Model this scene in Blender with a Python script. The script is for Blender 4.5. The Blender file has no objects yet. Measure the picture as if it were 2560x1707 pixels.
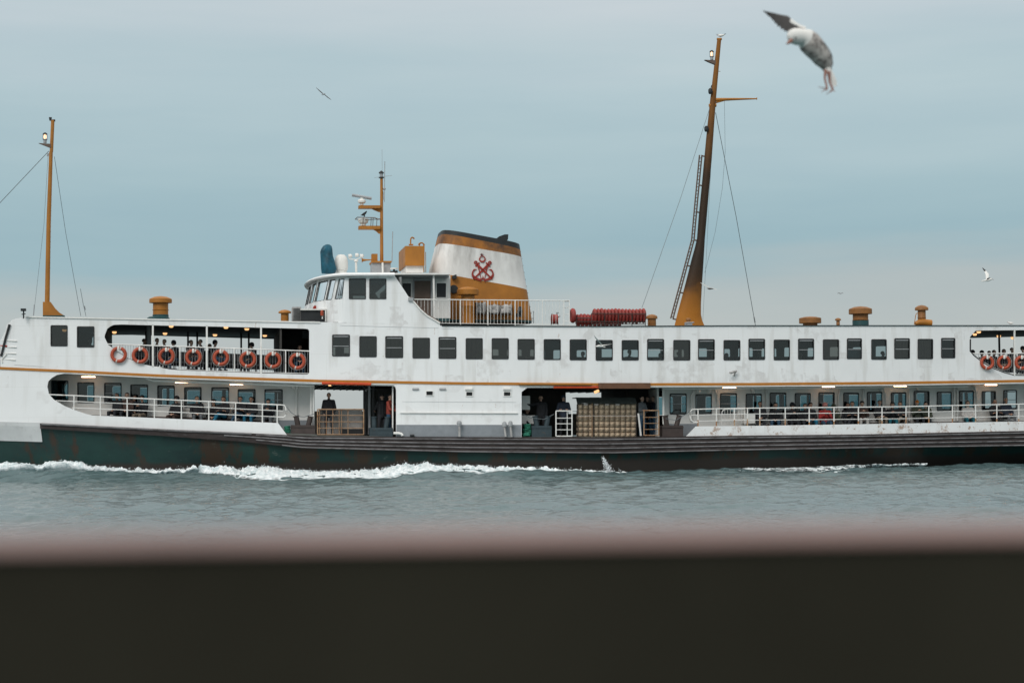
import bpy, bmesh, math, random
import numpy as np
from mathutils import Vector as V, Matrix, noise
random.seed(7)
PI = math.pi
sc = bpy.context.scene
COL = sc.collection

# ------------------------------------------------------------------ camera maths
FPX = 4440.0; W0, H0 = 2560.0, 1707.0
CAM = V((0, 0, 2.1))
PITCH = math.atan(206.5 / FPX); ROLL = 0.008
Fw = V((0, math.cos(PITCH), math.sin(PITCH)))
U0 = V((0, -math.sin(PITCH), math.cos(PITCH)))
R0 = V((1, 0, 0))
Rt = (R0 * math.cos(ROLL) - U0 * math.sin(ROLL)).normalized()
Up = (U0 * math.cos(ROLL) + R0 * math.sin(ROLL)).normalized()
def ray(px, py):
    return Fw + Rt * ((px - W0 / 2) / FPX) + Up * ((H0 / 2 - py) / FPX)
def proj(p):
    d = p - CAM; k = d.dot(Fw)
    return (W0 / 2 + FPX * d.dot(Rt) / k, H0 / 2 - FPX * d.dot(Up) / k)

# near side of the ship in plan: Y as a function of X
def slope(X):
    if X < -12: s = 0.0
    elif X < 18: s = 0.01 * (X + 12)
    else: s = 0.30
    if X < -22: s = -0.05 * (X + 22) * -1 * -1
    return s
_xs = np.arange(-60, 80, 0.05)
def _sl(X):
    s = np.where(X < -12, 0.0, np.where(X < 18, 0.01 * (X + 12), 0.30))
    s = np.where(X < -22, 0.07 * (X + 22), s)
    return s
_sv = _sl(_xs)
_yv = np.cumsum(_sv) * 0.05
_yv = _yv - np.interp(-15, _xs, _yv) + 74.0
def Yn(X): return float(np.interp(X, _xs, _yv))
ND = V((-0.16, 0.987, 0)).normalized()          # direction across the ship, away from the camera
TD = V((0.987, 0.16, 0)).normalized()           # direction along the ship
def B(X): return max(0.6, 10.0 - 2.5 * (X / 22.0) ** 2)
def P(px, py, off=0.0):
    """point of the picture on the ship's near side, set back by off metres"""
    d = ray(px, py); t = 75.0
    for _ in range(14):
        t = (Yn(d.x * t) + off) / d.y
    return CAM + d * t
def PK(px, py, k):
    """point on the plane that runs along the ship k metres inboard"""
    d = ray(px, py); p0 = V((0, 74.7, 0)) + ND * k
    return CAM + d * ((p0 - CAM).dot(ND) / d.dot(ND))
def PZ(px, py, z):
    d = ray(px, py); return CAM + d * ((z - CAM.z) / d.z)
def PD(px, py, dist):
    return CAM + ray(px, py) * dist
def Far(px, py, inset=0.0):
    p = P(px, py, inset); return p + ND * (B(p.x) - 2 * inset)
def cv(pts):
    xs = [p[0] for p in pts]; ys = [p[1] for p in pts]
    return lambda x: float(np.interp(x, xs, ys))

# measured curves (picture x -> picture y) on the near side
top_c = cv([(0, 852), (8, 838), (22, 808), (30, 799), (64, 791.5), (400, 798), (740, 804), (820, 805.5), (1100, 814), (1480, 815.5), (1840, 813.7), (2560, 813.3), (3100, 806)])
stripe_c = cv([(-400, 900), (0, 920), (200, 929), (400, 938.8), (800, 952), (1160, 958.2), (1530, 960.8), (1880, 960), (2240, 957), (2560, 952), (3100, 942)])
belt_c = cv([(-400, 1040), (0, 1056), (100, 1058), (400, 1073), (715, 1087), (760, 1091), (1160, 1092.5), (1480, 1093.5), (1840, 1089), (2160, 1085.7), (2560, 1077), (3100, 1063)])
beltb_c = cv([(100, 1071), (400, 1089), (600, 1103), (760, 1120), (1160, 1131), (1530, 1134), (1840, 1126.5), (2160, 1120.5), (2560, 1115), (3100, 1104)])
lopen_c = cv([(118, 966), (120.6, 953), (128.6, 945), (142, 937), (161, 933.6), (214, 935.5), (400, 945), (785, 961), (983, 964.5), (988, 967), (990, 974)])
lfloor_c = cv([(-400, 1052), (120, 1062), (400, 1069), (500, 1071), (700, 1082), (990, 1092), (1600, 1092.5), (2000, 1086), (2560, 1077), (3100, 1064)])
ufloor_c = cv([(-100, 896), (0, 904), (300, 920), (400, 926), (773, 940), (1500, 951), (2560, 945), (3100, 936)])
def zcurve(c, off=0.0):
    xs, zs = [], []
    for px in range(-400, 3101, 20):
        p = P(px, c(px), off); xs.append(p.x); zs.append(p.z)
    return lambda X: float(np.interp(X, xs, zs))
z_lfloor = zcurve(lfloor_c); z_ufloor = zcurve(ufloor_c); z_belt = zcurve(belt_c)
z_roof = zcurve(lambda x: max(top_c(x), 791.5 if x < 64 else 0) + 2)
z_stripe = zcurve(stripe_c)

# ------------------------------------------------------------------ materials
def new_mat(name):
    m = bpy.data.materials.new(name); m.use_nodes = True
    nt = m.node_tree; nt.nodes.clear()
    out = nt.nodes.new('ShaderNodeOutputMaterial'); b = nt.nodes.new('ShaderNodeBsdfPrincipled')
    nt.links.new(b.outputs[0], out.inputs[0])
    return m, nt, b, out
def nz(nt, scale, detail=4, rough=0.6, coords='Object', stretch=(1, 1, 1), off=(0, 0, 0)):
    tc = nt.nodes.new('ShaderNodeTexCoord'); mp = nt.nodes.new('ShaderNodeMapping')
    mp.inputs['Scale'].default_value = stretch; mp.inputs['Location'].default_value = off
    n = nt.nodes.new('ShaderNodeTexNoise'); n.inputs['Scale'].default_value = scale
    n.inputs['Detail'].default_value = detail; n.inputs['Roughness'].default_value = rough
    nt.links.new(tc.outputs[coords], mp.inputs[0]); nt.links.new(mp.outputs[0], n.inputs[0])
    return n
def ramp(nt, src, a, b, c0=(0, 0, 0, 1), c1=(1, 1, 1, 1)):
    r = nt.nodes.new('ShaderNodeValToRGB'); r.color_ramp.elements[0].position = a; r.color_ramp.elements[1].position = b
    r.color_ramp.elements[0].color = c0; r.color_ramp.elements[1].color = c1
    nt.links.new(src, r.inputs[0]); return r
def mix(nt, fac, a, b):
    m = nt.nodes.new('ShaderNodeMix'); m.data_type = 'RGBA'
    nt.links.new(fac, m.inputs[0])
    for s, i in ((a, 6), (b, 7)):
        if isinstance(s, tuple): m.inputs[i].default_value = (*s, 1) if len(s) == 3 else s
        else: nt.links.new(s, m.inputs[i])
    return m.outputs[2]
def simple(name, col, rough=0.6, var=0.25, scale=3.0, metal=0.0, spec=0.4, dirt=None, dirt_amt=(0.6, 0.75), bump=0.0, dirt_scale=2.5, dirt_stretch=(1, 1, 1)):
    m, nt, b, out = new_mat(name)
    n = nz(nt, scale, 5)
    dark = tuple(c * (1 - var) for c in col); lite = tuple(min(1, c * (1 + var * .6)) for c in col)
    r = ramp(nt, n.outputs[0], .3, .7)
    c = mix(nt, r.outputs[0], dark, lite)
    if dirt:
        n2 = nz(nt, dirt_scale, 8, .7, stretch=dirt_stretch, off=(3, 7, 1))
        r2 = ramp(nt, n2.outputs[0], *dirt_amt)
        c = mix(nt, r2.outputs[0], c, dirt)
    nt.links.new(c, b.inputs['Base Color'])
    b.inputs['Roughness'].default_value = rough; b.inputs['Metallic'].default_value = metal
    b.inputs['Specular IOR Level'].default_value = spec
    if bump:
        bp = nt.nodes.new('ShaderNodeBump'); bp.inputs['Strength'].default_value = bump; bp.inputs['Distance'].default_value = .02
        nt.links.new(n.outputs[0], bp.inputs['Height']); nt.links.new(bp.outputs[0], b.inputs['Normal'])
    return m
def white_paint(name, patch=0.5, streak=0.5, rust=0.68, base=(.83, .84, .84)):
    m, nt, b, out = new_mat(name)
    n1 = nz(nt, .55, 6, .6)                                    # broad tone
    c = mix(nt, ramp(nt, n1.outputs[0], .3, .72).outputs[0], tuple(x * .93 for x in base), base)
    n2 = nz(nt, 1.0, 3, .5, stretch=(2.6, 2.6, .35))           # vertical run-off streaks
    f = ramp(nt, n2.outputs[0], .52, .74, (0, 0, 0, 1), (streak, streak, streak, 1))
    c = mix(nt, f.outputs[0], c, (.52, .50, .46))
    # rectangular touched-up patches
    tc = nt.nodes.new('ShaderNodeTexCoord'); mp = nt.nodes.new('ShaderNodeMapping'); mp.inputs['Scale'].default_value = (1, 1, 1)
    mp.inputs['Rotation'].default_value = (PI / 2, 0, 0)
    vo = nt.nodes.new('ShaderNodeTexVoronoi'); vo.distance = 'CHEBYCHEV'; vo.inputs['Scale'].default_value = 1.3
    nt.links.new(tc.outputs['Object'], mp.inputs[0]); nt.links.new(mp.outputs[0], vo.inputs[0])
    sp = nt.nodes.new('ShaderNodeSeparateColor'); nt.links.new(vo.outputs['Color'], sp.inputs[0])
    f = ramp(nt, sp.outputs[0], .80, .82, (0, 0, 0, 1), (patch, patch, patch, 1))
    n4 = nz(nt, 3.0, 5, .6)
    mm = nt.nodes.new('ShaderNodeMath'); mm.operation = 'MULTIPLY'; nt.links.new(f.outputs[0], mm.inputs[0])
    nt.links.new(ramp(nt, n4.outputs[0], .42, .60).outputs[0], mm.inputs[1])
    c = mix(nt, mm.outputs[0], c, (.62, .61, .60))
    n3 = nz(nt, 2.2, 8, .75, stretch=(1.6, 1.6, .55), off=(5, 2, 9))
    f = ramp(nt, n3.outputs[0], rust, rust + .06, (0, 0, 0, 1), (.75, .75, .75, 1))
    c = mix(nt, f.outputs[0], c, (.36, .19, .09))
    if name.endswith('low'):       # rust eating the bulwark on the after half
        sx = nt.nodes.new('ShaderNodeSeparateXYZ'); nt.links.new(tc.outputs['Object'], sx.inputs[0])
        mx_ = nt.nodes.new('ShaderNodeMapRange'); mx_.inputs[1].default_value = 5; mx_.inputs[2].default_value = 8; nt.links.new(sx.outputs[0], mx_.inputs[0])
        mz_ = nt.nodes.new('ShaderNodeMapRange'); mz_.inputs[1].default_value = 2.25; mz_.inputs[2].default_value = 2.15; nt.links.new(sx.outputs[2], mz_.inputs[0])
        mu = nt.nodes.new('ShaderNodeMath'); mu.operation = 'MULTIPLY'; nt.links.new(mx_.outputs[0], mu.inputs[0]); nt.links.new(mz_.outputs[0], mu.inputs[1])
        n9 = nz(nt, 2.0, 9, .78, stretch=(1.3, 1.3, 1.3), off=(1, 8, 4)); f = ramp(nt, n9.outputs[0], .54, .62, (0, 0, 0, 1), (.8, .8, .8, 1))
        mv = nt.nodes.new('ShaderNodeMath'); mv.operation = 'MULTIPLY'; nt.links.new(mu.outputs[0], mv.inputs[0]); nt.links.new(f.outputs[0], mv.inputs[1])
        c = mix(nt, mv.outputs[0], c, (.34, .20, .12))
    nt.links.new(c, b.inputs['Base Color']); b.inputs['Roughness'].default_value = .45; b.inputs['Specular IOR Level'].default_value = .35
    br = nt.nodes.new('ShaderNodeTexBrick'); br.inputs['Scale'].default_value = 1.0; br.inputs['Brick Width'].default_value = 3.1; br.inputs['Row Height'].default_value = 1.27
    br.inputs['Mortar Size'].default_value = .012; br.inputs['Mortar Smooth'].default_value = .3; br.inputs['Color1'].default_value = (1, 1, 1, 1); br.inputs['Color2'].default_value = (1, 1, 1, 1); br.inputs['Mortar'].default_value = (.94, .94, .93, 1)
    mp2 = nt.nodes.new('ShaderNodeMapping'); mp2.inputs['Rotation'].default_value = (PI / 2, 0, 0); nt.links.new(tc.outputs['Object'], mp2.inputs[0]); nt.links.new(mp2.outputs[0], br.inputs[0])
    ml = nt.nodes.new('ShaderNodeMix'); ml.data_type = 'RGBA'; ml.blend_type = 'MULTIPLY'; ml.inputs[0].default_value = 1; nt.links.new(c, ml.inputs[6]); nt.links.new(br.outputs[0], ml.inputs[7]); nt.links.new(ml.outputs[2], b.inputs['Base Color'])
    bp = nt.nodes.new('ShaderNodeBump'); bp.inputs['Strength'].default_value = .35; bp.inputs['Distance'].default_value = .03
    n5 = nz(nt, 1.2, 3, .5); nt.links.new(n5.outputs[0], bp.inputs['Height']); nt.links.new(bp.outputs[0], b.inputs['Normal'])
    return m
M = {}
M['white'] = white_paint('white_paint', .7, .5, .66)
M['white_low'] = white_paint('white_paint_low', .35, .3, .66)
M['white_rusty'] = white_paint('white_paint_rusty', .3, .5, .57, (.80, .79, .76))
M['white_in'] = simple('white_wall', (.72, .71, .68), .6, .08, 1.5, dirt=(.45, .42, .38), dirt_amt=(.62, .85), dirt_stretch=(1.5, 1.5, .4))
M['white_tube'] = simple('white_tube', (.78, .77, .74), .5, .08, 4, dirt=(.38, .22, .12), dirt_amt=(.62, .68), dirt_scale=5)
M['grey_band'] = simple('grey_paint', (.23, .25, .27), .6, .12, 4, dirt=(.12, .12, .12), dirt_amt=(.6, .8))
M['bow_grey'] = simple('bow_white_shaded', (.62, .63, .63), .5, .12, .9, dirt=(.4, .4, .4), dirt_amt=(.55, .8))  # white with the bow's shading put into the colour; plate seams share it
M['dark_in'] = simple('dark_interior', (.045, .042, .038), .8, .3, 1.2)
M['dark_ceiling'] = simple('dark_ceiling', (.03, .036, .036), .7, .3, 2)
M['grey_in'] = simple('grey_interior', (.25, .26, .26), .7, .15, 2)
M['rubber'] = simple('window_rubber', (.025, .026, .027), .6, .2, 5)
M['orange'] = simple('orange_paint', (.38, .15, .02), .5, .18, 1.6, dirt=(.20, .10, .04), dirt_amt=(.58, .85), dirt_stretch=(1.5, 1.5, .6))
M['vent_orange_shaded'] = simple('vent_orange_shaded', (.27, .115, .03), .55, .2, 3, dirt=(.12, .06, .03), dirt_amt=(.52, .8))  # darker copy of the orange: shade on top-lit sides put into the colour
M['stripe'] = simple('stripe_paint', (.44, .17, .022), .5, .1, 2)
M['black'] = simple('black_paint', (.02, .023, .025), .5, .3, 3)
M['teal'] = simple('teal_paint', (.02, .07, .075), .5, .2, 3)
M['brown_belt'] = simple('timber_belting', (.034, .026, .025), .8, .4, 2.5, dirt=(.09, .08, .08), dirt_amt=(.55, .75), bump=.5, dirt_stretch=(.6, .6, 3))
M['belt_edge'] = simple('worn_steel_edge', (.19, .185, .19), .55, .35, 2.0, metal=.1, dirt=(.05, .04, .035), dirt_amt=(.5, .68), dirt_stretch=(.7, .7, 2))
M['brown_door'] = simple('brown_door', (.13, .09, .07), .6, .2, 3)
M['grey_metal'] = simple('grey_metal', (.34, .35, .36), .5, .15, 5)
M['concrete_grey'] = simple('worn_grey', (.40, .39, .38), .7, .3, 5, dirt=(.2, .16, .12), dirt_amt=(.55, .7), dirt_scale=6)
M['bollard_brown'] = simple('bollard_brown', (.055, .04, .036), .6, .25, 4)
M['bollard_teal'] = simple('bollard_teal', (.035, .055, .065), .6, .25, 4, dirt=(.09, .06, .04), dirt_amt=(.62, .72))
M['rust_tan'] = simple('rusty_tan', (.33, .21, .125), .7, .25, 5, dirt=(.20, .08, .03), dirt_amt=(.52, .62), dirt_scale=7)
M['rust_post'] = simple('rust_post', (.50, .36, .24), .7, .3, 6, dirt=(.33, .15, .06), dirt_amt=(.45, .55), dirt_scale=7)
M['green_rope'] = simple('green_rope', (.03, .20, .13), .85, .5, 14)
M['ring_red'] = simple('ring_orange_red', (.40, .068, .03), .5, .2, 6)
M['ring_white'] = simple('ring_white', (.55, .50, .46), .6, .1, 6)
M['float_red'] = simple('float_red', (.31, .042, .034), .6, .35, 7, dirt=(.15, .05, .04), dirt_amt=(.52, .75), dirt_scale=5)
M['red_roll'] = simple('red_canvas', (.55, .07, .02), .75, .2, 4)
M['brown_roll'] = simple('brown_canvas', (.14, .065, .035), .75, .3, 6)
M['tan_bale'] = simple('tan_bale', (.74, .58, .41), .85, .22, 11, dirt=(.27, .18, .11), dirt_amt=(.5, .75), dirt_scale=8, bump=.6)
M['tarp'] = simple('dark_tarp', (.05, .06, .055), .7, .3, 4)
M['mesh_wire'] = simple('cage_wire', (.05, .04, .035), .6, .3, 6)
M['blue_tarp'] = simple('blue_tarp', (.006, .085, .13), .5, .6, 3.2, bump=.8)
M['dome_white'] = simple('dome_white', (.72, .71, .67), .4, .05, 3)
M['emblem_red'] = simple('emblem_red', (.30, .028, .016), .5, .2, 3)
M['emblem_dark'] = simple('emblem_dark', (.10, .02, .02), .5, .2, 3)
M['wood_bench'] = simple('bench_brown', (.07, .04, .03), .6, .3, 5)
M['wire'] = simple('stay_wire', (.16, .19, .20), .5, .1, 3)
M['deck'] = simple('deck_grey', (.12, .12, .11), .8, .25, 2)
M['beige_panel'] = simple('beige_panel', (.50, .46, .43), .75, .18, 5, dirt=(.28, .15, .10), dirt_amt=(.58, .7), dirt_scale=6)
M['wood_pale'] = simple('pale_plank', (.62, .60, .58), .7, .1, 5)

# mast paint: orange, with a soot stain on its own height range
def mast_mat():
    m, nt, b, out = new_mat('mast_paint_sooty')
    n = nz(nt, 1.2, 6, .65)
    c = mix(nt, ramp(nt, n.outputs[0], .3, .7).outputs[0], (.36, .135, .018), (.45, .18, .026))
    tc = nt.nodes.new('ShaderNodeTexCoord'); sp = nt.nodes.new('ShaderNodeSeparateXYZ'); nt.links.new(tc.outputs['Object'], sp.inputs[0])
    ad = nt.nodes.new('ShaderNodeMath'); ad.operation = 'MULTIPLY_ADD'; ad.inputs[1].default_value = 1.6
    nt.links.new(n.outputs[0], ad.inputs[0]); nt.links.new(sp.outputs[2], ad.inputs[2])
    r = nt.nodes.new('ShaderNodeValToRGB'); mr = nt.nodes.new('ShaderNodeMapRange')
    mr.inputs[1].default_value = 7.0; mr.inputs[2].default_value = 23
    nt.links.new(ad.outputs[0], mr.inputs[0]); nt.links.new(mr.outputs[0], r.inputs[0])
    e = r.color_ramp.elements; e[0].position = .05; e[0].color = (.05, .05, .05, 1); e[1].position = 1.0; e[1].color = (.15, .15, .15, 1)
    for pos, v in ((.09, .35), (.14, .9), (.20, 1.0), (.45, .96), (.56, .72), (.78, .45)):
        q = r.color_ramp.elements.new(pos); q.color = (v, v, v, 1)
    c = mix(nt, r.outputs[0], c, (.030, .021, .015))
    nt.links.new(c, b.inputs['Base Color']); b.inputs['Roughness'].default_value = .6; b.inputs['Specular IOR Level'].default_value = .2
    return m
M['mast_sooty'] = mast_mat()
def funnel_white():
    m, nt, b, out = new_mat('funnel_white')
    n = nz(nt, 1.1, 6, .65); n2 = nz(nt, 1.3, 5, .6, stretch=(1.6, 1.6, .5), off=(2, 2, 2))
    c = mix(nt, ramp(nt, n.outputs[0], .3, .75).outputs[0], (.70, .70, .68), (.82, .82, .80))
    tc = nt.nodes.new('ShaderNodeTexCoord'); sp = nt.nodes.new('ShaderNodeSeparateXYZ'); nt.links.new(tc.outputs['Object'], sp.inputs[0])
    mr = nt.nodes.new('ShaderNodeMapRange'); mr.inputs[1].default_value = 8.1; mr.inputs[2].default_value = 9.9
    nt.links.new(sp.outputs[2], mr.inputs[0])
    mu = nt.nodes.new('ShaderNodeMath'); mu.operation = 'MULTIPLY'; nt.links.new(mr.outputs[0], mu.inputs[0])
    nt.links.new(ramp(nt, n2.outputs[0], .35, .75).outputs[0], mu.inputs[1])
    c = mix(nt, mu.outputs[0], c, (.28, .26, .24))
    nt.links.new(c, b.inputs['Base Color']); b.inputs['Roughness'].default_value = .5
    return m
M['funnel_white'] = funnel_white()
M['funnel_orange_top'] = simple('funnel_orange_top', (.40, .15, .022), .55, .3, .9, dirt=(.07, .04, .025), dirt_amt=(.36, .62), dirt_scale=.7)
def hull_mat():
    m, nt, b, out = new_mat('hull_green')
    n = nz(nt, .7, 7, .7, stretch=(.6, .6, 1.5))
    c = mix(nt, ramp(nt, n.outputs[0], .35, .7).outputs[0], (.011, .030, .030), (.014, .054, .046))
    n2 = nz(nt, .9, 6, .7, stretch=(1.0, 1.0, .22), off=(4, 1, 3))      # rust run-downs
    c = mix(nt, ramp(nt, n2.outputs[0], .50, .58, (0, 0, 0, 1), (.95, .95, .95, 1)).outputs[0], c, (.046, .030, .020))
    n4 = nz(nt, 2.4, 6, .7, stretch=(.5, .5, 1.2), off=(9, 1, 3))       # pale scuffs
    c = mix(nt, ramp(nt, n4.outputs[0], .64, .70, (0, 0, 0, 1), (.5, .5, .5, 1)).outputs[0], c, (.13, .15, .13))
    tc = nt.nodes.new('ShaderNodeTexCoord'); sp = nt.nodes.new('ShaderNodeSeparateXYZ'); nt.links.new(tc.outputs['Object'], sp.inputs[0])
    n3 = nz(nt, .8, 4, .6)
    ad = nt.nodes.new('ShaderNodeMath'); ad.operation = 'MULTIPLY_ADD'; ad.inputs[1].default_value = -.35
    nt.links.new(n3.outputs[0], ad.inputs[0]); nt.links.new(sp.outputs[2], ad.inputs[2])
    f = ramp(nt, ad.outputs[0], .30, .46, (1, 1, 1, 1), (0, 0, 0, 1))
    c = mix(nt, f.outputs[0], c, (.036, .030, .026))                     # brown boot-top near the water
    nt.links.new(c, b.inputs['Base Color']); b.inputs['Roughness'].default_value = .45; b.inputs['Specular IOR Level'].default_value = .3
    bp = nt.nodes.new('ShaderNodeBump'); bp.inputs['Strength'].default_value = .3; bp.inputs['Distance'].default_value = .05
    nt.links.new(n.outputs[0], bp.inputs['Height']); nt.links.new(bp.outputs[0], b.inputs['Normal'])
    return m
M['hull'] = hull_mat()
def glass(name, tint, gloss=.12):
    m, nt, b, out = new_mat(name); nt.nodes.remove(b)
    tr = nt.nodes.new('ShaderNodeBsdfTransparent'); tr.inputs[0].default_value = (*tint, 1)
    gl = nt.nodes.new('ShaderNodeBsdfGlossy'); gl.inputs['Roughness'].default_value = .04; gl.inputs[0].default_value = (.9, .95, .95, 1)
    lw = nt.nodes.new('ShaderNodeFresnel'); lw.inputs[0].default_value = 1.45
    ms = nt.nodes.new('ShaderNodeMath'); ms.operation = 'MULTIPLY_ADD'; ms.inputs[1].default_value = 1.0; ms.inputs[2].default_value = gloss
    nt.links.new(lw.outputs[0], ms.inputs[0])
    mx = nt.nodes.new('ShaderNodeMixShader'); nt.links.new(ms.outputs[0], mx.inputs[0])
    nt.links.new(tr.outputs[0], mx.inputs[1]); nt.links.new(gl.outputs[0], mx.inputs[2]); nt.links.new(mx.outputs[0], out.inputs[0])
    return m
M['glass'] = glass('window_glass', (.62, .70, .72), .015)
M['glass_dark'] = glass('window_glass_dusty', (.40, .42, .41), .045)
M['glass_teal'] = glass('window_glass_teal', (.40, .57, .61), .0)
def emis(name, col, s):
    m, nt, b, out = new_mat(name)
    b.inputs['Base Color'].default_value = (*col, 1); b.inputs['Emission Color'].default_value = (*col, 1); b.inputs['Emission Strength'].default_value = s
    return m
M['lamp_warm'] = emis('lamp_glow', (1, .56, .25), 1.25)
M['lamp_tube'] = emis('lamp_tube_glow', (1, .60, .36), 11)
M['lantern'] = emis('lantern_glow', (1, .62, .35), 2)

# ------------------------------------------------------------------ mesh builder
class MB:
    def __init__(s): s.v = []; s.f = []; s.m = []
    def add(s, vs, fs, mi=0):
        o = len(s.v); s.v += [V(p) for p in vs]; s.f += [tuple(i + o for i in f) for f in fs]; s.m += [mi] * len(fs)
    def hexa(s, c, mi=0):      # 8 corners: front 4 (ccw) then back 4
        s.add(c, [(0, 1, 2, 3), (7, 6, 5, 4), (0, 4, 5, 1), (1, 5, 6, 2), (2, 6, 7, 3), (3, 7, 4, 0)], mi)
    def box(s, c, size, ax=(1, 0, 0), mi=0):   # centre, size along (ax, cross, z)
        a = V(ax).normalized(); z = V((0, 0, 1)); b = z.cross(a)
        c = V(c); h = [x / 2 for x in size]
        pts = []
        for sy in (-1, 1):
            for sx, sz in ((-1, -1), (1, -1), (1, 1), (-1, 1)):
                pts.append(c + a * (sx * h[0]) + b * (sy * h[1]) + z * (sz * h[2]))
        s.hexa(pts, mi)
    def pbox(s, x0, y0, x1, y1, off, depth, mi=0, back=None):   # picture box on the near side, extruded inboard
        c = [P(x0, y1, off), P(x1, y1, off), P(x1, y0, off), P(x0, y0, off)]
        d = back or ND
        s.hexa(c + [p + d * depth for p in c], mi)
    def kbox(s, x0, y0, x1, y1, k, depth, mi=0):
        c = [PK(x0, y1, k), PK(x1, y1, k), PK(x1, y0, k), PK(x0, y0, k)]
        s.hexa(c + [p + ND * depth for p in c], mi)
    def tube(s, pts, r, seg=6, mi=0, r1=None, cap=True):
        pts = [V(p) for p in pts]; n = len(pts); vs = []; fs = []
        t0 = (pts[1] - pts[0]).normalized(); ref = V((0, 0, 1)) if abs(t0.z) < .9 else V((1, 0, 0))
        for i, p in enumerate(pts):
            t = (pts[min(i + 1, n - 1)] - pts[max(i - 1, 0)])
            t = t.normalized() if t.length > 1e-9 else t0
            a = t.cross(ref).normalized(); b = t.cross(a)
            rr = r if r1 is None else r + (r1 - r) * i / (n - 1)
            if isinstance(r, (list, tuple)): rr = r[i]
            for k in range(seg):
                an = 2 * PI * k / seg; vs.append(p + a * (math.cos(an) * rr) + b * (math.sin(an) * rr))
        for i in range(n - 1):
            for k in range(seg):
                k2 = (k + 1) % seg; fs.append((i * seg + k, i * seg + k2, (i + 1) * seg + k2, (i + 1) * seg + k))
        if cap: fs += [tuple(range(seg - 1, -1, -1)), tuple(range((n - 1) * seg, n * seg))]
        s.add(vs, fs, mi)
    def lathe(s, o, prof, axis=(0, 0, 1), seg=20, mi=0, mis=None):
        o = V(o); ax = V(axis).normalized(); ref = V((1, 0, 0)) if abs(ax.x) < .9 else V((0, 1, 0))
        a = ax.cross(ref).normalized(); b = ax.cross(a); base = len(s.v)
        for (r, h) in prof:
            for k in range(seg):
                an = 2 * PI * k / seg; s.v.append(o + ax * h + a * (math.cos(an) * r) + b * (math.sin(an) * r))
        for i in range(len(prof) - 1):
            for k in range(seg):
                k2 = (k + 1) % seg
                s.f.append((base + i * seg + k, base + i * seg + k2, base + (i + 1) * seg + k2, base + (i + 1) * seg + k)); s.m.append(mis[i] if mis else mi)
        if prof[0][0] > 1e-4: s.f.append(tuple(base + k for k in range(seg - 1, -1, -1))); s.m.append(mi)
        if prof[-1][0] > 1e-4: s.f.append(tuple(base + (len(prof) - 1) * seg + k for k in range(seg))); s.m.append(mi)
    def prism(s, poly, d, mi=0):
        n = len(poly); poly = [V(p) for p in poly]
        s.add(poly + [p + d for p in poly], [tuple(range(n)), tuple(range(2 * n - 1, n - 1, -1))] + [(i, (i + 1) % n, (i + 1) % n + n, i + n) for i in range(n)], mi)
    def torus(s, c, R, r, nrm, seg=28, rs=8, mi=0, mf=None, a0=0, a1=2 * PI):
        nrm = V(nrm).normalized(); a = nrm.cross(V((0, 0, 1))).normalized(); b = nrm.cross(a); c = V(c); base = len(s.v)
        full = abs(a1 - a0 - 2 * PI) < 1e-6; ns = seg if full else seg + 1
        for i in range(ns):
            t = a0 + (a1 - a0) * i / seg; d = a * math.cos(t) + b * math.sin(t)
            for k in range(rs):
                u = 2 * PI * k / rs; s.v.append(c + d * (R + r * math.cos(u)) + nrm * (r * math.sin(u)))
        for i in range(seg):
            i2 = (i + 1) % ns if full else i + 1
            for k in range(rs):
                k2 = (k + 1) % rs; s.f.append((base + i * rs + k, base + i * rs + k2, base + i2 * rs + k2, base + i2 * rs + k)); s.m.append(mf(i) if mf else mi)
    def build(s, name, mats, parent=None, smooth=False, label=None):
        me = bpy.data.meshes.new(name); me.from_pydata([tuple(p) for p in s.v], [], s.f)
        if not isinstance(mats, (list, tuple)): mats = [mats]
        for m in mats: me.materials.append(m)
        me.polygons.foreach_set('material_index', s.m)
        if smooth: me.polygons.foreach_set('use_smooth', [True] * len(me.polygons))
        bm = bmesh.new(); bm.from_mesh(me); bmesh.ops.recalc_face_normals(bm, faces=bm.faces); bm.to_mesh(me); bm.free()
        if smooth:
            try: me.set_sharp_from_angle(angle=math.radians(40))
            except Exception: pass
        o = bpy.data.objects.new(name, me); COL.objects.link(o)
        if parent: put(o, parent)
        if label: o['label'] = label
        return o
def put(o, parent):
    # parts are built in world coordinates; roots may stand at a base point
    o.parent = parent
    loc = V((0, 0, 0)); q = parent
    while q is not None: loc += q.location; q = q.parent
    o.location = -loc
def empty(name, loc=(0, 0, 0), label=None, cat=None, group=None):
    e = bpy.data.objects.new(name, None); COL.objects.link(e); e.location = loc; e.empty_display_size = .3
    tag(e, label, cat, group); return e
def tag(o, label=None, cat=None, group=None, kind=None):
    if label: o['label'] = label
    if cat: o['category'] = cat
    if group: o['group'] = group
    if kind: o['kind'] = kind
    return o

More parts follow.
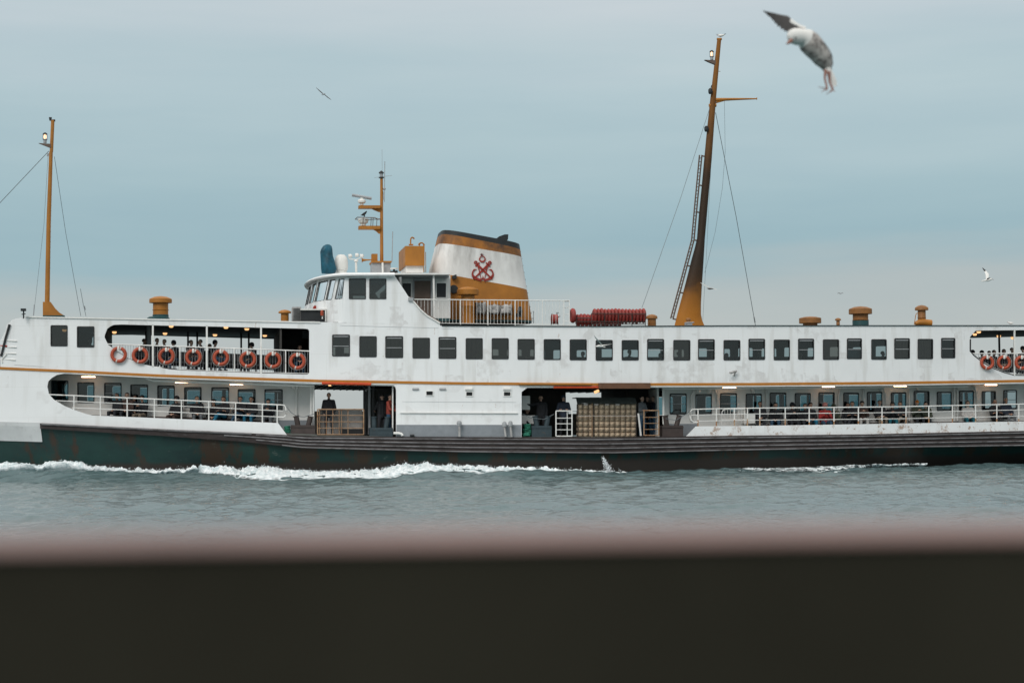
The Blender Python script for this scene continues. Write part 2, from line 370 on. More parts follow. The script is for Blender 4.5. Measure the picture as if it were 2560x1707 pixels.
# ------------------------------------------------------------------ strip shell with openings
def strip_shell(name, x0, x1, top, bot, holes, place, mats, parent, step=20, thick=.07, flip=False, breaks=()):
    bx = {round(x0, 2), round(x1, 2)}
    x = math.ceil(x0 / step) * step
    while x < x1: bx.add(round(float(x), 2)); x += step
    for b in breaks: bx.add(round(b, 2))
    for h in holes:
        for b in h['xs']:
            if x0 <= b <= x1: bx.add(round(b, 2))
    bx = sorted(bx)
    strips = []; cols = {b: set() for b in bx}
    for a, b in zip(bx[:-1], bx[1:]):
        m = (a + b) / 2; e = min(.01, (b - a) / 4)
        act = sorted([h for h in holes if h['xs'][0] < m < h['xs'][-1]], key=lambda h: h['t'](m))
        fs = [top]
        for h in act: fs += [h['t'], h['b']]
        fs.append(bot)
        for i in range(0, len(fs), 2):
            f, g = fs[i], fs[i + 1]
            if g(m) - f(m) < .25: continue
            ya, yb = round(f(a + e), 2), round(f(b - e), 2); za, zb = round(max(g(a + e), f(a + e)), 2), round(max(g(b - e), f(b - e)), 2)
            strips.append((a, b, ya, yb, za, zb)); cols[a] |= {ya, za}; cols[b] |= {yb, zb}
    idx = {}; verts = []; faces = []
    def vid(x, y):
        k = (x, y)
        if k not in idx: idx[k] = len(verts); verts.append(tuple(place(x, y)))
        return idx[k]
    for a, b, ya, yb, za, zb in strips:
        L = sorted([y for y in cols[a] if ya <= y <= za]); R = sorted([y for y in cols[b] if yb <= y <= zb], reverse=True)
        loop = [vid(a, y) for y in L] + [vid(b, y) for y in R]
        lp = []
        for i in loop:
            if i not in lp: lp.append(i)
        if len(lp) >= 3: faces.append(tuple(lp) if not flip else tuple(reversed(lp)))
    me = bpy.data.meshes.new(name); me.from_pydata(verts, [], faces); me.validate()
    for m in mats: me.materials.append(m)
    o = bpy.data.objects.new(name, me); COL.objects.link(o)
    md = o.modifiers.new('thickness', 'SOLIDIFY'); md.thickness = thick; md.offset = -1
    md.use_quality_normals = False
    if len(mats) > 1: md.material_offset = 1
    if parent: put(o, parent)
    return o
def rect_hole(x0, y0, x1, y1, r=3.0):
    t = cv([(x0, y0 + r), (x0 + r * .3, y0 + r * .3), (x0 + r, y0), (x1 - r, y0), (x1 - r * .3, y0 + r * .3), (x1, y0 + r)])
    b = cv([(x0, y1 - r), (x0 + r * .3, y1 - r * .3), (x0 + r, y1), (x1 - r, y1), (x1 - r * .3, y1 - r * .3), (x1, y1 - r)])
    return {'xs': [x0, x0 + r * .3, x0 + r, x1 - r, x1 - r * .3, x1], 't': t, 'b': b}
# ================================================================== THE FERRY
base = P(1280, 1185, 5)
ship = empty('ferry', (base.x, base.y, 0), 'long white two-deck passenger ferry with green hull and orange stripe steaming past', 'ferry')

UW = [(127, 813.6, 168, 864.7, 0), (193, 816.5, 235, 867.5, 0),
      (831, 837, 874, 890, 1), (899, 841, 941, 892, 0), (964, 841, 1007, 894, 1), (1032, 845, 1074, 895, 0), (1097, 843, 1140, 896, 1),
      (1165, 846, 1206, 897, 0), (1230, 846, 1271, 897, 0), (1294.6, 848, 1336, 898, 0), (1360, 848.5, 1401, 898.5, 0), (1425, 849, 1466, 899.5, 0),
      (1490, 850.5, 1531, 900.5, 0), (1555, 850.8, 1596, 900, 0), (1618.6, 848, 1659.5, 899.7, 1), (1684, 850.5, 1725, 900, 0), (1746, 848.5, 1786, 899, 1),
      (1809.6, 850.7, 1850, 900, 0), (1872, 847.5, 1912, 898.6, 1), (1935, 849.5, 1974, 899.6, 0), (1996, 847.3, 2034.5, 898, 1), (2058, 849, 2097, 898.4, 0),
      (2118, 846.5, 2154, 896.6, 1), (2179, 848.6, 2216, 898, 0), (2236.5, 846.2, 2274, 896, 1), (2295, 847.8, 2332, 896.6, 0), (2353.6, 845.4, 2387.5, 894.6, 1)]
LW = [(129, 951.5, 170, 1002), (194, 956, 235, 1006), (261, 957.5, 303, 1007.5), (326.5, 961.5, 369, 1012), (394, 964, 436, 1014), (461, 968, 503, 1018),
      (529, 968.5, 572, 1018), (595, 973, 638, 1022), (662, 973.5, 706, 1025),
      (1675, 984, 1716, 1035), (1739.6, 985.6, 1779, 1035.6), (1801, 983, 1841.6, 1034), (1865, 984.6, 1904, 1035), (1925, 982, 1965, 1033), (1988, 983, 2026, 1033),
      (2047, 981, 2086, 1032), (2109, 982, 2147, 1032), (2168, 980, 2205, 1030), (2228, 981, 2265, 1029), (2285, 978, 2323, 1028), (2343, 979.6, 2378.6, 1027.6),
      (2398, 977, 2434, 1025), (2455, 978, 2489, 1025), (2509, 975.5, 2541.6, 1023), (2562, 975, 2594, 1022), (2614, 973, 2645, 1020)]
# openings of the upper promenade
UOT = [(261, 843), (261.5, 838), (268, 821.6), (276, 815.5), (284, 812), (303, 811), (400, 813.5), (517, 815.7), (760, 821.4), (770, 822.5), (773, 827)]
UOB = [(261, 843), (270.6, 862), (289, 875), (316, 894), (343, 906), (375, 914), (400, 918.5), (423, 923), (453.6, 925.6), (517, 928), (654.5, 932.8), (766, 936), (771, 935), (773, 931)]
URT = [(2424, 846), (2426, 841), (2438.6, 827), (2447, 826), (2560, 825), (2900, 822), (2960, 821)]
URB = [(2424, 878), (2433, 888.6), (2455, 906), (2481.5, 921), (2508, 931.5), (2535, 939), (2560, 939.5), (2900, 935), (2960, 933)]
LOB = [(118, 966), (122, 985), (134, 998.5), (161, 1014.6), (187.6, 1025), (214, 1034), (230, 1038), (400, 1045), (695, 1057), (718, 1088), (719, 1100), (990, 1100)]
def hole(T, Bt): return {'xs': sorted({p[0] for p in T} | {p[0] for p in Bt}), 't': cv(T), 'b': cv(Bt)}
lot = [(x, lopen_c(x)) for x in (118, 119.5, 120.6, 124, 128.6, 135, 142, 151, 161, 185, 214, 400, 700, 785, 983, 986, 988, 990)]
lob = LOB
hole_ll = hole(lot, lob)
rot = [(1304, 980), (1306, 978), (1318, 969), (1640, 969), (1840, 967), (2240, 963.5), (2560, 959), (2960, 952)]
rob = [(1304, 1100), (1714, 1100), (1715, 1091.5), (1740, 1065.5), (1880, 1064), (2160, 1059.8), (2560, 1053), (2960, 1045)]
hole_lr = hole(rot, rob)
vents = [(1066, 978, 1082, 987.5), (1166, 980, 1181, 989), (1260, 980, 1276, 989)]

FOT = [(190, 830), (196, 818), (205, 812), (303, 811)] + UOT[6:]; FOB = [(190, 845), (205, 858), (240, 872), (300, 900)] + UOB[4:]
uh = [rect_hole(*w[:4], r=3) for w in UW] + [hole(UOT, UOB), hole(URT, URB)]
ubot = lambda x: stripe_c(x) + 0
strip_shell('upper_hull_side', 0.5, 3050, top_c, ubot, uh, lambda x, y: P(x, y), [M['white'], M['dark_in']], ship, breaks=(8, 22, 30, 64, 1100))
strip_shell('far_upper_side', 0.5, 3050, top_c, ubot, [rect_hole(*w[:4], r=3) for w in UW[2:]] + [hole(FOT, FOB), hole(URT, URB)], lambda x, y: Far(x, y), [M['white'], M['dark_in']], ship, flip=True, breaks=(8, 22, 30, 64, 1100))
lh = [hole_ll, hole_lr] + [rect_hole(*v, r=.6) for v in vents]
lbot = belt_c
strip_shell('lower_hull_side', -400, 3050, lambda x: stripe_c(x) + .0, lbot, lh, lambda x, y: P(x, y), [M['white_low'], M['grey_in']], ship, breaks=(100, 990, 1304))
strip_shell('far_lower_side', -400, 3050, lambda x: stripe_c(x) + .0, lbot, [hole_ll, hole_lr], lambda x, y: Far(x, y), [M['white_low'], M['beige_panel']], ship, flip=True)

# window frames and panes
def window(x0, y0, x1, y1, off, sash, gl, r=3.0, parent=None):
    mb = MB()
    def loop(g, rr, o):
        pts = []
        for cx, cy, a in ((x1 - rr + g, y0 + rr - g, -90), (x1 - rr + g, y1 - rr + g, 0), (x0 + rr - g, y1 - rr + g, 90), (x0 + rr - g, y0 + rr - g, 180)):
            for k in range(4):
                t = math.radians(a + 30 * k); pts.append(P(cx + rr * math.cos(t), cy + rr * math.sin(t), o))
        return pts
    A = loop(.9, r, off - .02); Bq = loop(-1.5, r, off - .02); C_ = loop(.9, r, off + .03); D_ = loop(-1.5, r, off + .06)
    n = len(A); fs = []
    for i in range(n):
        j = (i + 1) % n
        fs += [(i, j, n + j, n + i), (n + i, n + j, 3 * n + j, 3 * n + i), (i, 2 * n + i, 2 * n + j, j), (2 * n + i, 3 * n + i, 3 * n + j, 2 * n + j)]
    mb.add(A + Bq + C_ + D_, fs)
    w = mb.build('window', M['rubber'], parent or ship)
    p = MB(); c = [P(x0 + 1, y1 - 1, off + .02), P(x1 - 1, y1 - 1, off + .02), P(x1 - 1, y0 + 1, off + .02), P(x0 + 1, y0 + 1, off + .02)]
    p.hexa(c + [q + ND * .012 for q in c]); pane = p.build('pane', gl, w)
    if sash:
        s = MB(); ym = y0 + (y1 - y0) * sash; s.pbox(x0 + 2, ym - .7, x1 - 2, ym + .7, off - .0, .03); s.pbox(x0 + 3, y0 + 3, x1 - 3, y0 + 5, off + .0, .03)
        s.build('sash_bar', M['grey_metal'], w)
    return w
M['curtain'] = simple('curtain_brown', (.42, .37, .33), .9, .4, 3, dirt=(.10, .08, .07), dirt_amt=(.5, .6), dirt_stretch=(3, 3, .2)); M['blind'] = simple('blind_grey', (.20, .21, .21), .8, .15, 9)
rnd = random.Random(3)
for (x0, y0, x1, y1, s) in UW:
    if 890 < x0 < 1225 or x0 in (1295.0, 2295, 2236.5):
        mb = MB(); mb.pbox(x0 - 11, y0 - 5, x1 + 11, y1 + 8, 1.0, .03); mb.build('curtain', M['curtain'], ship)
    if x0 in (831, 1360, 2118, 1746):
        k = {831: (0, .58), 1360: (0, .5), 2118: (.5, 1), 1746: (0, .42)}[x0]; mb = MB(); mb.pbox(x0 + 2, y0 + (y1 - y0) * k[0], x1 - 2, y0 + (y1 - y0) * k[1], .12, .02); mb.build('blind', M['blind' if x0 == 2118 else 'dark_in'], ship)
    window(x0, y0, x1, y1, 0, .53 if s else 0, M['glass_dark'] if (rnd.random() < .4 or 890 < x0 < 1280) else M['glass'])
for i, (x0, y0, x1, y1) in enumerate(LW):
    window(x0, y0, x1, y1, 1.4, .5 if i in (2, 6, 8, 9, 11, 15, 21, 23) else 0, M['glass'])

# orange stripe, lip under it
def ribbon(name, c0, c1, xa, xb, off, dep, mat, parent=ship, step=20, far=False):
    mb = MB(); xs = list(np.arange(xa, xb, step)) + [xb]
    f = (lambda x, y, o: Far(x, y) + ND * (-o)) if far else (lambda x, y, o: P(x, y, o))
    rows = [[f(x, c0(x), off), f(x, c1(x), off), f(x, c1(x), off + dep), f(x, c0(x), off + dep)] for x in xs]
    vs = [p for r in rows for p in r]; fs = []
    for i in range(len(xs) - 1):
        for k in range(4): k2 = (k + 1) % 4; fs.append((i * 4 + k, i * 4 + k2, (i + 1) * 4 + k2, (i + 1) * 4 + k))
    fs += [(0, 1, 2, 3), ((len(xs) - 1) * 4 + 3, (len(xs) - 1) * 4 + 2, (len(xs) - 1) * 4 + 1, (len(xs) - 1) * 4)]
    mb.add(vs, fs); return mb.build(name, mat, parent)
ribbon('stripe', lambda x: stripe_c(x) - 3.1, lambda x: stripe_c(x) + 3.1, -400, 3050, -.035, .033, M['stripe'])
ribbon('drip_lip', lambda x: stripe_c(x) + 4.6, lambda x: stripe_c(x) + 6.4, 180, 984, -.07, .068, M['white_tube'])
ribbon('drip_lip', lambda x: stripe_c(x) + 4.8, lambda x: stripe_c(x) + 6.6, 1626, 3050, -.07, .068, M['white_tube'])
ribbon('grey_kick_band', lambda x: 1061.5, lambda x: 1091.5, 991, 1303, -.012, .01, M['grey_band'])
ribbon('ledge', lambda x: 1030.6 + (x - 1000) * .003, lambda x: 1032.2 + (x - 1000) * .003, 1000, 1294, -.07, .068, M['white_tube'])
ribbon('roof_gutter', lambda x: top_c(x) - .8, lambda x: top_c(x) + .9, 1104, 3050, -.05, .1, M['rubber'])
ribbon('roof_edge', lambda x: top_c(x) - 1.0, lambda x: top_c(x) + 2.2, 64, 800, -.05, .12, M['white_tube'])
# seams of the plating: thin raised laps
for (xa, ya, xb, yb) in ((850, 813, 1096, 819), (35, 911, 110, 916), (1104, 821, 1134, 821.5), (1006, 1003, 1290, 1004.5)):
    ribbon('plate_seam', lambda x: ya + (x - xa) / (xb - xa) * (yb - ya), lambda x: ya + (x - xa) / (xb - xa) * (yb - ya) + .8, xa, xb, -.012, .01, M['bow_grey'])

# belting: timber rubbing strake + half-round fenders
ribbon('rub_rail', lambda x: belt_c(x) - .4, lambda x: beltb_c(x), 100, 3050, -.10, .18, M['brown_belt'])
def strake(f, xa, xb, r=.06, name='fender_strip'):
    mb = MB(); xs = np.arange(xa, xb + 1, 25); mb.tube([P(x, f(x), -.12) for x in xs], r, 6); return mb.build(name, M['belt_edge'], ship, smooth=True)
for k in range(4):
    g = lambda x, k=k: belt_c(x) + (beltb_c(x) - belt_c(x)) * (.13 + .27 * k) 
    strake(g, (640, 560, 640, 705)[k], 3040, .03)
strake(lambda x: belt_c(x) + 1.2, 104, 640, .05)
# hull plating under the belting
def flare(X):
    return float(np.interp(X, [-34, -21, -12, 0, 12, 23, 34], [2.0, 1.6, .8, .35, .8, 2.6, 4.0]))
def ship_end(X):   # narrows the two ends
    return 0
def hull_pt(px, t, far=False):
    p = P(px, belt_c(px) + 2); z = p.z * (1 - t) + (-.9) * t; fl = flare(p.x) * t ** 1.2
    if far:
        q = p + ND * max(.1, B(p.x) - fl)
    else: q = p + ND * min(fl, B(p.x) / 2)
    q.z = z; return q
for far in (False, True):
    mb = MB(); xs = list(range(-400, 3061, 20)); nr = 9
    for x in xs:
        for r in range(nr): mb.v.append(hull_pt(x, r / (nr - 1), far))
    for i in range(len(xs) - 1):
        for r in range(nr - 1): mb.f.append((i * nr + r, i * nr + r + 1, (i + 1) * nr + r + 1, (i + 1) * nr + r)); mb.m.append(0)
    o = mb.build('far_hull' if far else 'hull', M['hull'], ship, smooth=True)
# closing plates at both ends of the hull
for px in (-400, 3060):
    mb = MB(); a = [hull_pt(px, r / 8) for r in range(9)]; b = [hull_pt(px, r / 8, True) for r in range(9)]
    a = [P(px, stripe_c(px))] + a; b = [Far(px, stripe_c(px))] + b
    mb.add(a + b, [(i, i + 1, len(a) + i + 1, len(a) + i) for i in range(len(a) - 1)]); mb.build('end_plate', M['white_low'], ship)
# bow plate left of the belting, its shading painted in as grey-white
mb = MB(); xs = list(range(-400, 100, 20)) + [100]
def bowp(x, y, o):
    p = P(x, y); X = p.x; zt = P(x, belt_c(x) + 2).z; t = max(0, (zt - p.z) / (zt + .9)); q = P(x, y, flare(X) * t ** 1.2 + o); return q
rows = []
for x in xs:
    yb = 1100 + .03 * x; xb = x + (6 if x == 100 else 0)
    rows.append([bowp(x + (6 * k / 5 if x == 100 else 0), belt_c(x) - 2 + (yb + 3 - belt_c(x)) * k / 5, -.03) for k in range(6)])
for r in rows: mb.v += r
n = len(rows)
for i in range(n - 1):
    for k in range(5): mb.f.append((i * 6 + k, i * 6 + k + 1, (i + 1) * 6 + k + 1, (i + 1) * 6 + k)); mb.m.append(0)
o = mb.build('bow_plate', M['bow_grey'], ship); md = o.modifiers.new('t', 'SOLIDIFY'); md.thickness = .03; md.offset = 0

# decks and ceilings
def deckm(name, zf, xa, xb, ina, mat, th=.08, parent=ship):
    mb = MB(); xs = np.arange(xa, xb + .01, .5)
    for X in xs:
        a = V((X, Yn(X) + ina, zf(X))); b = a + ND * (B(X) - 2 * ina)
        mb.v += [a, b, a - V((0, 0, th)), b - V((0, 0, th))]
    for i in range(len(xs) - 1):
        a, b = i * 4, i * 4 + 4
        mb.f += [(a, a + 1, b + 1, b), (a + 2, b + 2, b + 3, a + 3), (a, b, b + 2, a + 2), (a + 1, a + 3, b + 3, b + 1)]; mb.m += [0] * 4
    mb.f += [(0, 2, 3, 1), (b, b + 1, b + 3, b + 2)]; mb.m += [0, 0]
    return mb.build(name, mat, parent)
Xa = P(30, 900).x; Xb = P(3040, 900).x; XL = P(-390, 1000).x
deckm('main_deck', z_lfloor, XL, Xb, .06, M['deck'])
deckm('upper_deck', z_ufloor, XL, Xb, .09, M['dark_in'])
deckm('side_deck_ceiling', lambda X: z_stripe(X) - .09, XL, Xb, .12, M['white_in'], .03)
deckm('roof_deck', lambda X: z_roof(X) - .02, Xa + .3, Xb, .1, M['deck'], .05)
deckm('upper_ceiling', lambda X: z_roof(X) - .17, Xa + .3, Xb, .12, M['dark_ceiling'], .03)
# front of the upper deck: a bulkhead across the ship
def crosswall(name, px, ztop, zbot, k0, k1, mat, th=.08, py=950, parent=ship):
    p = P(px, py); X = p.x
    a = V((X, Yn(X), 0)); a0 = a + ND * k0; a1 = a + ND * (B(X) + k1 if k1 <= 0 else k1)
    zt = ztop(X) if callable(ztop) else ztop; zb = zbot(X) if callable(zbot) else zbot
    c = []
    for s in (0, th):
        c += [V((a0.x + s, a0.y, zb)), V((a1.x + s, a1.y, zb)), V((a1.x + s, a1.y, zt)), V((a0.x + s, a0.y, zt))]
    mb = MB(); mb.hexa(c); return mb.build(name, mat, parent)
# curved front
mb = MB(); n = 20; p0 = P(32, 850); Xf = p0.x; bb = B(Xf)
for i in range(n + 1):
    t = i / n; a = V((Xf, Yn(Xf), 0)) + ND * (bb * t); bulge = math.sin(PI * t) ** .7 * 1.0
    a.x -= bulge; mb.v += [V((a.x, a.y, z_ufloor(Xf) - .1)), V((a.x + .35 * bulge, a.y, z_roof(Xf)))]
for i in range(n): mb.f.append((2 * i, 2 * i + 1, 2 * i + 3, 2 * i + 2)); mb.m.append(0)
o = mb.build('front_bulkhead', M['white'], ship); md = o.modifiers.new('t', 'SOLIDIFY'); md.thickness = .06
crosswall('saloon_bulkhead', 700, z_roof, z_ufloor, .1, -.1, M['dark_in'])
crosswall('saloon_bulkhead', 2390, z_roof, z_ufloor, .1, -.1, M['dark_in'])
crosswall('saloon_bulkhead', 244, z_roof, z_ufloor, .1, -.1, M['dark_in'])
# lower houses: near and far walls plus end walls
def hc(off): return lambda x: stripe_c(x) + 2
hb = lambda x: lfloor_c(x) + 3
lwh = [rect_hole(*w, r=3) for w in LW]
for (xa, xb, hs) in ((100, 786, lwh[:9]), (1660, 3040, lwh[9:])):
    strip_shell('house_wall', xa, xb, hc(0), hb, hs, lambda x, y: P(x, y, 1.4), [M['white_in'], M['dark_in']], ship)
    strip_shell('far_house_wall', xa, xb, hc(0), hb, hs, lambda x, y: Far(x, y, 1.4), [M['white_in'], M['dark_in']], ship, flip=True)
for px in (104, 782, 1662, 3034):
    crosswall('house_end_wall', px, lambda X: z_stripe(X) - .1, z_lfloor, 1.42, -1.42, M['white_in'])
# grey skirting at the foot of the house walls by the working decks
for xa, xb in ((696, 786), (1662, 1745)):
    ribbon('skirting', lambda x: 1050 if x < 1000 else 1059, lambda x: lfloor_c(x) + 2, xa, xb, 1.36, .03, M['grey_band'])
# engine casing across the middle, and the dark walls round the working decks
mb = MB(); xa, xb = P(934, 1000).x, P(1335, 1000).x
def blockx(name, xa, xb, k0, k1, z0, z1, mat, parent=ship):
    c = []
    for X, k in ((xa, k0), (xb, k0), (xb, k1), (xa, k1)):
        q = V((X, Yn(X), 0)) + ND * (k if k > 0 else B(X) + k); c.append(q)
    mb = MB(); mb.add([V((q.x, q.y, z)) for z in (z0, z1) for q in c], [(0, 1, 5, 4), (1, 2, 6, 5), (2, 3, 7, 6), (3, 0, 4, 7), (0, 3, 2, 1), (4, 5, 6, 7)]); return mb.build(name, mat, parent)
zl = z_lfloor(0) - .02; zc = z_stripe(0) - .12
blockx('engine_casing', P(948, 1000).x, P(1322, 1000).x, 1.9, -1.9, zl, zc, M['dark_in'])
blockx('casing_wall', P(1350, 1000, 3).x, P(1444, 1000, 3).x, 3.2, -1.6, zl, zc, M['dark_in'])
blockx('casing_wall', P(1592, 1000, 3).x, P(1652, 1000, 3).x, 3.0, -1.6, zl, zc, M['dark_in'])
mb = MB()
for x, w, m in ((909, 5, 0), (921, 5, 1), (932, 4, 0)):
    mb.pbox(x, 964, x + w, 1086, 1.7, .25, m)
mb.build('casing_column', [M['rubber'], M['grey_metal']], ship)
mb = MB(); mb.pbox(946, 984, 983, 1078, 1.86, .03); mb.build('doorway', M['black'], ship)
mb = MB(); mb.tube([P(982, 966, .3), P(982, 1078, .3)], .035, 8); mb.build('pillar', M['white_tube'], ship)
mb = MB(); mb.tube([P(778, 963, .9), P(778, 1072, .9)], .05, 8); mb.tube([P(783.5, 963, .6), P(783.5, 1070, .6)], .03, 8); mb.build('pillar', M['white_tube'], ship)
mb = MB(); mb.tube([P(1658, 969, .8), P(1659, 1060, .8)], .05, 8); mb.build('pillar', M['white_tube'], ship)
mb = MB(); mb.pbox(1304, 989, 1325, 1024, 1.2, .06); mb.pbox(1304, 1038, 1338, 1059, 1.2, .06); mb.build('side_panel', M['white_in'], ship)
mb = MB()
for x in range(800, 905, 24): mb.pbox(x, 1092 - 30, x + 1.2, 1092, 8.7, .02)
mb.build('far_rail_stanchions', M['rust_tan'], ship)
far_bul = MB(); xs = list(range(700, 992, 20))
for x in xs:
    a = Far(x, 1023, .1); b = Far(x, 1091, .1); far_bul.v += [a, b]
for i in range(len(xs) - 1): far_bul.f.append((2 * i, 2 * i + 1, 2 * i + 3, 2 * i + 2)); far_bul.m.append(0)
o = far_bul.build('far_bulwark', M['beige_panel'], ship); md = o.modifiers.new('t', 'SOLIDIFY'); md.thickness = .05
far_bul = MB(); xs = list(range(1300, 1661, 20))
for x in xs:
    a = Far(x, 1030, .1); b = Far(x, 1091, .1); far_bul.v += [a, b]
for i in range(len(xs) - 1): far_bul.f.append((2 * i, 2 * i + 1, 2 * i + 3, 2 * i + 2)); far_bul.m.append(0)
o = far_bul.build('far_bulwark', M['beige_panel'], ship); md = o.modifiers.new('t', 'SOLIDIFY'); md.thickness = .05

mb = MB(); mb.pbox(797, 1024, 906, 1086, 2.0, .06); mb.build('near_beige_panel', M['beige_panel'], ship)  # added panel standing in for the far bulwark, set nearer to catch light
mb = MB(); mb.pbox(853, 1072, 906, 1085, 1.75, .2); mb.build('fender_box', M['rubber'], ship)
for i, (x0, y0, x1, y1) in enumerate(LW[:24]):
    p = MB(); q = [Far(x0 + 1, y1 - 1, 1.42), Far(x1 - 1, y1 - 1, 1.42), Far(x1 - 1, y0 + 1, 1.42), Far(x0 + 1, y0 + 1, 1.42)]
    p.hexa(q + [v - ND * .012 for v in q]); p.build('far_pane', M['glass_teal'], ship)
# deck beams seen under the upper deck over the working decks
mb = MB()
for px in list(range(792, 940, 18)) + list(range(1330, 1660, 22)):
    p = P(px, 965); X = p.x; a = V((X, Yn(X) + .4, z_stripe(X) - .16)); b = a + ND * (B(X) - .9)
    mb.tube([a, b], .035, 4)
mb.build('deck_beams', M['dark_ceiling'], ship)

# promenade benches (built in) and seats on the upper deck
def bench(name, xa, xb, off, zf, h=.45, d=.45, back=.4, mat='wood_bench', dirn=1):
    mb = MB(); a = P(xa, 1000, off); b = P(xb, 1000, off); n = max(2, int((b.x - a.x) / .8))
    Xs = [a.x + (b.x - a.x) * i / n for i in range(n + 1)]
    def row(d0, z0, d1, z1):
        vs = []
        for X in Xs:
            q = V((X, Yn(X) + off, zf(X)))
            vs += [q + V((0, d0, z0)), q + V((0, d1, z0)), q + V((0, d1, z1)), q + V((0, d0, z1))]
        fs = []
        for i in range(n):
            for k in range(4): k2 = (k + 1) % 4; fs.append((i * 4 + k, i * 4 + k2, i * 4 + 4 + k2, i * 4 + 4 + k))
        fs += [(0, 1, 2, 3), (n * 4 + 3, n * 4 + 2, n * 4 + 1, n * 4)]; mb.add(vs, fs)
    row(0, h - .06, d, h); row(d - .04, h + .1, d, h + back)
    for X in Xs[::2]:
        q = V((X, Yn(X) + off, zf(X))); mb.tube([q + V((0, .05, 0)), q + V((0, .05, h - .06))], .02, 4); mb.tube([q + V((0, d - .05, 0)), q + V((0, d - .05, h - .06))], .02, 4)
    return mb.build(name, M[mat], ship)
bench('bench', 190, 690, .95, z_lfloor, .36, .4, .02)
bench('bench', 1890, 3000, .95, z_lfloor, .36, .4, .02)
for off in (1.2, 3.2, 5.4, 7.4): bench('bench', 330, 690, off, z_ufloor, mat='rubber', back=.42)
for off in (1.2, 3.2, 5.0): bench('bench', 2470, 2900, off, z_ufloor, mat='rubber', back=.42)
for xa, xb in ((840, 1350), (1420, 2380)): bench('bench', xa, xb, 5.2, z_ufloor, .45, .5, .75, mat='dark_in')
for xa, xb in ((120, 400), (440, 770), (1680, 2080), (2120, 2560)): bench('bench', xa, xb, 4.2, z_lfloor, .45, .5, .62, mat='dark_in')
mb = MB()
rq = random.Random(9)
for px in [150, 250, 345, 420, 505, 560, 640, 690] + list(range(1690, 2560, 33)):
    p = P(px, 1000, 5.0 + rq.uniform(-1.5, 1)); w_ = rq.uniform(.10, .24); X = p.x
    mb.box((X, p.y, (z_lfloor(X) + z_stripe(X)) / 2), (w_, .08, z_stripe(X) - z_lfloor(X) - .15))
mb.build('saloon_posts', M['dark_in'], ship)
# posts standing inside the saloons
mb = MB()
for px in (905, 1010, 1190, 1340, 1500, 1610, 1700, 1890, 1990, 2110, 2250): 
    p = P(px, 900, 3.6); mb.tube([V((p.x, p.y, z_ufloor(p.x))), V((p.x, p.y, z_roof(p.x) - .2))], .09, 6)
mb.build('saloon_posts', M['dark_in'], ship)
mb = MB()
for px in (365, 470, 493, 603, 622): 
    p = P(px, 900, 5.6); mb.tube([V((p.x, p.y, z_ufloor(p.x))), V((p.x, p.y, z_roof(p.x) - .2))], .045, 6)
for px in (2499,):
    p = P(px, 900, 3.4); mb.tube([V((p.x, p.y, z_ufloor(p.x))), V((p.x, p.y, z_roof(p.x) - .2))], .05, 6)
mb.build('deck_posts', M['rubber'], ship)
mb = MB(); p = P(372, 900, 1.6); mb.tube([V((p.x, p.y, z_ufloor(p.x))), V((p.x, p.y, z_roof(p.x) - .2))], .10, 8); mb.build('deck_post', M['grey_in'], ship)
mb = MB(); mb.pbox(703, 824, 756, 934, 2.6, .06); mb.build('stair_screen', M['dark_in'], ship)

# ---------------------------------------------------------------- railings
rr_post = random.Random(4)
def railing(name, pts_rows, posts, off, r=.02, mat='white_tube', balus=None, post_r=None, parent=ship, bmat='grey_metal', rusty=False):
    mb = MB()
    for row in pts_rows: mb.tube([P(x, y, off) for x, y in row], r * (1.25 if row is pts_rows[0] else .8), 6)
    root = mb.build(name, M[mat], parent, smooth=True)
    for (x, y0, y1) in posts:
        q = MB(); ym = y0 + (y1 - y0) * rr_post.uniform(.55, .85); q.tube([P(x, y0, off), P(x, ym, off)], post_r or r * 1.25, 6)
        q.tube([P(x, ym, off), P(x, y1, off)], (post_r or r * 1.25) * 1.05, 6, mi=1); q.build('post', [M[mat], M['rust_post'] if rusty else M[mat]], root)
    if balus:
        q = MB()
        for (x, y0, y1) in balus: q.tube([P(x, y0, off + .02), P(x, y1, off + .02)], .0075, 4, cap=False)
        q.build('balusters', M[bmat], root)
    return root
ltr = cv([(120.6, 986), (400, 998), (705.6, 1012)])
lbt = cv([(134, 998.5), (161, 1014.6), (187.6, 1025), (214, 1034), (230, 1038), (400, 1045), (695, 1057)])
def xs_(a, b, s=30): return list(np.arange(a, b, s)) + [b]
rl = [[(x, ltr(x)) for x in xs_(121, 705)] + [(710, 1013), (714, 1017), (715, 1026), (714.5, 1036), (712, 1041), (707, 1042.5), (693, 1042)],
      [(x, ltr(x) + 14.5 + (x - 400) * .001) for x in xs_(140, 708)],
      [(x, ltr(x) + 30.3) for x in xs_(180, 706)]]
railing('railing', rl, [(x, ltr(x), lbt(x) + 1) for x in (185, 251, 318, 386, 453.6, 522, 589, 656, 693)], .04, .022)
rtr = cv([(1735, 1023), (1840, 1020.5), (2240, 1016.7), (2560, 1009.8), (3000, 1001)])
rbt = cv(rob)
rr_ = [[(1745, 1055), (1734, 1055), (1727, 1049), (1724.5, 1038), (1726, 1028), (1731, 1023.5)] + [(x, rtr(x)) for x in xs_(1740, 2960)],
       [(x, rtr(x) + 14.3) for x in xs_(1728, 2960)], [(x, rtr(x) + 30) for x in xs_(1745, 2960)]]
railing('railing', rr_, [(x, rtr(x), rbt(x) + 1) for x in (1745, 1791, 1836, 1868.6, 1899.5, 1963, 2023, 2085, 2146, 2205, 2265, 2322, 2381, 2439, 2492, 2547, 2600, 2652)], .04, .022, rusty=True)
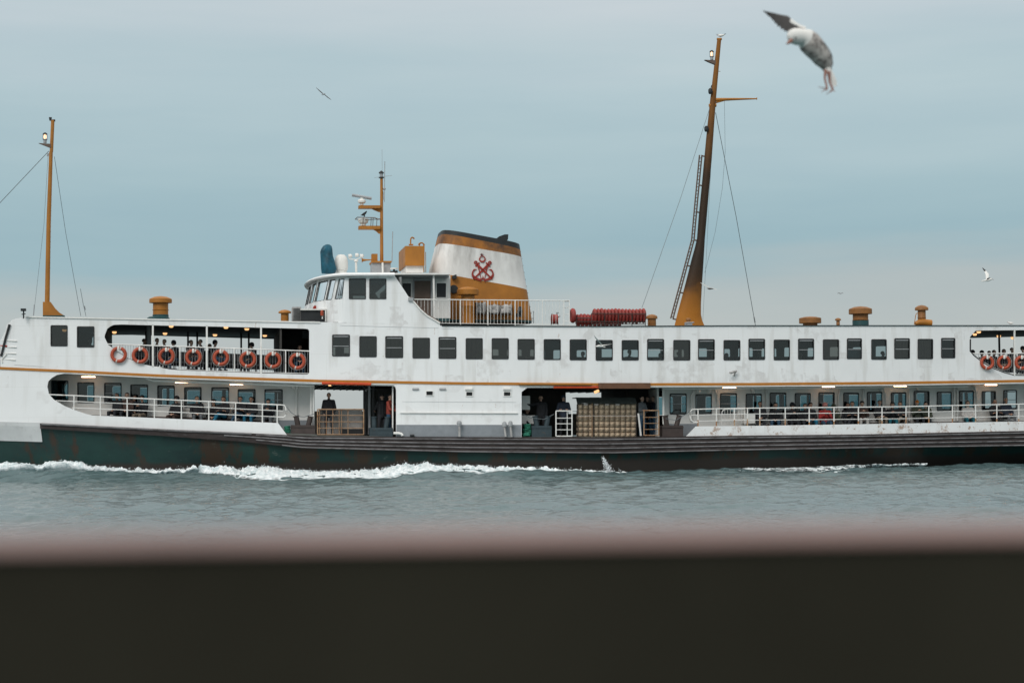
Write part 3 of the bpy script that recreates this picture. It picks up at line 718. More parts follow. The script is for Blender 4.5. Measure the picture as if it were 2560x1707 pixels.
# low barrier behind the right railing
mb = MB(); bx_ = [(1805, 1030), (1808, 1025), (1814, 1023), (1862, 1022.5), (1862, 1034)]
mb.tube([P(x, y, .5) for x, y in [(1804, 1062)] + bx_ + [(1863, 1062)]], .02, 6); mb.tube([P(1804, 1049, .5), P(1863, 1048, .5)], .018, 6)
for x in range(1812, 1862, 7): mb.tube([P(x, 1023, .5), P(x, 1062, .5)], .008, 4)
mb.build('barrier', M['white_tube'], ship)
mb = MB(); mb.pbox(1862, 1036, 1888, 1058, .7, .5); mb.build('deck_locker', M['white_in'], ship)
# upper promenade rails
ut = cv([(265, 860), (400, 864.5), (517, 868.5), (652, 873.5), (773, 877.5)])
ub = cv([(275, 868), (291, 878), (318, 897), (345, 908.5), (378, 916), (400, 918), (420, 922), (453, 924), (517, 926.5), (654, 930.5), (772, 933.5)])
lo = [(x, ub(x)) for x in (270, 280, 291, 304, 318, 331, 345, 361, 378, 400, 420, 453, 517, 586, 654, 714, 772)]
bal = [(x, ut(x), ub(x)) for x in np.arange(300, 772, 6.7)]
railing('railing', [[(x, ut(x)) for x in xs_(265, 773)], lo], [(450, ut(450), ub(450) + 1), (586, ut(586), ub(586) + 1), (714, ut(714), ub(714) + 1)], .03, .022, balus=bal)
mb = MB(); UOTc, UOBc = cv(UOT), cv(UOB)
for x in (382, 517, 652.5):
    q = MB(); q.pbox(x - 2.2, UOTc(x) - 1, x + 2.2, UOBc(x) + 1.5, .0, .07); q.build('stanchion', M['white_tube'], ship)
# dark backing lip along the curve
dl = MB(); dl.tube([P(x, y - 2.2, .05) for x, y in [(262, 850), (268, 862), (280, 873), (291, 881), (318, 899), (345, 911), (378, 919.5), (400, 922), (453, 928), (517, 930.5), (654, 935), (770, 938)]], .05, 6); dl.build('coaming', M['rubber'], ship)
ut2 = cv([(2428, 883.5), (2560, 883.3), (2900, 880)]); ub2 = cv([(2429, 884), (2455, 902), (2481, 918), (2508, 928.5), (2535, 936), (2560, 936.3), (2900, 932)])
lo2 = [(x, ub2(x)) for x in (2429, 2442, 2455, 2468, 2481, 2494, 2508, 2521, 2535, 2560, 2700, 2890)]
railing('railing', [[(x, ut2(x)) for x in xs_(2426, 2890)], lo2], [(2640, ut2(2640), ub2(2640)), (2780, ut2(2780), ub2(2780))], .03, .02, balus=[(x, ut2(x), ub2(x)) for x in np.arange(2440, 2880, 6)])
URTc, URBc = cv(URT), cv(URB)
q = MB(); q.pbox(2535, URTc(2536) - 1, 2538.4, URBc(2536) + 1.5, .0, .07); q.build('stanchion', M['white_tube'], ship)
dl = MB(); dl.tube([P(x, y - 2.2, .05) for x, y in [(2425, 850), (2425, 880), (2433, 890), (2455, 908), (2481, 923), (2508, 933.5), (2535, 941), (2560, 941.5), (2880, 937)]], .05, 6); dl.build('coaming', M['rubber'], ship)
# bow railing at the far left
mb = MB()
for y0, y1 in ((851, 852.5), (866.5, 868), (882, 884), (897, 899.5)): mb.tube([P(-70, y0 - 3, .4), P(0, y0, .02), P(42 - (y0 - 851) * .08, y1, -.03)], .022, 6)
for x in (-60, -30): mb.tube([P(x, 848, .3), P(x, 906, .3)], .025, 6)
mb.build('railing', M['white_tube'], ship)
mb = MB(); mb.tube([P(6, 906, -.02), P(5, 902, -.02), P(6, 896, -.02), P(12, 890, -.02), P(17, 885, -.02)], .028, 6); mb.build('bracket', M['white_tube'], ship)
# boat-deck railing beside funnel
rt = lambda x: 748.4 + (x - 1040) * .0085; rb = lambda x: 808 + (x - 1100) * .0125
railing('railing', [[(x, rt(x)) for x in xs_(1036, 1423, 40)], [(x, rb(x)) for x in xs_(1099, 1423, 40)]],
        [(x, rt(x), rb(x) + 3) for x in (1151.4, 1220, 1288, 1356, 1410, 1423.5)], .05, .017,
        balus=[(x, rt(x), rb(x)) for x in np.arange(1046, 1408, 8.6) if x > 1100] + [(x, rt(x), cv([(1035, 755), (1051, 774), (1069, 790), (1087, 800), (1100, 808)])(x)) for x in np.arange(1044, 1100, 8.6)], bmat='white_tube')
mb = MB()
for y in (768, 785, 802): mb.tube([PK(1410, y + 2, .05), PK(1423, y, .05)], .012, 5)
mb.tube([PK(1410, 753, .05), PK(1424, 752, .05)], .03, 5); mb.build('ladder', M['white_tube'], ship)
# ---------------------------------------------------------------- bridge
btop = cv([(866, 693), (986, 688), (1023, 744), (1035, 755), (1051, 774), (1069, 790), (1087, 800), (1100, 808.5)])
bw = [(873, 697, 914, 747), (924, 697.5, 965, 747)]
bh = [rect_hole(*w, r=2) for w in bw]
for far in (False, True):
    strip_shell('bridge_side', 866, 1100, btop, lambda x: top_c(x) + .5, bh, (lambda x, y: Far(x, y)) if far else (lambda x, y: P(x, y)), [M['white'], M['grey_in']], ship, flip=far, breaks=(986, 1023, 1035, 1051, 1069, 1087))
for w in bw: window(*w, 0, 0, M['glass_dark'], r=2)
slant = [(986, 690), (1023, 744), (1035, 755), (1051, 774), (1069, 790), (1087, 800), (1100, 808)]
mb = MB(); mb.tube([P(x, y, -.04) for x, y in slant[1:]], .035, 6); mb.build('slanted_rail', M['white_tube'], ship)
mb = MB(); mb.tube([P(x + 2.5, y - 1.5, .04) for x, y in slant[1:]], .03, 6); mb.build('slanted_edge', M['brown_door'], ship)
mb = MB(); mb.pbox(1021, 744, 1033.5, 752, -.1, .14); mb.build('junction_box', M['grey_metal'], ship)
# curved front with raked windows
zs_ = P(868, 747).z; zt_ = P(868, 692).z; zb_ = P(868, 806).z
X0 = P(868, 740).x; C0 = V((X0, Yn(X0), 0)); BB = B(X0)
def bfront(t, z, grow=0.0):
    h = (z - zs_) / (zt_ - zs_); lean = .2 * h * min(1, math.sin(t) / .25) if h > 0 else 0
    q = C0 + ND * (BB / 2 - math.cos(t) * (BB / 2 + grow)) + TD * (-(1.55 + grow) * math.sin(t) + lean)
    return V((q.x, q.y, z))
ti = [(.13, .33), (.42, .58), (.64, .96), (1.03, 1.22), (1.32, 1.55)]; ti += [(PI - b, PI - a) for a, b in reversed(ti)]
def hole_t(a, b): 
    z0, z1 = zs_ + .0, zt_ - .08
    return {'xs': [a * 100, b * 100], 't': lambda x: -z1 * 60, 'b': lambda x: -z0 * 60}
strip_shell('bridge_front', 0, 314.1, lambda x: -zt_ * 60, lambda x: -zb_ * 60, [hole_t(a, b) for a, b in ti], lambda x, y: bfront(x / 100, -y / 60), [M['white'], M['grey_in']], ship, step=8, flip=True)
for a, b in ti:
    mb = MB(); n = 4; vs = []
    for i in range(n + 1):
        t = a + (b - a) * i / n
        for z in (zs_, zt_ - .08): vs.append(bfront(t, z, -.05))
    mb.add(vs, [(2 * i, 2 * i + 2, 2 * i + 3, 2 * i + 1) for i in range(n)])
    w = mb.build('front_window', M['glass_dark'], ship)
    q = MB()
    for t in (a, b): q.tube([bfront(t, zs_, -.02), bfront(t, zt_ - .08, -.02)], .022, 5)
    for z in (zs_, zt_ - .08): q.tube([bfront(a + (b - a) * k / 3, z, -.02) for k in range(4)], .022, 5)
    q.build('frame', M['rubber'], w)
# bridge roof
def plan(grow, xr, z):
    pts = []
    for i in range(33):
        t = PI * i / 32; q = C0 + ND * (BB / 2 - math.cos(t) * (BB / 2 + grow)) + TD * (-(1.3 + grow) * math.sin(t)); pts.append(V((q.x, q.y, z)))
    e = V((xr, Yn(xr), 0)); pts.append(V(((e + ND * (BB + grow)).x, (e + ND * (BB + grow)).y, z))); pts.append(V(((e - ND * grow).x, (e - ND * grow).y, z)))
    return pts
xr = P(986, 690).x; zr0 = P(900, 691).z; zr1 = P(900, 681).z
mb = MB(); rings = [plan(.22, xr, zr0), plan(.26, xr, zr0 + .05), plan(.2, xr, zr1 - .05), plan(-.1, xr, zr1 + .0), plan(-1.2, xr, zr1 + .06)]
n = len(rings[0]); mb.v = [p for r in rings for p in r]
for k in range(4):
    for i in range(n): mb.f.append((k * n + i, k * n + (i + 1) % n, (k + 1) * n + (i + 1) % n, (k + 1) * n + i)); mb.m.append(0)
mb.f += [tuple(range(n)), tuple(range(4 * n, 5 * n))]; mb.m += [0, 0]
mb.build('bridge_roof', M['white_low'], ship)
crosswall('bridge_aft_wall', 1000, zt_, zb_, .15, -.1, M['grey_in'], py=740)
mb = MB(); mb.pbox(794, 696, 812, 704, 1.8, .06); mb.build('awning_box', M['white_tube'], ship)
deckm('bridge_floor', lambda X: zb_ + .02, X0 - .6, P(1098, 800).x, .1, M['deck'])
mb = MB(); c = bfront(.9, zs_ - .27, .03); mb.lathe(c, [(.0, -.02), (.11, -.02), (.11, .02), (0, .02)], axis=(-.4, -1, 0), seg=12); mb.build('bridge_badge', M['emblem_red'], ship)

# ---------------------------------------------------------------- cabin behind the bridge
K = 1.9
mb = MB(); mb.kbox(990, 689, 1126, 803, K, 3.4); cab = mb.build('aft_cabin', M['white_in'], ship)
mb = MB(); mb.kbox(984, 682.5, 1124, 686.5, K - 1.1, 5.2); mb.build('cabin_roof', M['white_tube'], cab)
mb = MB(); mb.kbox(986, 686.8, 1123, 693, K - .5, .45); mb.build('roof_beam', M['grey_metal'], cab)
mb = MB(); mb.kbox(1036, 702, 1076.5, 800, K - .06, .05); mb.build('door', M['brown_door'], cab)
mb = MB(); mb.kbox(1033, 698, 1035.8, 800, K - .1, .1); mb.kbox(1077, 698, 1079.5, 800, K - .1, .1); mb.kbox(1035.9, 698, 1076.9, 701.8, K - .1, .1); mb.build('door_frame', M['grey_metal'], cab)
for (x0, y0, x1, y1) in ((1006, 708, 1027.5, 742), (1091.6, 708, 1115, 743.5)):
    mb = MB(); mb.kbox(x0, y0, x1, y1, K - .03, .025); w = mb.build('cabin_window', M['black'], cab)
    mb = MB(); mb.kbox(x0 - 2.5, y0 - 3, x1 + 2.5, y0, K - .06, .058); mb.kbox(x0 - 2.5, y1, x1 + 2.5, y1 + 2.5, K - .06, .058); mb.kbox(x0 - 2.5, y0, x0, y1, K - .06, .058); mb.kbox(x1, y0, x1 + 2.5, y1, K - .06, .058)
    mb.build('frame', M['white_tube'], w)
mb = MB(); mb.tube([PK(1084, 686, K - .9), PK(1085, 748, K - .9), PK(1085, 803, K - .9)], .045, 8); mb.build('cabin_post', M['white_tube'], cab)
mb = MB(); mb.kbox(1079.8, 795.5, 1126, 803, K - .02, .015); mb.build('cabin_plinth', M['teal'], cab)

# tank on the cabin roof
mb = MB(); mb.kbox(1013, 615, 1061.5, 664, 2.6, 2.9); tank = mb.build('roof_tank', M['orange'], ship)
mb = MB(); mb.kbox(1015, 664.2, 1058, 681.5, 2.75, 2.4); mb.build('tank_base', M['white_tube'], tank)
mb = MB()
hk = [(1026.6, 614), (1026.6, 599), (1028, 595), (1031, 593.6), (1034, 595), (1035.5, 598)]
mb.tube([PK(x, y, 3.2) for x, y in hk], .035, 6); mb.tube([PK(1022, 612, 3.2), PK(1033, 612, 3.2)], .04, 6)
hk = [(1046, 613), (1048, 609), (1052, 607), (1056, 607.5), (1060, 611), (1061, 614)]
mb.tube([PK(x, y, 3.2) for x, y in hk], .03, 6); mb.torus(PK(1054, 613, 3.2), .09, .02, ND, 14, 6)
mb.build('vent_pipe', M['orange'], tank, smooth=True)
mb = MB(); mb.tube([PK(1064, 630, 2.6), PK(1064.5, 681, 2.6)], .018, 5); mb.tube([PK(1059, 665, 2.5), PK(1060, 681, 2.5)], .03, 5); mb.build('drain_pipe', M['rust_tan'], tank)

# ---------------------------------------------------------------- funnel
KC, HK = 5.0, 1.55
def lerp(a, b, t): return a + (b - a) * t
FL = lambda y: np.interp(y, [580, 614, 681, 808], [1099.5, 1091, 1074, 1064]); FR = lambda y: np.interp(y, [612, 800], [1291.5, 1323.8])
def fpt(th, ya, yb):            # ya: picture y of this ring at the left edge, yb at the right
    c, s = math.cos(th), math.sin(th); n_ = 4.5
    r = (abs(c) ** n_ + abs(s) ** n_) ** (-1 / n_); cx, sy = c * r, s * r
    u = (cx + 1) / 2; y = lerp(ya, yb, u)
    xl, xr_ = FL(ya), FR(yb); px = lerp(float(xl), float(xr_), u)
    return PK(px, y, KC) + ND * (sy * HK)
rows = [(581, 617, 0), (591, 631, 0), (602, 639, 1), (614.5, 649, 1), (632, 668, 2), (650, 688, 2), (668, 709, 2), (687, 729.6, 2), (725, 755, 3), (765, 780, 3), (803.5, 804.5, 3), (808.5, 809.5, 4)]
mb = MB(); NS = 56
for (a, b, m) in rows:
    for i in range(NS): mb.v.append(fpt(2 * PI * i / NS, a, b))
mats = [0, 1, 1, 2, 2, 2, 2, 3, 3, 3, 4]
for k in range(len(rows) - 1):
    for i in range(NS): mb.f.append((k * NS + i, k * NS + (i + 1) % NS, (k + 1) * NS + (i + 1) % NS, (k + 1) * NS + i)); mb.m.append(mats[k])
mb.f.append(tuple(range(NS))); mb.m.append(0)
funnel = mb.build('funnel', [M['black'], M['funnel_orange_top'], M['funnel_white'], M['orange'], M['teal']], ship, smooth=True)
mb = MB()
def cowl(pts, k, d): mb.prism([PK(x, y, k) for x, y in pts], ND * d)
cowl([(1236, 601), (1248, 591), (1262, 586), (1271, 586), (1270, 599), (1262, 606), (1258, 612)], 4.2, 1.4)
cowl([(1174, 594), (1184, 587), (1196, 594)], 4.4, .9); cowl([(1192, 597), (1199, 592), (1206, 592.5), (1210, 599)], 4.2, .9)
mb.build('exhaust_cowl', M['black'], funnel)
mb = MB()
for y in (629.6, 647, 664.5, 681.6, 699, 716.2, 733, 767.3, 784, 802):
    x = float(FR(y)); p = PK(x - 1.5, y, KC); mb.tube([p - ND * .12, p - ND * .12 + TD * .14], .014, 5); mb.tube([p + ND * .12, p + ND * .12 + TD * .14], .014, 5); mb.tube([p - ND * .13 + TD * .14, p + ND * .13 + TD * .14], .016, 5)
mb.build('rungs', M['black'], funnel)
mb = MB(); mb.tube([PK(1322, 784, KC), PK(1334, 778, KC), PK(1334, 808, KC)], .02, 5); mb.tube([PK(1322, 800, KC), PK(1334, 795, KC)], .02, 5); mb.build('ladder_rail', M['grey_metal'], funnel)
mb = MB(); c = PK(1134, 723.5, KC - HK - .02); mb.lathe(c, [(.0, -.05), (.16, -.05), (.16, .1), (0, .1)], axis=-ND, seg=18); mb.torus(c - ND * .06, .17, .025, ND, 20, 6); mb.build('porthole', M['black'], funnel)
mb = MB(); mb.kbox(1131, 690, 1141.5, 696.5, 3.2, .25); mb.prism([PK(1131, 690, 3.2), PK(1138, 686.5, 3.2), PK(1141.5, 686.5, 3.2), PK(1141.5, 690, 3.2)], ND * .25); mb.build('floodlight', M['black'], funnel)
for (x0, y0, x1, y1) in ((1190, 757.5, 1213, 784), (1222, 763, 1246, 783.5), (1254, 764.5, 1279, 784.5)):
    mb = MB(); n = 7; vs = []
    for j in range(n):
        for i in range(n):
            x = lerp(x0, x1, i / (n - 1)) + random.uniform(-.7, .7); y = lerp(y0, y1, j / (n - 1)) + random.uniform(-.7, .7); vs.append(PK(x, y, 3.05 + random.uniform(-.03, .05)))
    mb.add(vs, [(j * n + i, j * n + i + 1, (j + 1) * n + i + 1, (j + 1) * n + i) for j in range(n - 1) for i in range(n - 1)])
    o = mb.build('canvas_cover', M['concrete_grey'], funnel, smooth=True); md = o.modifiers.new('t', 'SOLIDIFY'); md.thickness = .12
    q = MB()
    for xx in (x0 - 1.5, x1 + 1.5): q.kbox(xx - 1, y0 - 2, xx + 1, y1 + 3, 3.1, .3)
    q.kbox(x0 - .5, y1 + .5, x1 + .5, y1 + 2.6, 3.12, .26); q.kbox(x0 - .5, y0 - 1.5, x1 + .5, y0 - .2, 3.12, .26); q.build('rack_frame', M['brown_door'], o)
mb = MB(); mb.lathe(PK(1300, 778, 3.2), [(0, -.1), (.1, -.1), (.12, 0), (.08, .18), (.03, .22), (0, .22)], seg=12); mb.kbox(1292, 783, 1305, 792, 3.15, .2); mb.build('deck_lamp', M['black'], funnel)
# emblem: two crossed anchors under crescent and star
def E(zx, zy, k=KC - HK - .02): return PK(1160 + zx / 15.68, 620 + zy / 15.68, k)
EU = .001 * 1000 * (FPX / 79.0) ** -1 / 15.68           # metres per zoom pixel
mb = MB()
def poly(pts, ws, m=0):
    n = len(pts); L = []; R = []
    for i, (x, y) in enumerate(pts):
        a = pts[max(i - 1, 0)]; b = pts[min(i + 1, n - 1)]; dx, dy = b[0] - a[0], b[1] - a[1]; l = math.hypot(dx, dy); nx, ny = -dy / l, dx / l
        w = ws[i] / 2 if isinstance(ws, (list, tuple)) else ws / 2; L.append((x + nx * w, y + ny * w)); R.append((x - nx * w, y - ny * w))
    vs = []
    for (a, b) in zip(L, R): vs += [E(*a), E(*b), E(*a) - ND * .03, E(*b) - ND * .03]
    fs = []
    for i in range(n - 1):
        o = i * 4; fs += [(o + 2, o + 3, o + 7, o + 6), (o, o + 4, o + 5, o + 1), (o, o + 2, o + 6, o + 4), (o + 1, o + 5, o + 7, o + 3)]
    fs += [(0, 1, 3, 2), (n * 4 - 4, n * 4 - 2, n * 4 - 1, n * 4 - 3)]; mb.add(vs, fs, m)
def mir(pts): return [(1466 - x, y + 8) for x, y in pts]
for f in (lambda p: p, mir):
    poly(f([(505, 640), (600, 730), (735, 860), (880, 1000), (1040, 1150)]), [95, 88, 80, 62, 50])
    poly(f([(600, 570), (520, 650), (445, 715)]), [50, 62, 50])
    poly(f([(500, 830), (400, 850), (345, 930), (328, 1020), (345, 1090), (420, 1160), (520, 1215), (620, 1245), (690, 1225), (740, 1175)]), [6, 62, 55, 60, 90, 110, 95, 75, 60, 30])
    poly(f([(360, 1140), (385, 1215), (375, 1240)]), [60, 50, 10]); poly(f([(655, 1240), (640, 1340)]), [36, 14])
    poly(f([(540, 740), (590, 860), (600, 960), (640, 1080), (660, 1200)]), [30, 42, 26, 20, 22])
    c = f([(458, 570)])[0]; n_ = 18
    poly([(c[0] + 50 * math.cos(2 * PI * i / n_), c[1] + 50 * math.sin(2 * PI * i / n_)) for i in range(n_ + 1)], 42)
poly([(735, 1090), (750, 1200)], [14, 60])
n_ = 26
pts, ws = [], []
for i in range(n_ + 1):
    t = math.radians(-100 + 352 * i / n_); pts.append((715 + 108 * math.cos(t), 430 + 108 * math.sin(t)))
    ws.append(lerp(26, 62, (math.sin(t) + 1) / 2))
poly(pts, ws, 0)
star = []
for i in range(10):
    r = 68 if i % 2 == 0 else 30; t = -PI / 2 + i * PI / 5; star.append(E(693 + r * math.cos(t), 265 + r * math.sin(t), KC - HK - .02))
mb.prism(star, -ND * .03, 1)
mb.build('emblem', [M['emblem_red'], M['emblem_dark']], funnel)

# ---------------------------------------------------------------- roof vents
def vent(px0, px1, ytop, ycap, ybase, k, stem=.62, basecol=None, yb2=None, name='roof_vent', elbow=False):
    vmat = 'vent_orange_shaded' if px0 > 1600 else 'orange'
    c = (px0 + px1) / 2; b = PK(c, ybase, k); top = PK(c, ytop, k); w = (PK(px1, ybase, k) - PK(px0, ybase, k)).length / 2
    h = top.z - b.z; zc_ = PK(c, ycap, k).z - b.z; s = w * stem; mb = MB()
    mb.lathe((b.x, b.y, b.z - .1), [(s, 0), (s, .12), (s * 1.0, zc_ * .62), (s * 1.08, zc_ * .66), (s, zc_ * .7), (s, zc_ + .12)], seg=20)
    o = mb.build(name, M[vmat], ship, smooth=True)
    dome = min(.14, h * .2)
    mb = MB(); mb.lathe((b.x, b.y, b.z), [(s * .8, zc_ + .005), (w, zc_), (w * 1.0, h - dome), (w * .94, h - dome * .8), (w * .55, h - dome * .25), (0.0, h)], seg=24)
    mb.build('cap', M[vmat], o, smooth=True)
    if basecol: mb = MB(); z2 = PK(c, yb2, k).z - b.z; mb.lathe((b.x, b.y, b.z - .1), [(s * 1.05, 0), (s * 1.05, z2 + .1), (s * .9, z2 + .12)], seg=20); mb.build('base', M[basecol], o, smooth=True)
    return o
vent(373, 430, 740, 757, 793, 4, .68, 'teal', 787)
mb = MB(); mb.lathe(PK(396, 797, 4), [(.48, -.05), (.48, .03), (.4, .09), (0, .09)], seg=20); mb.build('hatch_cover', M['teal'], ship, smooth=True)
vent(696, 728, 774, 783, 803, 1.6, .62)
vent(1143, 1197, 716.5, 737, 803, 2.4, .62)
vent(1616, 1643.5, 785.5, 797, 814.5, 3, .74)
vent(1999, 2052, 791, 808, 815, 4, .66)
vent(2088, 2102.5, 794.5, 801, 814, 3, .58)
vent(2124, 2179, 765.5, 785, 814, 4, .67, 'teal', 802)
o = vent(2289, 2320.5, 762.5, 775.5, 813.5, 4, .6)
mb = MB(); a = PK(2288, 809, 3.8); b = PK(2328, 808, 3.8); mb.tube([a, PK(2296, 806, 3.8), PK(2310, 806, 3.8), b], [.08, .13, .16, .16], 12)
mb.tube([PK(2285.5, 812, 3.8), PK(2289, 790, 3.8), PK(2290.5, 784, 3.8), PK(2296, 782.5, 3.8)], .018, 5); mb.build('elbow', M['orange'], o, smooth=True)
vent(1715, 1727, 794, 801, 812, 3.3, .75, name='roof_vent')
mb = MB(); mb.kbox(1717, 805, 1731, 813, 3.1, .4); mb.tube([PK(1713, 807, 3.1), PK(1735, 806, 3.1)], .03, 6); mb.build('winch', M['grey_metal'], ship)

# equipment left of the bridge
mb = MB(); mb.kbox(731, 767, 753, 801, 1.5, .9); ac = mb.build('air_conditioner', M['concrete_grey'], ship)
mb = MB()
for y in range(771, 799, 3): mb.kbox(733, y, 751, y + .8, 1.47, .028)
mb.build('grille', M['rubber'], ac)
mb = MB(); mb.kbox(752, 775.5, 812, 803, 1.3, .08); sc_ = mb.build('screen_box', M['black'], ship)
mb = MB(); mb.kbox(751, 772, 816, 775.3, 1.2, .9); mb.kbox(812.5, 775.5, 816, 804, 1.2, .9); mb.build('screen_frame', M['white_tube'], sc_)
mb = MB(); mb.lathe(PK(805, 783, 1.1), [(0, -.1), (.06, -.1), (.07, .05), (.04, .12), (0, .14)], seg=12); mb.tube([PK(806, 788, 1.15), PK(806, 797, 1.15)], .03, 6, mi=1); mb.build('signal_lamp', [M['ring_red'], M['white_tube']], sc_)
mb = MB(); mb.kbox(51.5, 771, 64, 777, 2.2, .25); mb.tube([PK(59, 776, 2.3), PK(59, 796, 2.3)], .03, 6); mb.tube([PK(54, 786, 2.3), PK(64, 784, 2.3)], .02, 5); mb.build('floodlight', M['black'], ship)
mb = MB(); mb.tube([P(24, 811, -.05), P(14, 845, -.04), P(3, 890, -.03)], .05, 6); mb.build('front_post', M['rubber'], ship)
mb = MB(); mb.pbox(-40, 861, 15, 906, .3, .5); mb.build('bow_locker', M['brown_door'], ship)
mb = MB(); mb.tube([P(-20, 862, .1), P(18, 865.5, .0)], .05, 6); mb.build('red_pipe', M['emblem_red'], ship)

# bridge-top gear
mb = MB(); c = PK(853, 678, 2.6); w = (PK(869, 650, 2.6) - PK(835, 650, 2.6)).length / 2; hh = (PK(853, 630, 2.6) - PK(853, 672, 2.6)).z
mb.lathe(c, [(w * .8, -.15), (w * .8, .02), (w * .92, .04), (w * 1.0, .12), (w, hh * .5), (w * .94, hh * .70), (w * .76, hh * .88), (w * .45, hh * .97), (0, hh * 1.0)], seg=28)
mb.build('radome', M['dome_white'], ship, smooth=True)
mb = MB(); c = V(PK(822, 686, 2.0)); sl = [(684, 804, 838), (672, 802.5, 842), (660, 802, 838.5), (650, 801.5, 836), (640, 801, 832.5), (630, 800.5, 831.5), (622, 803, 831), (615, 808, 829), (611.5, 814, 824), (610.8, 817.5, 820)]
NSg = 20; prev = None
for (y, xa, xb) in sl:
    a = PK(xa, y, 2.2); b = PK(xb, y, 2.2); cc = (a + b) / 2; r = (b - a).length / 2
    for i in range(NSg):
        t = 2 * PI * i / NSg; wob = 1 + .13 * math.sin(5 * t + y * .11) + random.uniform(-.06, .06)
        mb.v.append(cc + TD * (math.cos(t) * r) + ND * (math.sin(t) * r * .7 * wob))
for k in range(len(sl) - 1):
    for i in range(NSg): mb.f.append((k * NSg + i, k * NSg + (i + 1) % NSg, (k + 1) * NSg + (i + 1) % NSg, (k + 1) * NSg + i)); mb.m.append(0)
mb.f += [tuple(range(NSg)), tuple(range((len(sl) - 1) * NSg, len(sl) * NSg))]; mb.m += [0, 0]
cover = mb.build('searchlight_cover', M['blue_tarp'], ship, smooth=True)
mb = MB(); mb.tube([PK(890, 652, 3), PK(890.5, 680, 3)], .05, 8); mb.tube([PK(871, 644, 3), PK(875, 648, 3), PK(890, 649, 3), PK(903, 644, 3)], .022, 6)
for (x, y) in ((875, 640), (892, 638), (904, 640)): mb.lathe(PK(x - 4, y, 3), [(0, 0), (.08, 0), (.085, .12), (.05, .16), (0, .17)], axis=TD, seg=12)
mb.lathe(PK(890.5, 655, 3), [(0, 0), (.1, .02), (.08, .1), (0, .12)], seg=10); mb.build('loudspeaker_cluster', M['dome_white'], ship, smooth=True)
mb = MB(); mb.kbox(930, 655, 977, 683, 3.4, 1.0); base_b = mb.build('mast_base', M['grey_metal'], ship)
mb = MB(); mb.kbox(928.5, 652.4, 979, 656.4, 3.3, 1.2); mb.build('base_plate', M['orange'], base_b)
mb = MB(); mb.tube([PK(956.5, 656.5, 3.2), PK(957, 683, 3.2)], .045, 8); mb.build('white_pipe', M['white_tube'], base_b)
mb = MB(); mb.kbox(929.5, 634.5, 944, 652.3, 3.6, .4); horn = mb.build('horn_box', M['orange'], ship)
a, b = PK(930, 649.5, 3.5), PK(904.5, 650.5, 3.5); mb = MB(); mb.tube([a, lerp(a, b, .5), lerp(a, b, .8), lerp(a, b, .93), b], [.02, .035, .055, .075, .12], 14); mb.build('horn', M['orange'], horn, smooth=True)
mb = MB(); mb.lathe(PK(985, 672, 3), [(.17, -.02), (.17, .03), (0, .03)], seg=14, mi=1); mb.tube([PK(985, 672, 3), PK(985, 682, 3)], .05, 6); mb.tube([PK(975, 681, 3), PK(994, 679, 3)], .06, 6); mb.build('searchlight', [M['black'], M['dome_white']], ship)
mb = MB(); mb.tube([PK(979.8, 655, 3.3), PK(981.8, 579, 3.3)], .018, 5); mb.build('whip_antenna', M['grey_metal'], ship)

# radar mast
K2 = 3.8
mb = MB(); mb.tube([PK(954.3, 655, K2), PK(954, 570, K2), PK(954, 500, K2), PK(953.8, 445, K2)], [.075, .07, .066, .06], 12); rm = mb.build('radar_mast', M['orange'], ship, smooth=True)
def arm(y0, y1, xl, xr, gx, gy):
    mb = MB(); mb.kbox(xl, y0, xr, y1, K2 - .2, .4); mb.prism([PK(gx, y1, K2 - .05), PK(xr, y1, K2 - .05), PK(xr, gy, K2 - .05), PK(xr - 4, gy, K2 - .05), PK(gx + 10, y1 + 5, K2 - .05)], ND * .1); return mb
a1 = arm(513.5, 520.5, 897, 951, 926, 530).build('radar_platform', M['orange'], rm); a2 = arm(564.5, 572.5, 897, 951, 930, 584).build('radar_platform', M['orange'], rm)
mb = MB(); mb.lathe(PK(904.5, 513, K2), [(.08, 0), (.07, .06), (.16, .10), (.18, .18), (.14, .25), (.07, .27), (.07, .32)], seg=16); o = mb.build('radar_base', M['dome_white'], a1, smooth=True)
a, b = PK(880, 488, K2), PK(929, 496.5, K2); mb = MB(); mb.tube([a, b], .065, 8); mb.build('radar_scanner', M['grey_metal'], a1, smooth=True)
mb = MB(); mb.lathe(PK(908, 564.5, K2), [(.12, 0), (.11, .07), (.2, .13), (.24, .25), (.235, .30), (.1, .33), (0, .34)], seg=18); mb.build('radar_base', M['dome_white'], a2, smooth=True)
mb = MB()
for dk in (-.3, .3):
    mb.tube([PK(888, 548.5, K2 + dk * .3), PK(893, 543.5, K2 + dk), PK(938, 544.5, K2 + dk), PK(943, 549, K2 + dk), PK(951, 548, K2 + dk * .3)], .02, 5)
mb.tube([PK(888, 548.5, K2), PK(922, 549.5, K2 - .3), PK(951, 547.5, K2)], .018, 5)
for x in (908, 928, 933, 942.5): mb.tube([PK(x, 544.5, K2 - .3), PK(x - 1, 565, K2 - .2)], .014, 5)
mb.build('guard_rail', M['brown_door'], a2)
mb = MB(); mb.lathe(PK(953.4, 445.5, K2), [(.12, 0), (.12, .04), (.075, .05), (.075, .2), (.12, .21), (.11, .25), (.03, .32), (0, .33)], seg=14, mis=[0, 0, 1, 0, 0, 0, 0]); mb.build('mast_lamp', [M['black'], M['grey_metal']], rm, smooth=True)
mb = MB(); mb.tube([PK(936, 444.5, K2), PK(980, 439, K2)], .008, 4); mb.tube([PK(961, 505, K2), PK(962, 404, K2)], .016, 5); mb.tube([PK(955.5, 428, K2), PK(955, 374, K2)], .007, 4); mb.tube([PK(958, 473, K2), PK(964, 472, K2)], .05, 6); mb.tube([PK(958, 479, K2), PK(959, 500, K2)], .01, 4)
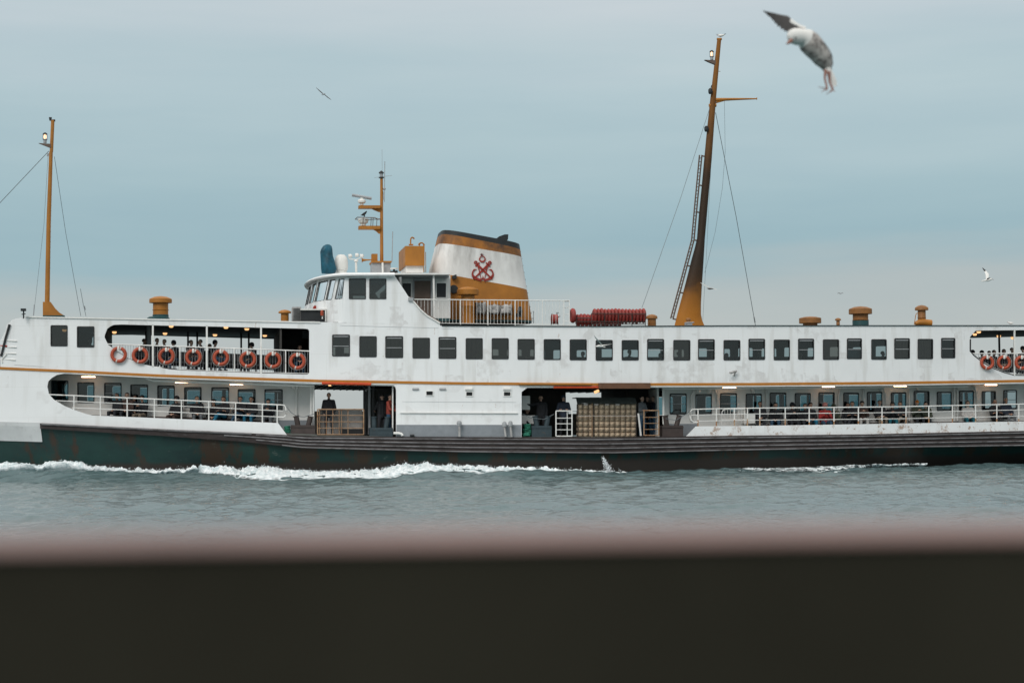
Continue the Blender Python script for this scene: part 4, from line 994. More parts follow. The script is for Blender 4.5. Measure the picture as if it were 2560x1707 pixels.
mb.build('antennas', M['grey_metal'], rm)

# ---------------------------------------------------------------- fore mast (left)
K3 = 4.0
mb = MB(); mb.tube([PK(118, 756, K3), PK(121.5, 560, K3), PK(127.5, 380, K3)], [.105, .095, .08], 12); mb.tube([PK(128.5, 380, K3), PK(132, 301, K3)], .075, 12); fm = mb.build('mast', M['orange'], ship, smooth=True, label='short orange mast near the bow with a lit lantern')
mb = MB(); mb.prism([PK(107, 754.5, K3 - .12), PK(126, 754.5, K3 - .12), (PK(137, 770, K3 - .12)), (PK(148, 781, K3 - .12)), PK(161, 789, K3 - .12), PK(107, 789, K3 - .12)], ND * .24); mb.build('mast_foot', M['orange'], fm)
mb = MB(); mb.kbox(107, 788.2, 161, 792, K3 - .14, .28); mb.build('foot_plate', M['teal'], fm)
mb = MB(); mb.prism([PK(96, 358, K3 - .08), PK(127, 360, K3 - .08), PK(128, 370, K3 - .08), PK(121, 368, K3 - .08), PK(106, 362, K3 - .08)], ND * .16); mb.build('lamp_bracket', M['brown_door'], fm)
def lantern(px, ytop, ybot, k, parent, w=.09):
    c = PK(px, ybot, k); h = (PK(px, ytop, k) - c).z; mb = MB()
    mb.lathe(c, [(w * .8, 0), (w * .8, h * .28), (w * 1.15, h * .3), (w * 1.15, h * .36), (0, h * .36)], seg=12, mi=1); mb.lathe(c + V((0, 0, h * .80)), [(w * 1.15, 0), (w * 1.1, h * .05), (w * .5, h * .16), (0, h * .17)], seg=12)
    for i in range(5):
        t = 2 * PI * i / 5; mb.tube([c + V((math.cos(t) * w, math.sin(t) * w, h * .3)), c + V((math.cos(t) * w, math.sin(t) * w, h * .82))], .009, 4)
    o = mb.build('lantern', [M['black'], M['grey_metal']], parent)
    return o, c, h
def glow(parent_obj, c, h, w=.09):
    mb = MB(); mb.lathe(c + V((0, 0, h * .37)), [(w * .35, 0), (w * .62, h * .08), (w * .62, h * .32), (w * .35, h * .42)], seg=10); return mb.build('lamp_glow', M['lantern'], parent_obj, smooth=True)
lt, c, h = lantern(112.5, 331, 358, K3, fm); glow(fm, c, h)
mb = MB(); mb.tube([PK(126, 302, K3), PK(126, 296, K3)], .05, 8); mb.tube([PK(122.5, 295.5, K3), PK(129.5, 295.5, K3)], .04, 6); mb.tube([PK(127, 302, K3), PK(138, 301.5, K3)], .05, 6); mb.build('masthead_fitting', M['black'], fm)
mb = MB()
for y in np.arange(384, 750, 13): x = np.interp(y, [380, 560, 756], [129.8, 125.3, 122.0]); mb.tube([PK(x, y, K3), PK(x + 2.2, y, K3)], .016, 4)
mb.build('rungs', M['brown_door'], fm)
def stay(pts, k0, k1, r=.012, parent=None, name='stay'):
    mb = MB(); n = len(pts); P_ = [PK(x, y, lerp(k0, k1, i / (n - 1))) for i, (x, y) in enumerate(pts)]; mb.tube(P_, r, 4, cap=False); return mb.build(name, M['wire'], parent or ship)
stay([(122, 378), (0, 507), (-120, 634)], K3, K3, .014, fm); stay([(136, 392), (164, 580), (202, 790)], K3, 7.4, .010, fm); stay([(120, 392), (110, 560), (84, 789)], K3, 1.0, .008, fm)
stay([(201, 722), (208, 760), (215, 790)], 1, .6, .012, fm)
mb = MB(); mb.tube([PK(86, 762, 1), PK(84, 788, 1)], .025, 5); mb.tube([PK(211, 765, .8), PK(213, 775, .8)], .03, 5); mb.tube([PK(120, 384, K3), PK(119, 391, K3)], .04, 6); mb.build('turnbuckle', M['grey_metal'], fm)

# ---------------------------------------------------------------- main mast (right), raked
K5 = 4.2
Lx = cv([(99, 1793), (259, 1774.5), (309, 1769), (388, 1761.5), (460, 1755), (508, 1749.5), (597, 1742.5), (605, 1741.5), (640, 1731), (700, 1716), (786, 1693), (815, 1686)])
Rx = cv([(99, 1803), (259, 1789), (400, 1779), (597, 1762), (682, 1757), (700, 1755.5), (770, 1752), (786, 1752.5), (800, 1755.5), (808, 1758.5), (815, 1762)])
mb = MB(); ys = [99, 150, 205, 259, 330, 400, 470, 540, 597, 620, 650, 682, 720, 760, 786, 800, 808, 815]; NSg = 16
for y in ys:
    a, b = PK(Lx(y), y, K5), PK(Rx(y), y, K5); cc = (a + b) / 2; r = (b - a).length / 2; ry = min(r, .26)
    for i in range(NSg):
        t = 2 * PI * i / NSg; mb.v.append(cc + TD * (math.cos(t) * r) + ND * (math.sin(t) * ry))
for k in range(len(ys) - 1):
    for i in range(NSg): mb.f.append((k * NSg + i, k * NSg + (i + 1) % NSg, (k + 1) * NSg + (i + 1) % NSg, (k + 1) * NSg + i)); mb.m.append(0)
mb.f += [tuple(range(NSg)), tuple(range((len(ys) - 1) * NSg, len(ys) * NSg))]; mb.m += [0, 0]
mm = mb.build('mast', M['mast_sooty'], ship, smooth=True, label='tall raked mast, orange with a sooty brown middle')
mb = MB(); pts = [(1751.7, 388), (1741, 500), (1732, 600), (1708, 690), (1679.6, 796)]
for dx in (-3, 3): mb.tube([PK(x + dx, y, K5) for x, y in pts], .035, 5)
for y in np.arange(396, 794, 9):
    x = np.interp(y, [388, 600, 796], [1751.7, 1732, 1679.6]); mb.tube([PK(x - 3, y, K5), PK(x + 3, y - .6, K5)], .016, 4)
for y in (390, 463, 530, 600, 664, 731, 797):
    x = np.interp(y, [388, 600, 796], [1751.7, 1732, 1679.6]); mb.tube([PK(x + 2, y, K5), PK(max(Lx(y), x + 6) + 3, y + 2, K5)], .035, 5)
mb.build('mast_ladder', M['brown_door'], mm)
mb = MB(); mb.tube([PK(1788, 250, K5), PK(1830, 248.5, K5), PK(1892, 247.4, K5)], [.085, .06, .03], 8); mb.tube([PK(1892, 244.5, K5), PK(1892, 250, K5)], .02, 5); mb.tube([PK(1790, 257, K5), PK(1815, 250, K5)], .04, 6); mb.build('yard', M['orange'], mm)
mb = MB(); mb.prism([PK(1762, 150, K5 - .08), PK(1797, 151.5, K5 - .08), PK(1795, 163, K5 - .08), PK(1788, 161.5, K5 - .08), PK(1772, 155, K5 - .08)], ND * .16); mb.build('lamp_bracket', M['brown_door'], mm)
_, c, h = lantern(1779.5, 125.5, 150.5, K5, mm); glow(mm, c, h)
mb = MB()
for (x, y) in ((1776, 229), (1766, 323)):
    c = PK(x, y, K5 - .15); mb.lathe(c - V((0, 0, .12)), [(0, 0), (.07, 0), (.1, .08), (.1, .2), (.05, .26), (0, .26)], seg=10)
mb.tube([PK(1777, 222, K5), PK(1779, 214, K5), PK(1784, 212, K5)], .02, 5); mb.build('signal_lights', M['black'], mm)
mb = MB(); mb.tube([PK(1792.5, 98.5, K5), PK(1804, 98.5, K5)], .06, 6); mb.tube([PK(1773, 265, K5), PK(1790, 263, K5)], .09, 8); mb.tube([PK(1796, 179, K5), PK(1801, 179, K5)], .012, 4); mb.build('mast_bands', M['orange'], mm)
stay([(1773, 275), (1700, 500), (1605, 769)], K5, 1.5, .016, mm); stay([(1789, 282), (1840, 540), (1888.6, 813.5)], K5, 7, .014, mm); stay([(1811, 251), (1813, 380), (1806, 470), (1788, 580), (1762, 682)], K5, K5, .007, mm)
stay([(1777, 420), (1768, 600), (1757, 800)], K5, K5 - .6, .007, mm)
mb = MB(); mb.tube([PK(1885, 792, 6.9), PK(1887.5, 806, 7)], .03, 5); mb.build('turnbuckle', M['grey_metal'], mm)

# ---------------------------------------------------------------- fittings on the side
for (x0, y0, x1, y1) in vents:
    mb = MB(); mb.pbox(x0 - .5, y0 - .5, x1 + .5, y1 + .5, .09, .05); w = mb.build('side_vent', M['black'], ship)
    mb = MB()
    mb.pbox(x0 - 1.4, y0 - 1.2, x1 + 1.4, y0, -.04, .038); mb.pbox(x0 - 1.4, y1, x1 + 1.4, y1 + 1.6, -.04, .038); mb.pbox(x0 - 1.4, y0, x0, y1, -.04, .038); mb.pbox(x1, y0, x1 + 1.4, y1, -.04, .038); mb.build('frame', M['white_tube'], w)
for (x, y) in ((1039, 972.5), (1106.5, 972.5)):
    mb = MB(); mb.tube([P(x - 8, y, -.02), P(x + 8, y, -.02)], .05, 8); mb.build('bulkhead_lamp', M['grey_metal'], ship, smooth=True)
for (x, y) in ((1172, 972), (1267, 972)):
    mb = MB(); mb.tube([P(x - 9, y, -.03), P(x + 9, y, -.03)], .075, 8); mb.build('vent_hood', M['white_tube'], ship, smooth=True)
for (x, yh, r) in ((1148, 1055, .105), (1261, 1057, .09), (1276, 1055.5, .09)):
    mb = MB(); b = P(x + (.8 if x < 1200 else 3), 1091, -.22); t = P(x, yh, -.22); mb.tube([b, P(x + .5, 1070, -.22), t], .045, 8, mi=0); mb.lathe(t - V((0, 0, .08)), [(.05, -.08), (.09, -.07), (.09, -.03), (r, 0), (r * 1.05, .05), (r * .8, .12), (0, .15)], seg=14, mi=1)
    mb.build('deck_air_pipe', [M['concrete_grey'], M['grey_metal']], ship, smooth=True)
mb = MB(); mb.tube([P(984, 1082.5, -.12), P(996, 1082.5, -.14), P(1003, 1084, -.14), (P(1006.5, 1088.5, -.14))], .055, 8); mb.build('drain_pipe', M['white_tube'], ship, smooth=True)
mb = MB(); mb.tube([P(1025, 1088, -.1), P(1036, 1088, -.1)], .05, 6); mb.build('cleat', M['black'], ship)
# camera on the side
mb = MB(); c = P(1832, 930, -.25); mb.tube([P(1825, 932, -.3), P(1841, 927.5, -.15)], .055, 6); mb.tube([P(1838, 930, -.12), P(1836, 938, -.05), P(1836, 938, 0)], .035, 6); mb.build('security_camera', M['concrete_grey'], ship)
# rolled awnings under the stripe
def roll(name, x0, x1, y, r, mat, off=-.12):
    mb = MB(); xs = xs_(x0, x1, 30); mb.tube([P(x, y(x) if callable(y) else y, off) for x in xs], r, 10); return mb.build(name, M[mat], ship, smooth=True)
roll('awning_roll', 805, 928, lambda x: 957.5 + (x - 805) * .022, .062, 'red_roll', -.1)
roll('awning_roll', 1297, 1478, lambda x: 959.5 + (x - 1297) * .006, .06, 'orange', -.08)
roll('awning_roll', 1384, 1498, 968, .055, 'red_roll', -.02)
mb = MB(); mb.pbox(1497, 957, 1626, 971, -.14, .2); mb.build('awning_roll', M['brown_roll'], ship)
# pipes under the deckhead
mb = MB(); mb.tube([P(x, cv([(365, 946), (380, 951), (400, 952.5), (785, 965)])(x), .25) for x in (365, 380, 400, 470, 585, 700, 785)], .035, 8); mb.build('overhead_pipe', M['white_tube'], ship)
mb = MB(); mb.tube([P(x, 972 - (x - 1660) * .007, .35) for x in xs_(1660, 2420, 60)], .03, 6); mb.build('overhead_pipe', M['white_tube'], ship)
mb = MB()
for x, bend in ((1728, 8), (1793, -6), (1916, 0), (2097, 4), (2158, 0), (2214, -6), (2273, 0), (2386, 0), (2394, 0), (2442, -6), (741, 0)):
    yt = lopen_c(x) + 6 if x < 1000 else 974 - (x - 1660) * .008; yb = 1052
    pts = [P(x + bend, yt, 1.1), P(x + bend * .8, yt + 7, 1.28), P(x, yt + 14, 1.33), P(x, yb, 1.33)]; mb.tube(pts, .045, 7)
mb.build('drain_pipes', M['white_in'], ship)
mb = MB()
for (x, y) in ((1746, 977), (1774, 976), (1883, 976), (2203, 973), (2296, 971), (2434, 969), (734, 966)):
    mb.lathe(P(x, y, 1.3), [(0, .12), (.07, .1), (.1, .04), (.1, 0)], axis=-ND, seg=12)
mb.build('dome_fittings', M['white_tube'], ship, smooth=True)
# bitts
def bitts(name, x0, y0, x1, y1, posts, mat, off=.15):
    mb = MB(); mb.pbox(x0, y0, x1, y1, off, .5); mb.pbox(x0 - 1, y0 + 4, x1 + 1, y0 + 6, off - .03, .56)
    for (xa, ya, xb, yb) in posts:
        a, b = P(xa, ya, off + .25), P(xb, yb, off + .25); mb.tube([a, b], .11, 10); mb.tube([b, lerp(a, b, 1.08)], .14, 10)
    return mb.build(name, M[mat], ship)
bitts('mooring_bitts', 728, 1062, 788, 1090, ((745, 1064, 740.5, 1041), (771, 1064, 776, 1042)), 'bollard_brown')
bitts('mooring_bitts', 924, 1069, 982, 1092, ((935, 1070, 935, 1043), (965, 1070, 969, 1044)), 'bollard_teal')
bitts('mooring_bitts', 1330, 1064, 1379, 1092.5, ((1342, 1065, 1337.5, 1041), (1366, 1065, 1370, 1042)), 'bollard_teal')
bitts('mooring_bitts', 1656, 1063, 1708, 1092, ((1667, 1064, 1663.5, 1040), (1691, 1064, 1698, 1040)), 'bollard_brown', .2)
mb = MB(); mb.tube([P(715, 1015, .1), P(728, 1031, .2), P(742, 1040, .3), P(760, 1042, .3), P(786, 1034, .3)], .012, 4); mb.tube([P(1304, 1033, .2), P(1325, 1044, .2), P(1360, 1048, .3), P(1385, 1035, .3)], .012, 4)
mb.tube([P(1664, 1046, .3), P(1690, 1050, .3), P(1715, 1035, .2), P(1728, 1024, .1)], .012, 4); mb.build('mooring_line', M['wire'], ship)
mb = MB(); mb.tube([P(1431, 1028, .2), P(1444, 1028, .2)], .012, 4); mb.build('chain', M['wire'], ship)

# ---------------------------------------------------------------- lamps
def strip_lamp(xa, xb, y, off=.75):
    a, b = P(xa, y, off), P(xb, y, off); mb = MB(); mb.tube([a, b], .018, 8); return mb.build('strip_light', M['lamp_tube'], ship)
for (xa, xb, y) in ((204, 238, 942), (438, 470, 956), (575, 607, 961), (1807, 1840, 969.3), (2056, 2086, 967), (2235, 2266, 965), (2463, 2492, 962)):
    strip_lamp(xa, xb, y)
def round_lamp(px, py, w=6.5):
    z = z_roof(P(px, 830).x) - .23; d = ray(px, py); t = (z - CAM.z) / d.z; c = CAM + d * t
    mb = MB(); mb.lathe(c, [(0, -.06), (.07, -.05), (.10, 0), (.10, .05)], seg=12); return mb.build('ceiling_lamp', M['lamp_warm'], ship, smooth=True)
for (x, y) in ((286, 831), (161, 826), (412.6, 834), (537.5, 837.5), (617, 822.5), (565, 818.5), (428, 815.5), (662, 839), (832, 847), (2446.8, 830), (2437, 836), (2497, 841), (2532, 845)):
    round_lamp(x, y)
mb = MB(); mb.pbox(1375, 851, 1391, 853, 3, .1); mb.build('strip_light', M['lamp_warm'], ship)
mb = MB(); mb.tube([P(1486, 981, 2), P(1497, 976, 2)], .06, 8); mb.build('work_lamp', M['lamp_warm'], ship)
mb = MB(); mb.tube([P(821, 963, .8), P(830, 963, .8)], .035, 8); mb.build('work_lamp', M['lamp_warm'], ship)
# ================================================================== WATER
SKY_S, SUN_E, EXPO = 1.04, 1.5, 0.0
rs = np.random.RandomState(11)
NWV = 130
lam = np.concatenate([np.exp(rs.uniform(np.log(1.4), np.log(6.5), 40)), np.exp(rs.uniform(np.log(.32), np.log(1.3), 90))])
ang = np.concatenate([rs.normal(math.radians(78), .6, 40), rs.uniform(0, 2 * PI, 90)])
kx, ky = np.cos(ang) * 2 * PI / lam, np.sin(ang) * 2 * PI / lam
amp = np.where(lam > 1.35, .0050 * lam ** .62, .0034 * lam) * rs.uniform(.6, 1.3, NWV); ph = rs.uniform(0, 2 * PI, NWV)
def wave_h(X, Y):
    h = np.zeros_like(X); fade = np.clip(1.3 - np.abs(Y) / 400, 0, 1)
    dist = np.hypot(X, Y)
    for i in range(NWV):
        f = np.clip(1.6 - dist / (lam[i] * 300), 0, 1)
        s = np.sin(kx[i] * X + ky[i] * Y + ph[i]); h += amp[i] * f * (s + .25 * np.cos(2 * (kx[i] * X + ky[i] * Y + ph[i])))
    return h * fade
_ynv = lambda X: np.interp(X, _xs, _yv)
def swell(X, Y):   # the ship's own bow wave: a low ridge running along the near side
    d = _ynv(X) - Y
    a = np.interp(X, [-40, -24, -20, -16, -12, -8, -2, 4, 14, 26, 40], [.10, .34, .42, .30, .20, .14, .22, .08, .04, .20, .20])
    c = np.interp(X, [-30, -20, -12, -2, 6, 26], [.6, .9, 3.6, 3.6, 2.0, .2])
    wdt = np.interp(X, [-30, -20, -12, -2, 6, 26], [1.4, 1.5, 2.0, 2.0, 1.4, 1.6])
    return a * np.exp(-((d - c) / wdt) ** 2)
def water_z(X, Y): return wave_h(X, Y) + swell(X, Y)
xs = np.concatenate([np.linspace(-3000, -34, 40)[:-1], np.linspace(-34, 36, 760), np.linspace(36, 3000, 40)[1:]])
ys = np.concatenate([np.linspace(-3000, 3, 30)[:-1], np.linspace(3, 20, 100)[:-1], np.linspace(20, 82, 640), np.geomspace(82.3, 9000, 60)])
XX, YY = np.meshgrid(xs, ys); ZZ = water_z(XX, YY)
ny, nx = XX.shape
co = np.stack([XX, YY, ZZ], -1).reshape(-1, 3)
ii = np.arange(nx * ny).reshape(ny, nx)
q = np.stack([ii[:-1, :-1], ii[:-1, 1:], ii[1:, 1:], ii[1:, :-1]], -1).reshape(-1, 4)
me = bpy.data.meshes.new('sea'); me.vertices.add(len(co)); me.vertices.foreach_set('co', co.ravel().astype(np.float32))
me.loops.add(q.size); me.loops.foreach_set('vertex_index', q.ravel().astype(np.int32)); me.polygons.add(len(q))
me.polygons.foreach_set('loop_start', (np.arange(len(q)) * 4).astype(np.int32)); me.polygons.foreach_set('use_smooth', np.ones(len(q), bool)); me.update(calc_edges=True)
sea = bpy.data.objects.new('sea', me); COL.objects.link(sea); tag(sea, kind='structure')
m, nt, b, out = new_mat('sea_water')
b.inputs['Base Color'].default_value = (.088, .140, .146, 1); b.inputs['Roughness'].default_value = .10; b.inputs['IOR'].default_value = 1.33; b.inputs['Specular IOR Level'].default_value = .5
n1 = nz(nt, 2.4, 6, .62, stretch=(1, .8, 1)); n2 = nz(nt, 6.0, 4, .6, stretch=(1, .7, 1))
b1 = nt.nodes.new('ShaderNodeBump'); b1.inputs['Strength'].default_value = .6; b1.inputs['Distance'].default_value = .06; nt.links.new(n1.outputs[0], b1.inputs['Height'])
b2 = nt.nodes.new('ShaderNodeBump'); b2.inputs['Strength'].default_value = .9; b2.inputs['Distance'].default_value = .03; nt.links.new(n2.outputs[0], b2.inputs['Height']); nt.links.new(b1.outputs[0], b2.inputs['Normal'])
nt.links.new(b2.outputs[0], b.inputs['Normal']); me.materials.append(m)

# foam thrown up along the hull
def foam_mat(ALO=.40, AHI=.62):
    m, nt, b, out = new_mat('foam')
    n = nz(nt, 5, 7, .7); c = mix(nt, ramp(nt, n.outputs[0], .38, .58).outputs[0], (.42, .53, .55), (.86, .89, .90))
    nt.links.new(c, b.inputs['Base Color']); b.inputs['Roughness'].default_value = .7
    b.inputs['Subsurface Weight'].default_value = 0
    uv = nt.nodes.new('ShaderNodeUVMap'); s = nt.nodes.new('ShaderNodeSeparateXYZ'); nt.links.new(uv.outputs[0], s.inputs[0])
    n2 = nz(nt, 3.0, 8, .75, stretch=(1, 1, 1.0), off=(1, 5, 2))
    ad = nt.nodes.new('ShaderNodeMath'); ad.operation = 'ADD'; nt.links.new(n2.outputs[0], ad.inputs[0]); nt.links.new(s.outputs[1], ad.inputs[1])
    r = ramp(nt, ad.outputs[0], ALO, AHI); nt.links.new(r.outputs[0], b.inputs['Alpha'])
    return m
M['foam'] = foam_mat(); M['foam_thin'] = foam_mat(.56, .64)
def foam(name, crest, foot, xa, xb, rough, dens, seed, label, step=1.6, off0=-.8, soft=.4):
    vs, fs, uvs = [], [], []; xs = np.arange(xa, xb, step); NR = 16; r_ = random.Random(seed)
    for x in xs:
        F = PZ(x, foot(x), .03); F.z = float(water_z(np.array([F.x]), np.array([F.y]))[0]) - .01
        Cp = P(x, crest(x), off0); hh = max(.02, Cp.z - .0)
        D = P(x, 1180, .6); D.z = -.12
        for j in range(NR):
            t = j / (NR - 1)
            if t < .7: u = t / .7; p = F.lerp(Cp, u); p.z = F.z + .02 + (Cp.z - F.z) * (u ** .6)
            else: u = (t - .7) / .3; p = Cp.lerp(V((Cp.x + ND.x, Cp.y + .7, 0)), u); p.z = Cp.z * (1 - u) + u * -.1
            e = min(1, 3 * t, 1.2 * (1 - t) + .4)
            nn = noise.fractal(V((p.x * 1.7, p.y * 1.7, seed)), .7, 2.1, 6); n2_ = noise.noise(V((p.x * 9, p.y * 9 + t * 4, seed + 5)))
            p = p + V((0, -.10 * nn * e, (.20 * nn + .07 * n2_) * rough * e * (.5 + hh)))
            vs.append(p); uvs.append((x, soft * min(1, t * 3.2)))
    n = len(xs)
    for i in range(n - 1):
        for j in range(NR - 1): fs.append((i * NR + j, (i + 1) * NR + j, (i + 1) * NR + j + 1, i * NR + j + 1))
    me = bpy.data.meshes.new(name); me.from_pydata([tuple(p) for p in vs], [], fs); uvl = me.uv_layers.new(name='UVMap')
    for l in me.loops: uvl.data[l.index].uv = uvs[l.vertex_index]
    me.polygons.foreach_set('use_smooth', [True] * len(me.polygons)); me.materials.append(M['foam_thin' if 'stern' in name else 'foam'])
    # spray above the crest
    mb = MB(); 
    for _ in range(dens):
        x = r_.uniform(xa, xb); y = crest(x) - abs(r_.gauss(0, 3.0 + 3 * max(0, noise.noise(V((x * .03, seed, 0)))))) * rough + 2; c = P(x, y, off0 + r_.uniform(-.5, .4)); r = r_.uniform(.006, .02)
        mb.add([c + V((0, 0, r)), c + V((r, 0, 0)), c + V((0, -r, 0)), c + V((-r, 0, 0)), c + V((0, r, 0)), c - V((0, 0, r))], [(0, 1, 2), (0, 2, 3), (0, 3, 4), (0, 4, 1), (5, 2, 1), (5, 3, 2), (5, 4, 3), (5, 1, 4)])
    bm = bmesh.new(); bm.from_mesh(me)
    uvk = bm.loops.layers.uv.active
    vv = [bm.verts.new(p) for p in mb.v]
    for f in mb.f:
        fc = bm.faces.new([vv[i] for i in f])
        for l in fc.loops: l[uvk].uv = (0, 1)
    bm.to_mesh(me); bm.free()
    o = bpy.data.objects.new(name, me); COL.objects.link(o); tag(o, label, 'foam', kind='stuff'); return o
foam('bow_wave_foam', cv([(-60, 1172), (0, 1165), (50, 1158), (100, 1163), (128, 1155), (150, 1152), (175, 1156), (200, 1161), (250, 1169), (300, 1173)]),
     cv([(-60, 1178), (0, 1170), (50, 1165), (130, 1169), (180, 1170), (250, 1176), (300, 1180)]), -60, 300, .75, 260, 3, 'white foam crest curling off the ferry bow at the left edge', off0=-1.6)
foam('hull_wake_foam', cv([(270, 1174), (330, 1177), (400, 1176), (450, 1174), (500, 1171.5), (560, 1167), (600, 1173), (670, 1166), (720, 1176), (800, 1179), (900, 1178), (940, 1176), (1000, 1163), (1060, 1161), (1110, 1164), (1200, 1168), (1350, 1174), (1450, 1178), (1570, 1184)]),
     cv([(270, 1183), (400, 1187), (480, 1192), (560, 1198), (650, 1201), (800, 1199.5), (900, 1199), (960, 1196.5), (1010, 1194), (1100, 1192.5), (1200, 1191.5), (1350, 1187), (1450, 1185), (1570, 1187)]), 270, 1570, 1.25, 1500, 8, 'long churned band of white foam along the middle of the hull', off0=-1.6, soft=.75)
foam('stern_wake_foam', cv([(1770, 1177), (1850, 1172), (1950, 1170), (2100, 1165), (2200, 1161), (2320, 1160)]),
     cv([(1770, 1180), (1850, 1180), (1950, 1181), (2100, 1178), (2200, 1170), (2320, 1165)]), 1770, 2320, .5, 120, 12, 'thin broken foam streaks beside the right half of the hull', off0=-.7, soft=.12)
# discharge splash
mb = MB(); r_ = random.Random(5)
for i in range(420):
    t = r_.random() ** .8; x = lerp(1508, 1527, t ** 1.2) + r_.gauss(0, 1.6 + 4.5 * t); y = lerp(1142, 1182, t) + r_.gauss(0, 1.5); c = P(x, y, -1.0 + r_.uniform(-.2, .2)); r = r_.uniform(.008, .022)
    mb.add([c + V((0, 0, r)), c + V((r, 0, 0)), c + V((0, -r, 0)), c + V((-r, 0, 0)), c + V((0, r, 0)), c - V((0, 0, r))], [(0, 1, 2), (0, 2, 3), (0, 3, 4), (0, 4, 1), (5, 2, 1), (5, 3, 2), (5, 4, 3), (5, 1, 4)])
M['drop'] = simple('spray_drops', (.85, .88, .9), .5, .05, 3)
o = mb.build('water_splash', M['drop']); tag(o, 'small upright splash of water falling beside the green hull', 'splash', kind='stuff')

# ================================================================== BLURRED RAIL IN FRONT OF THE CAMERA
M['rail_top'] = simple('rail_top_paint', (.27, .165, .145), .5, .35, 3, spec=.5)
M['rail_dark'] = simple('rail_dark_side', (.0255, .0235, .017), .8, .2, 6, spec=.05)
rl_ = empty('boat_bulwark', (0, .7, 0), 'dark blurred bulwark of a nearer boat with a pinkish rail along its top edge', 'bulwark')
mb = MB(); a = V((1, .08, 0)).normalized(); nb = V((-a.y, a.x, 0)); c0 = V((0, .655, 0)); top_z = CAM.z - .0408
pr = [(.002, -.004), (.0, -.003), (.001, -.001), (.006, 0), (.060, 0), (.064, -.001), (.066, -.003), (.064, -.004)]
vs = []
for s in (-3.5, 3.5):
    for (d, z) in pr: p = c0 + a * s + nb * d; vs.append(V((p.x, p.y, top_z + z)))
n = len(pr); mb.add(vs, [(i, (i + 1) % n, (i + 1) % n + n, i + n) for i in range(n)] + [tuple(range(n)), tuple(range(2 * n - 1, n - 1, -1))]); mb.build('cap_rail', M['rail_top'], rl_)
mb = MB(); vs = []
for y0, y1, z0, z1 in ((.004, .060, -.0505, -2.4),):
    for s in (-3.5, 3.5):
        for (d, z) in ((y0, -.0045), (y0, z1), (y1, z1), (y1, -.0045)):
            p = c0 + a * s + nb * d; vs.append(V((p.x, p.y, top_z + z)))
mb.add(vs, [(i, (i + 1) % 4, (i + 1) % 4 + 4, i + 4) for i in range(4)] + [tuple(range(4)), tuple(range(7, 3, -1))]); mb.build('side_plate', M['rail_dark'], rl_)
# ================================================================== LOOSE THINGS ON BOARD
def split_islands(o):
    """every separate piece of a part becomes a part of its own"""
    me = o.data; bm = bmesh.new(); bm.from_mesh(me); seen = set(); groups = []
    bm.verts.ensure_lookup_table()
    for v in bm.verts:
        if v.index in seen: continue
        st = [v]; seen.add(v.index); g = set()
        while st:
            a = st.pop(); g.add(a.index)
            for e in a.link_edges:
                b = e.other_vert(a)
                if b.index not in seen: seen.add(b.index); st.append(b)
        groups.append(g)
    bm.free()
    if len(groups) < 2: return
    vc = [v.co.copy() for v in me.vertices]; polys = [(tuple(p.vertices), p.material_index, p.use_smooth) for p in me.polygons]
    for gi, g in enumerate(groups):
        mp = {}; vs = []; fs = []; mi = []; sm = []
        for (pv, m_, s_) in polys:
            if pv[0] in g:
                for i in pv:
                    if i not in mp: mp[i] = len(vs); vs.append(vc[i])
                fs.append([mp[i] for i in pv]); mi.append(m_); sm.append(s_)
        if gi == 0: first = (vs, fs, mi, sm); continue
        n = bpy.data.meshes.new(o.name.split('.')[0]); n.from_pydata(vs, [], fs)
        for mt in me.materials: n.materials.append(mt)
        n.polygons.foreach_set('material_index', mi); n.polygons.foreach_set('use_smooth', sm)
        c = bpy.data.objects.new(o.name.split('.')[0], n); COL.objects.link(c); c.parent = o.parent; c.location = o.location
    vs, fs, mi, sm = first; mats = list(me.materials)
    n = bpy.data.meshes.new(o.name.split('.')[0]); n.from_pydata(vs, [], fs)
    for mt in mats: n.materials.append(mt)
    n.polygons.foreach_set('material_index', mi); n.polygons.foreach_set('use_smooth', sm); o.data = n
SINGLE = {'deck_beams': 'deck_beam', 'drain_pipes': 'drain_pipe', 'deck_posts': 'deck_post', 'saloon_posts': 'saloon_post', 'sash_bar': 'sash_bar', 'far_rail_stanchions': 'far_stanchion',
          'dome_fittings': 'dome_fitting', 'mooring_line': 'mooring_line', 'signal_lights': 'signal_light', 'antennas': 'antenna', 'turnbuckle': 'turnbuckle', 'casing_column': 'casing_column', 'exhaust_cowl': 'exhaust_cowl',
          'pillar': 'pillar', 'side_panel': 'side_panel', 'mast_bands': 'mast_band', 'roof_hatch': 'roof_hatch'}
for o in list(COL.objects):
    b_ = o.name.split('.')[0]
    if b_ in SINGLE and o.type == 'MESH': o.name = SINGLE[b_]; split_islands(o)

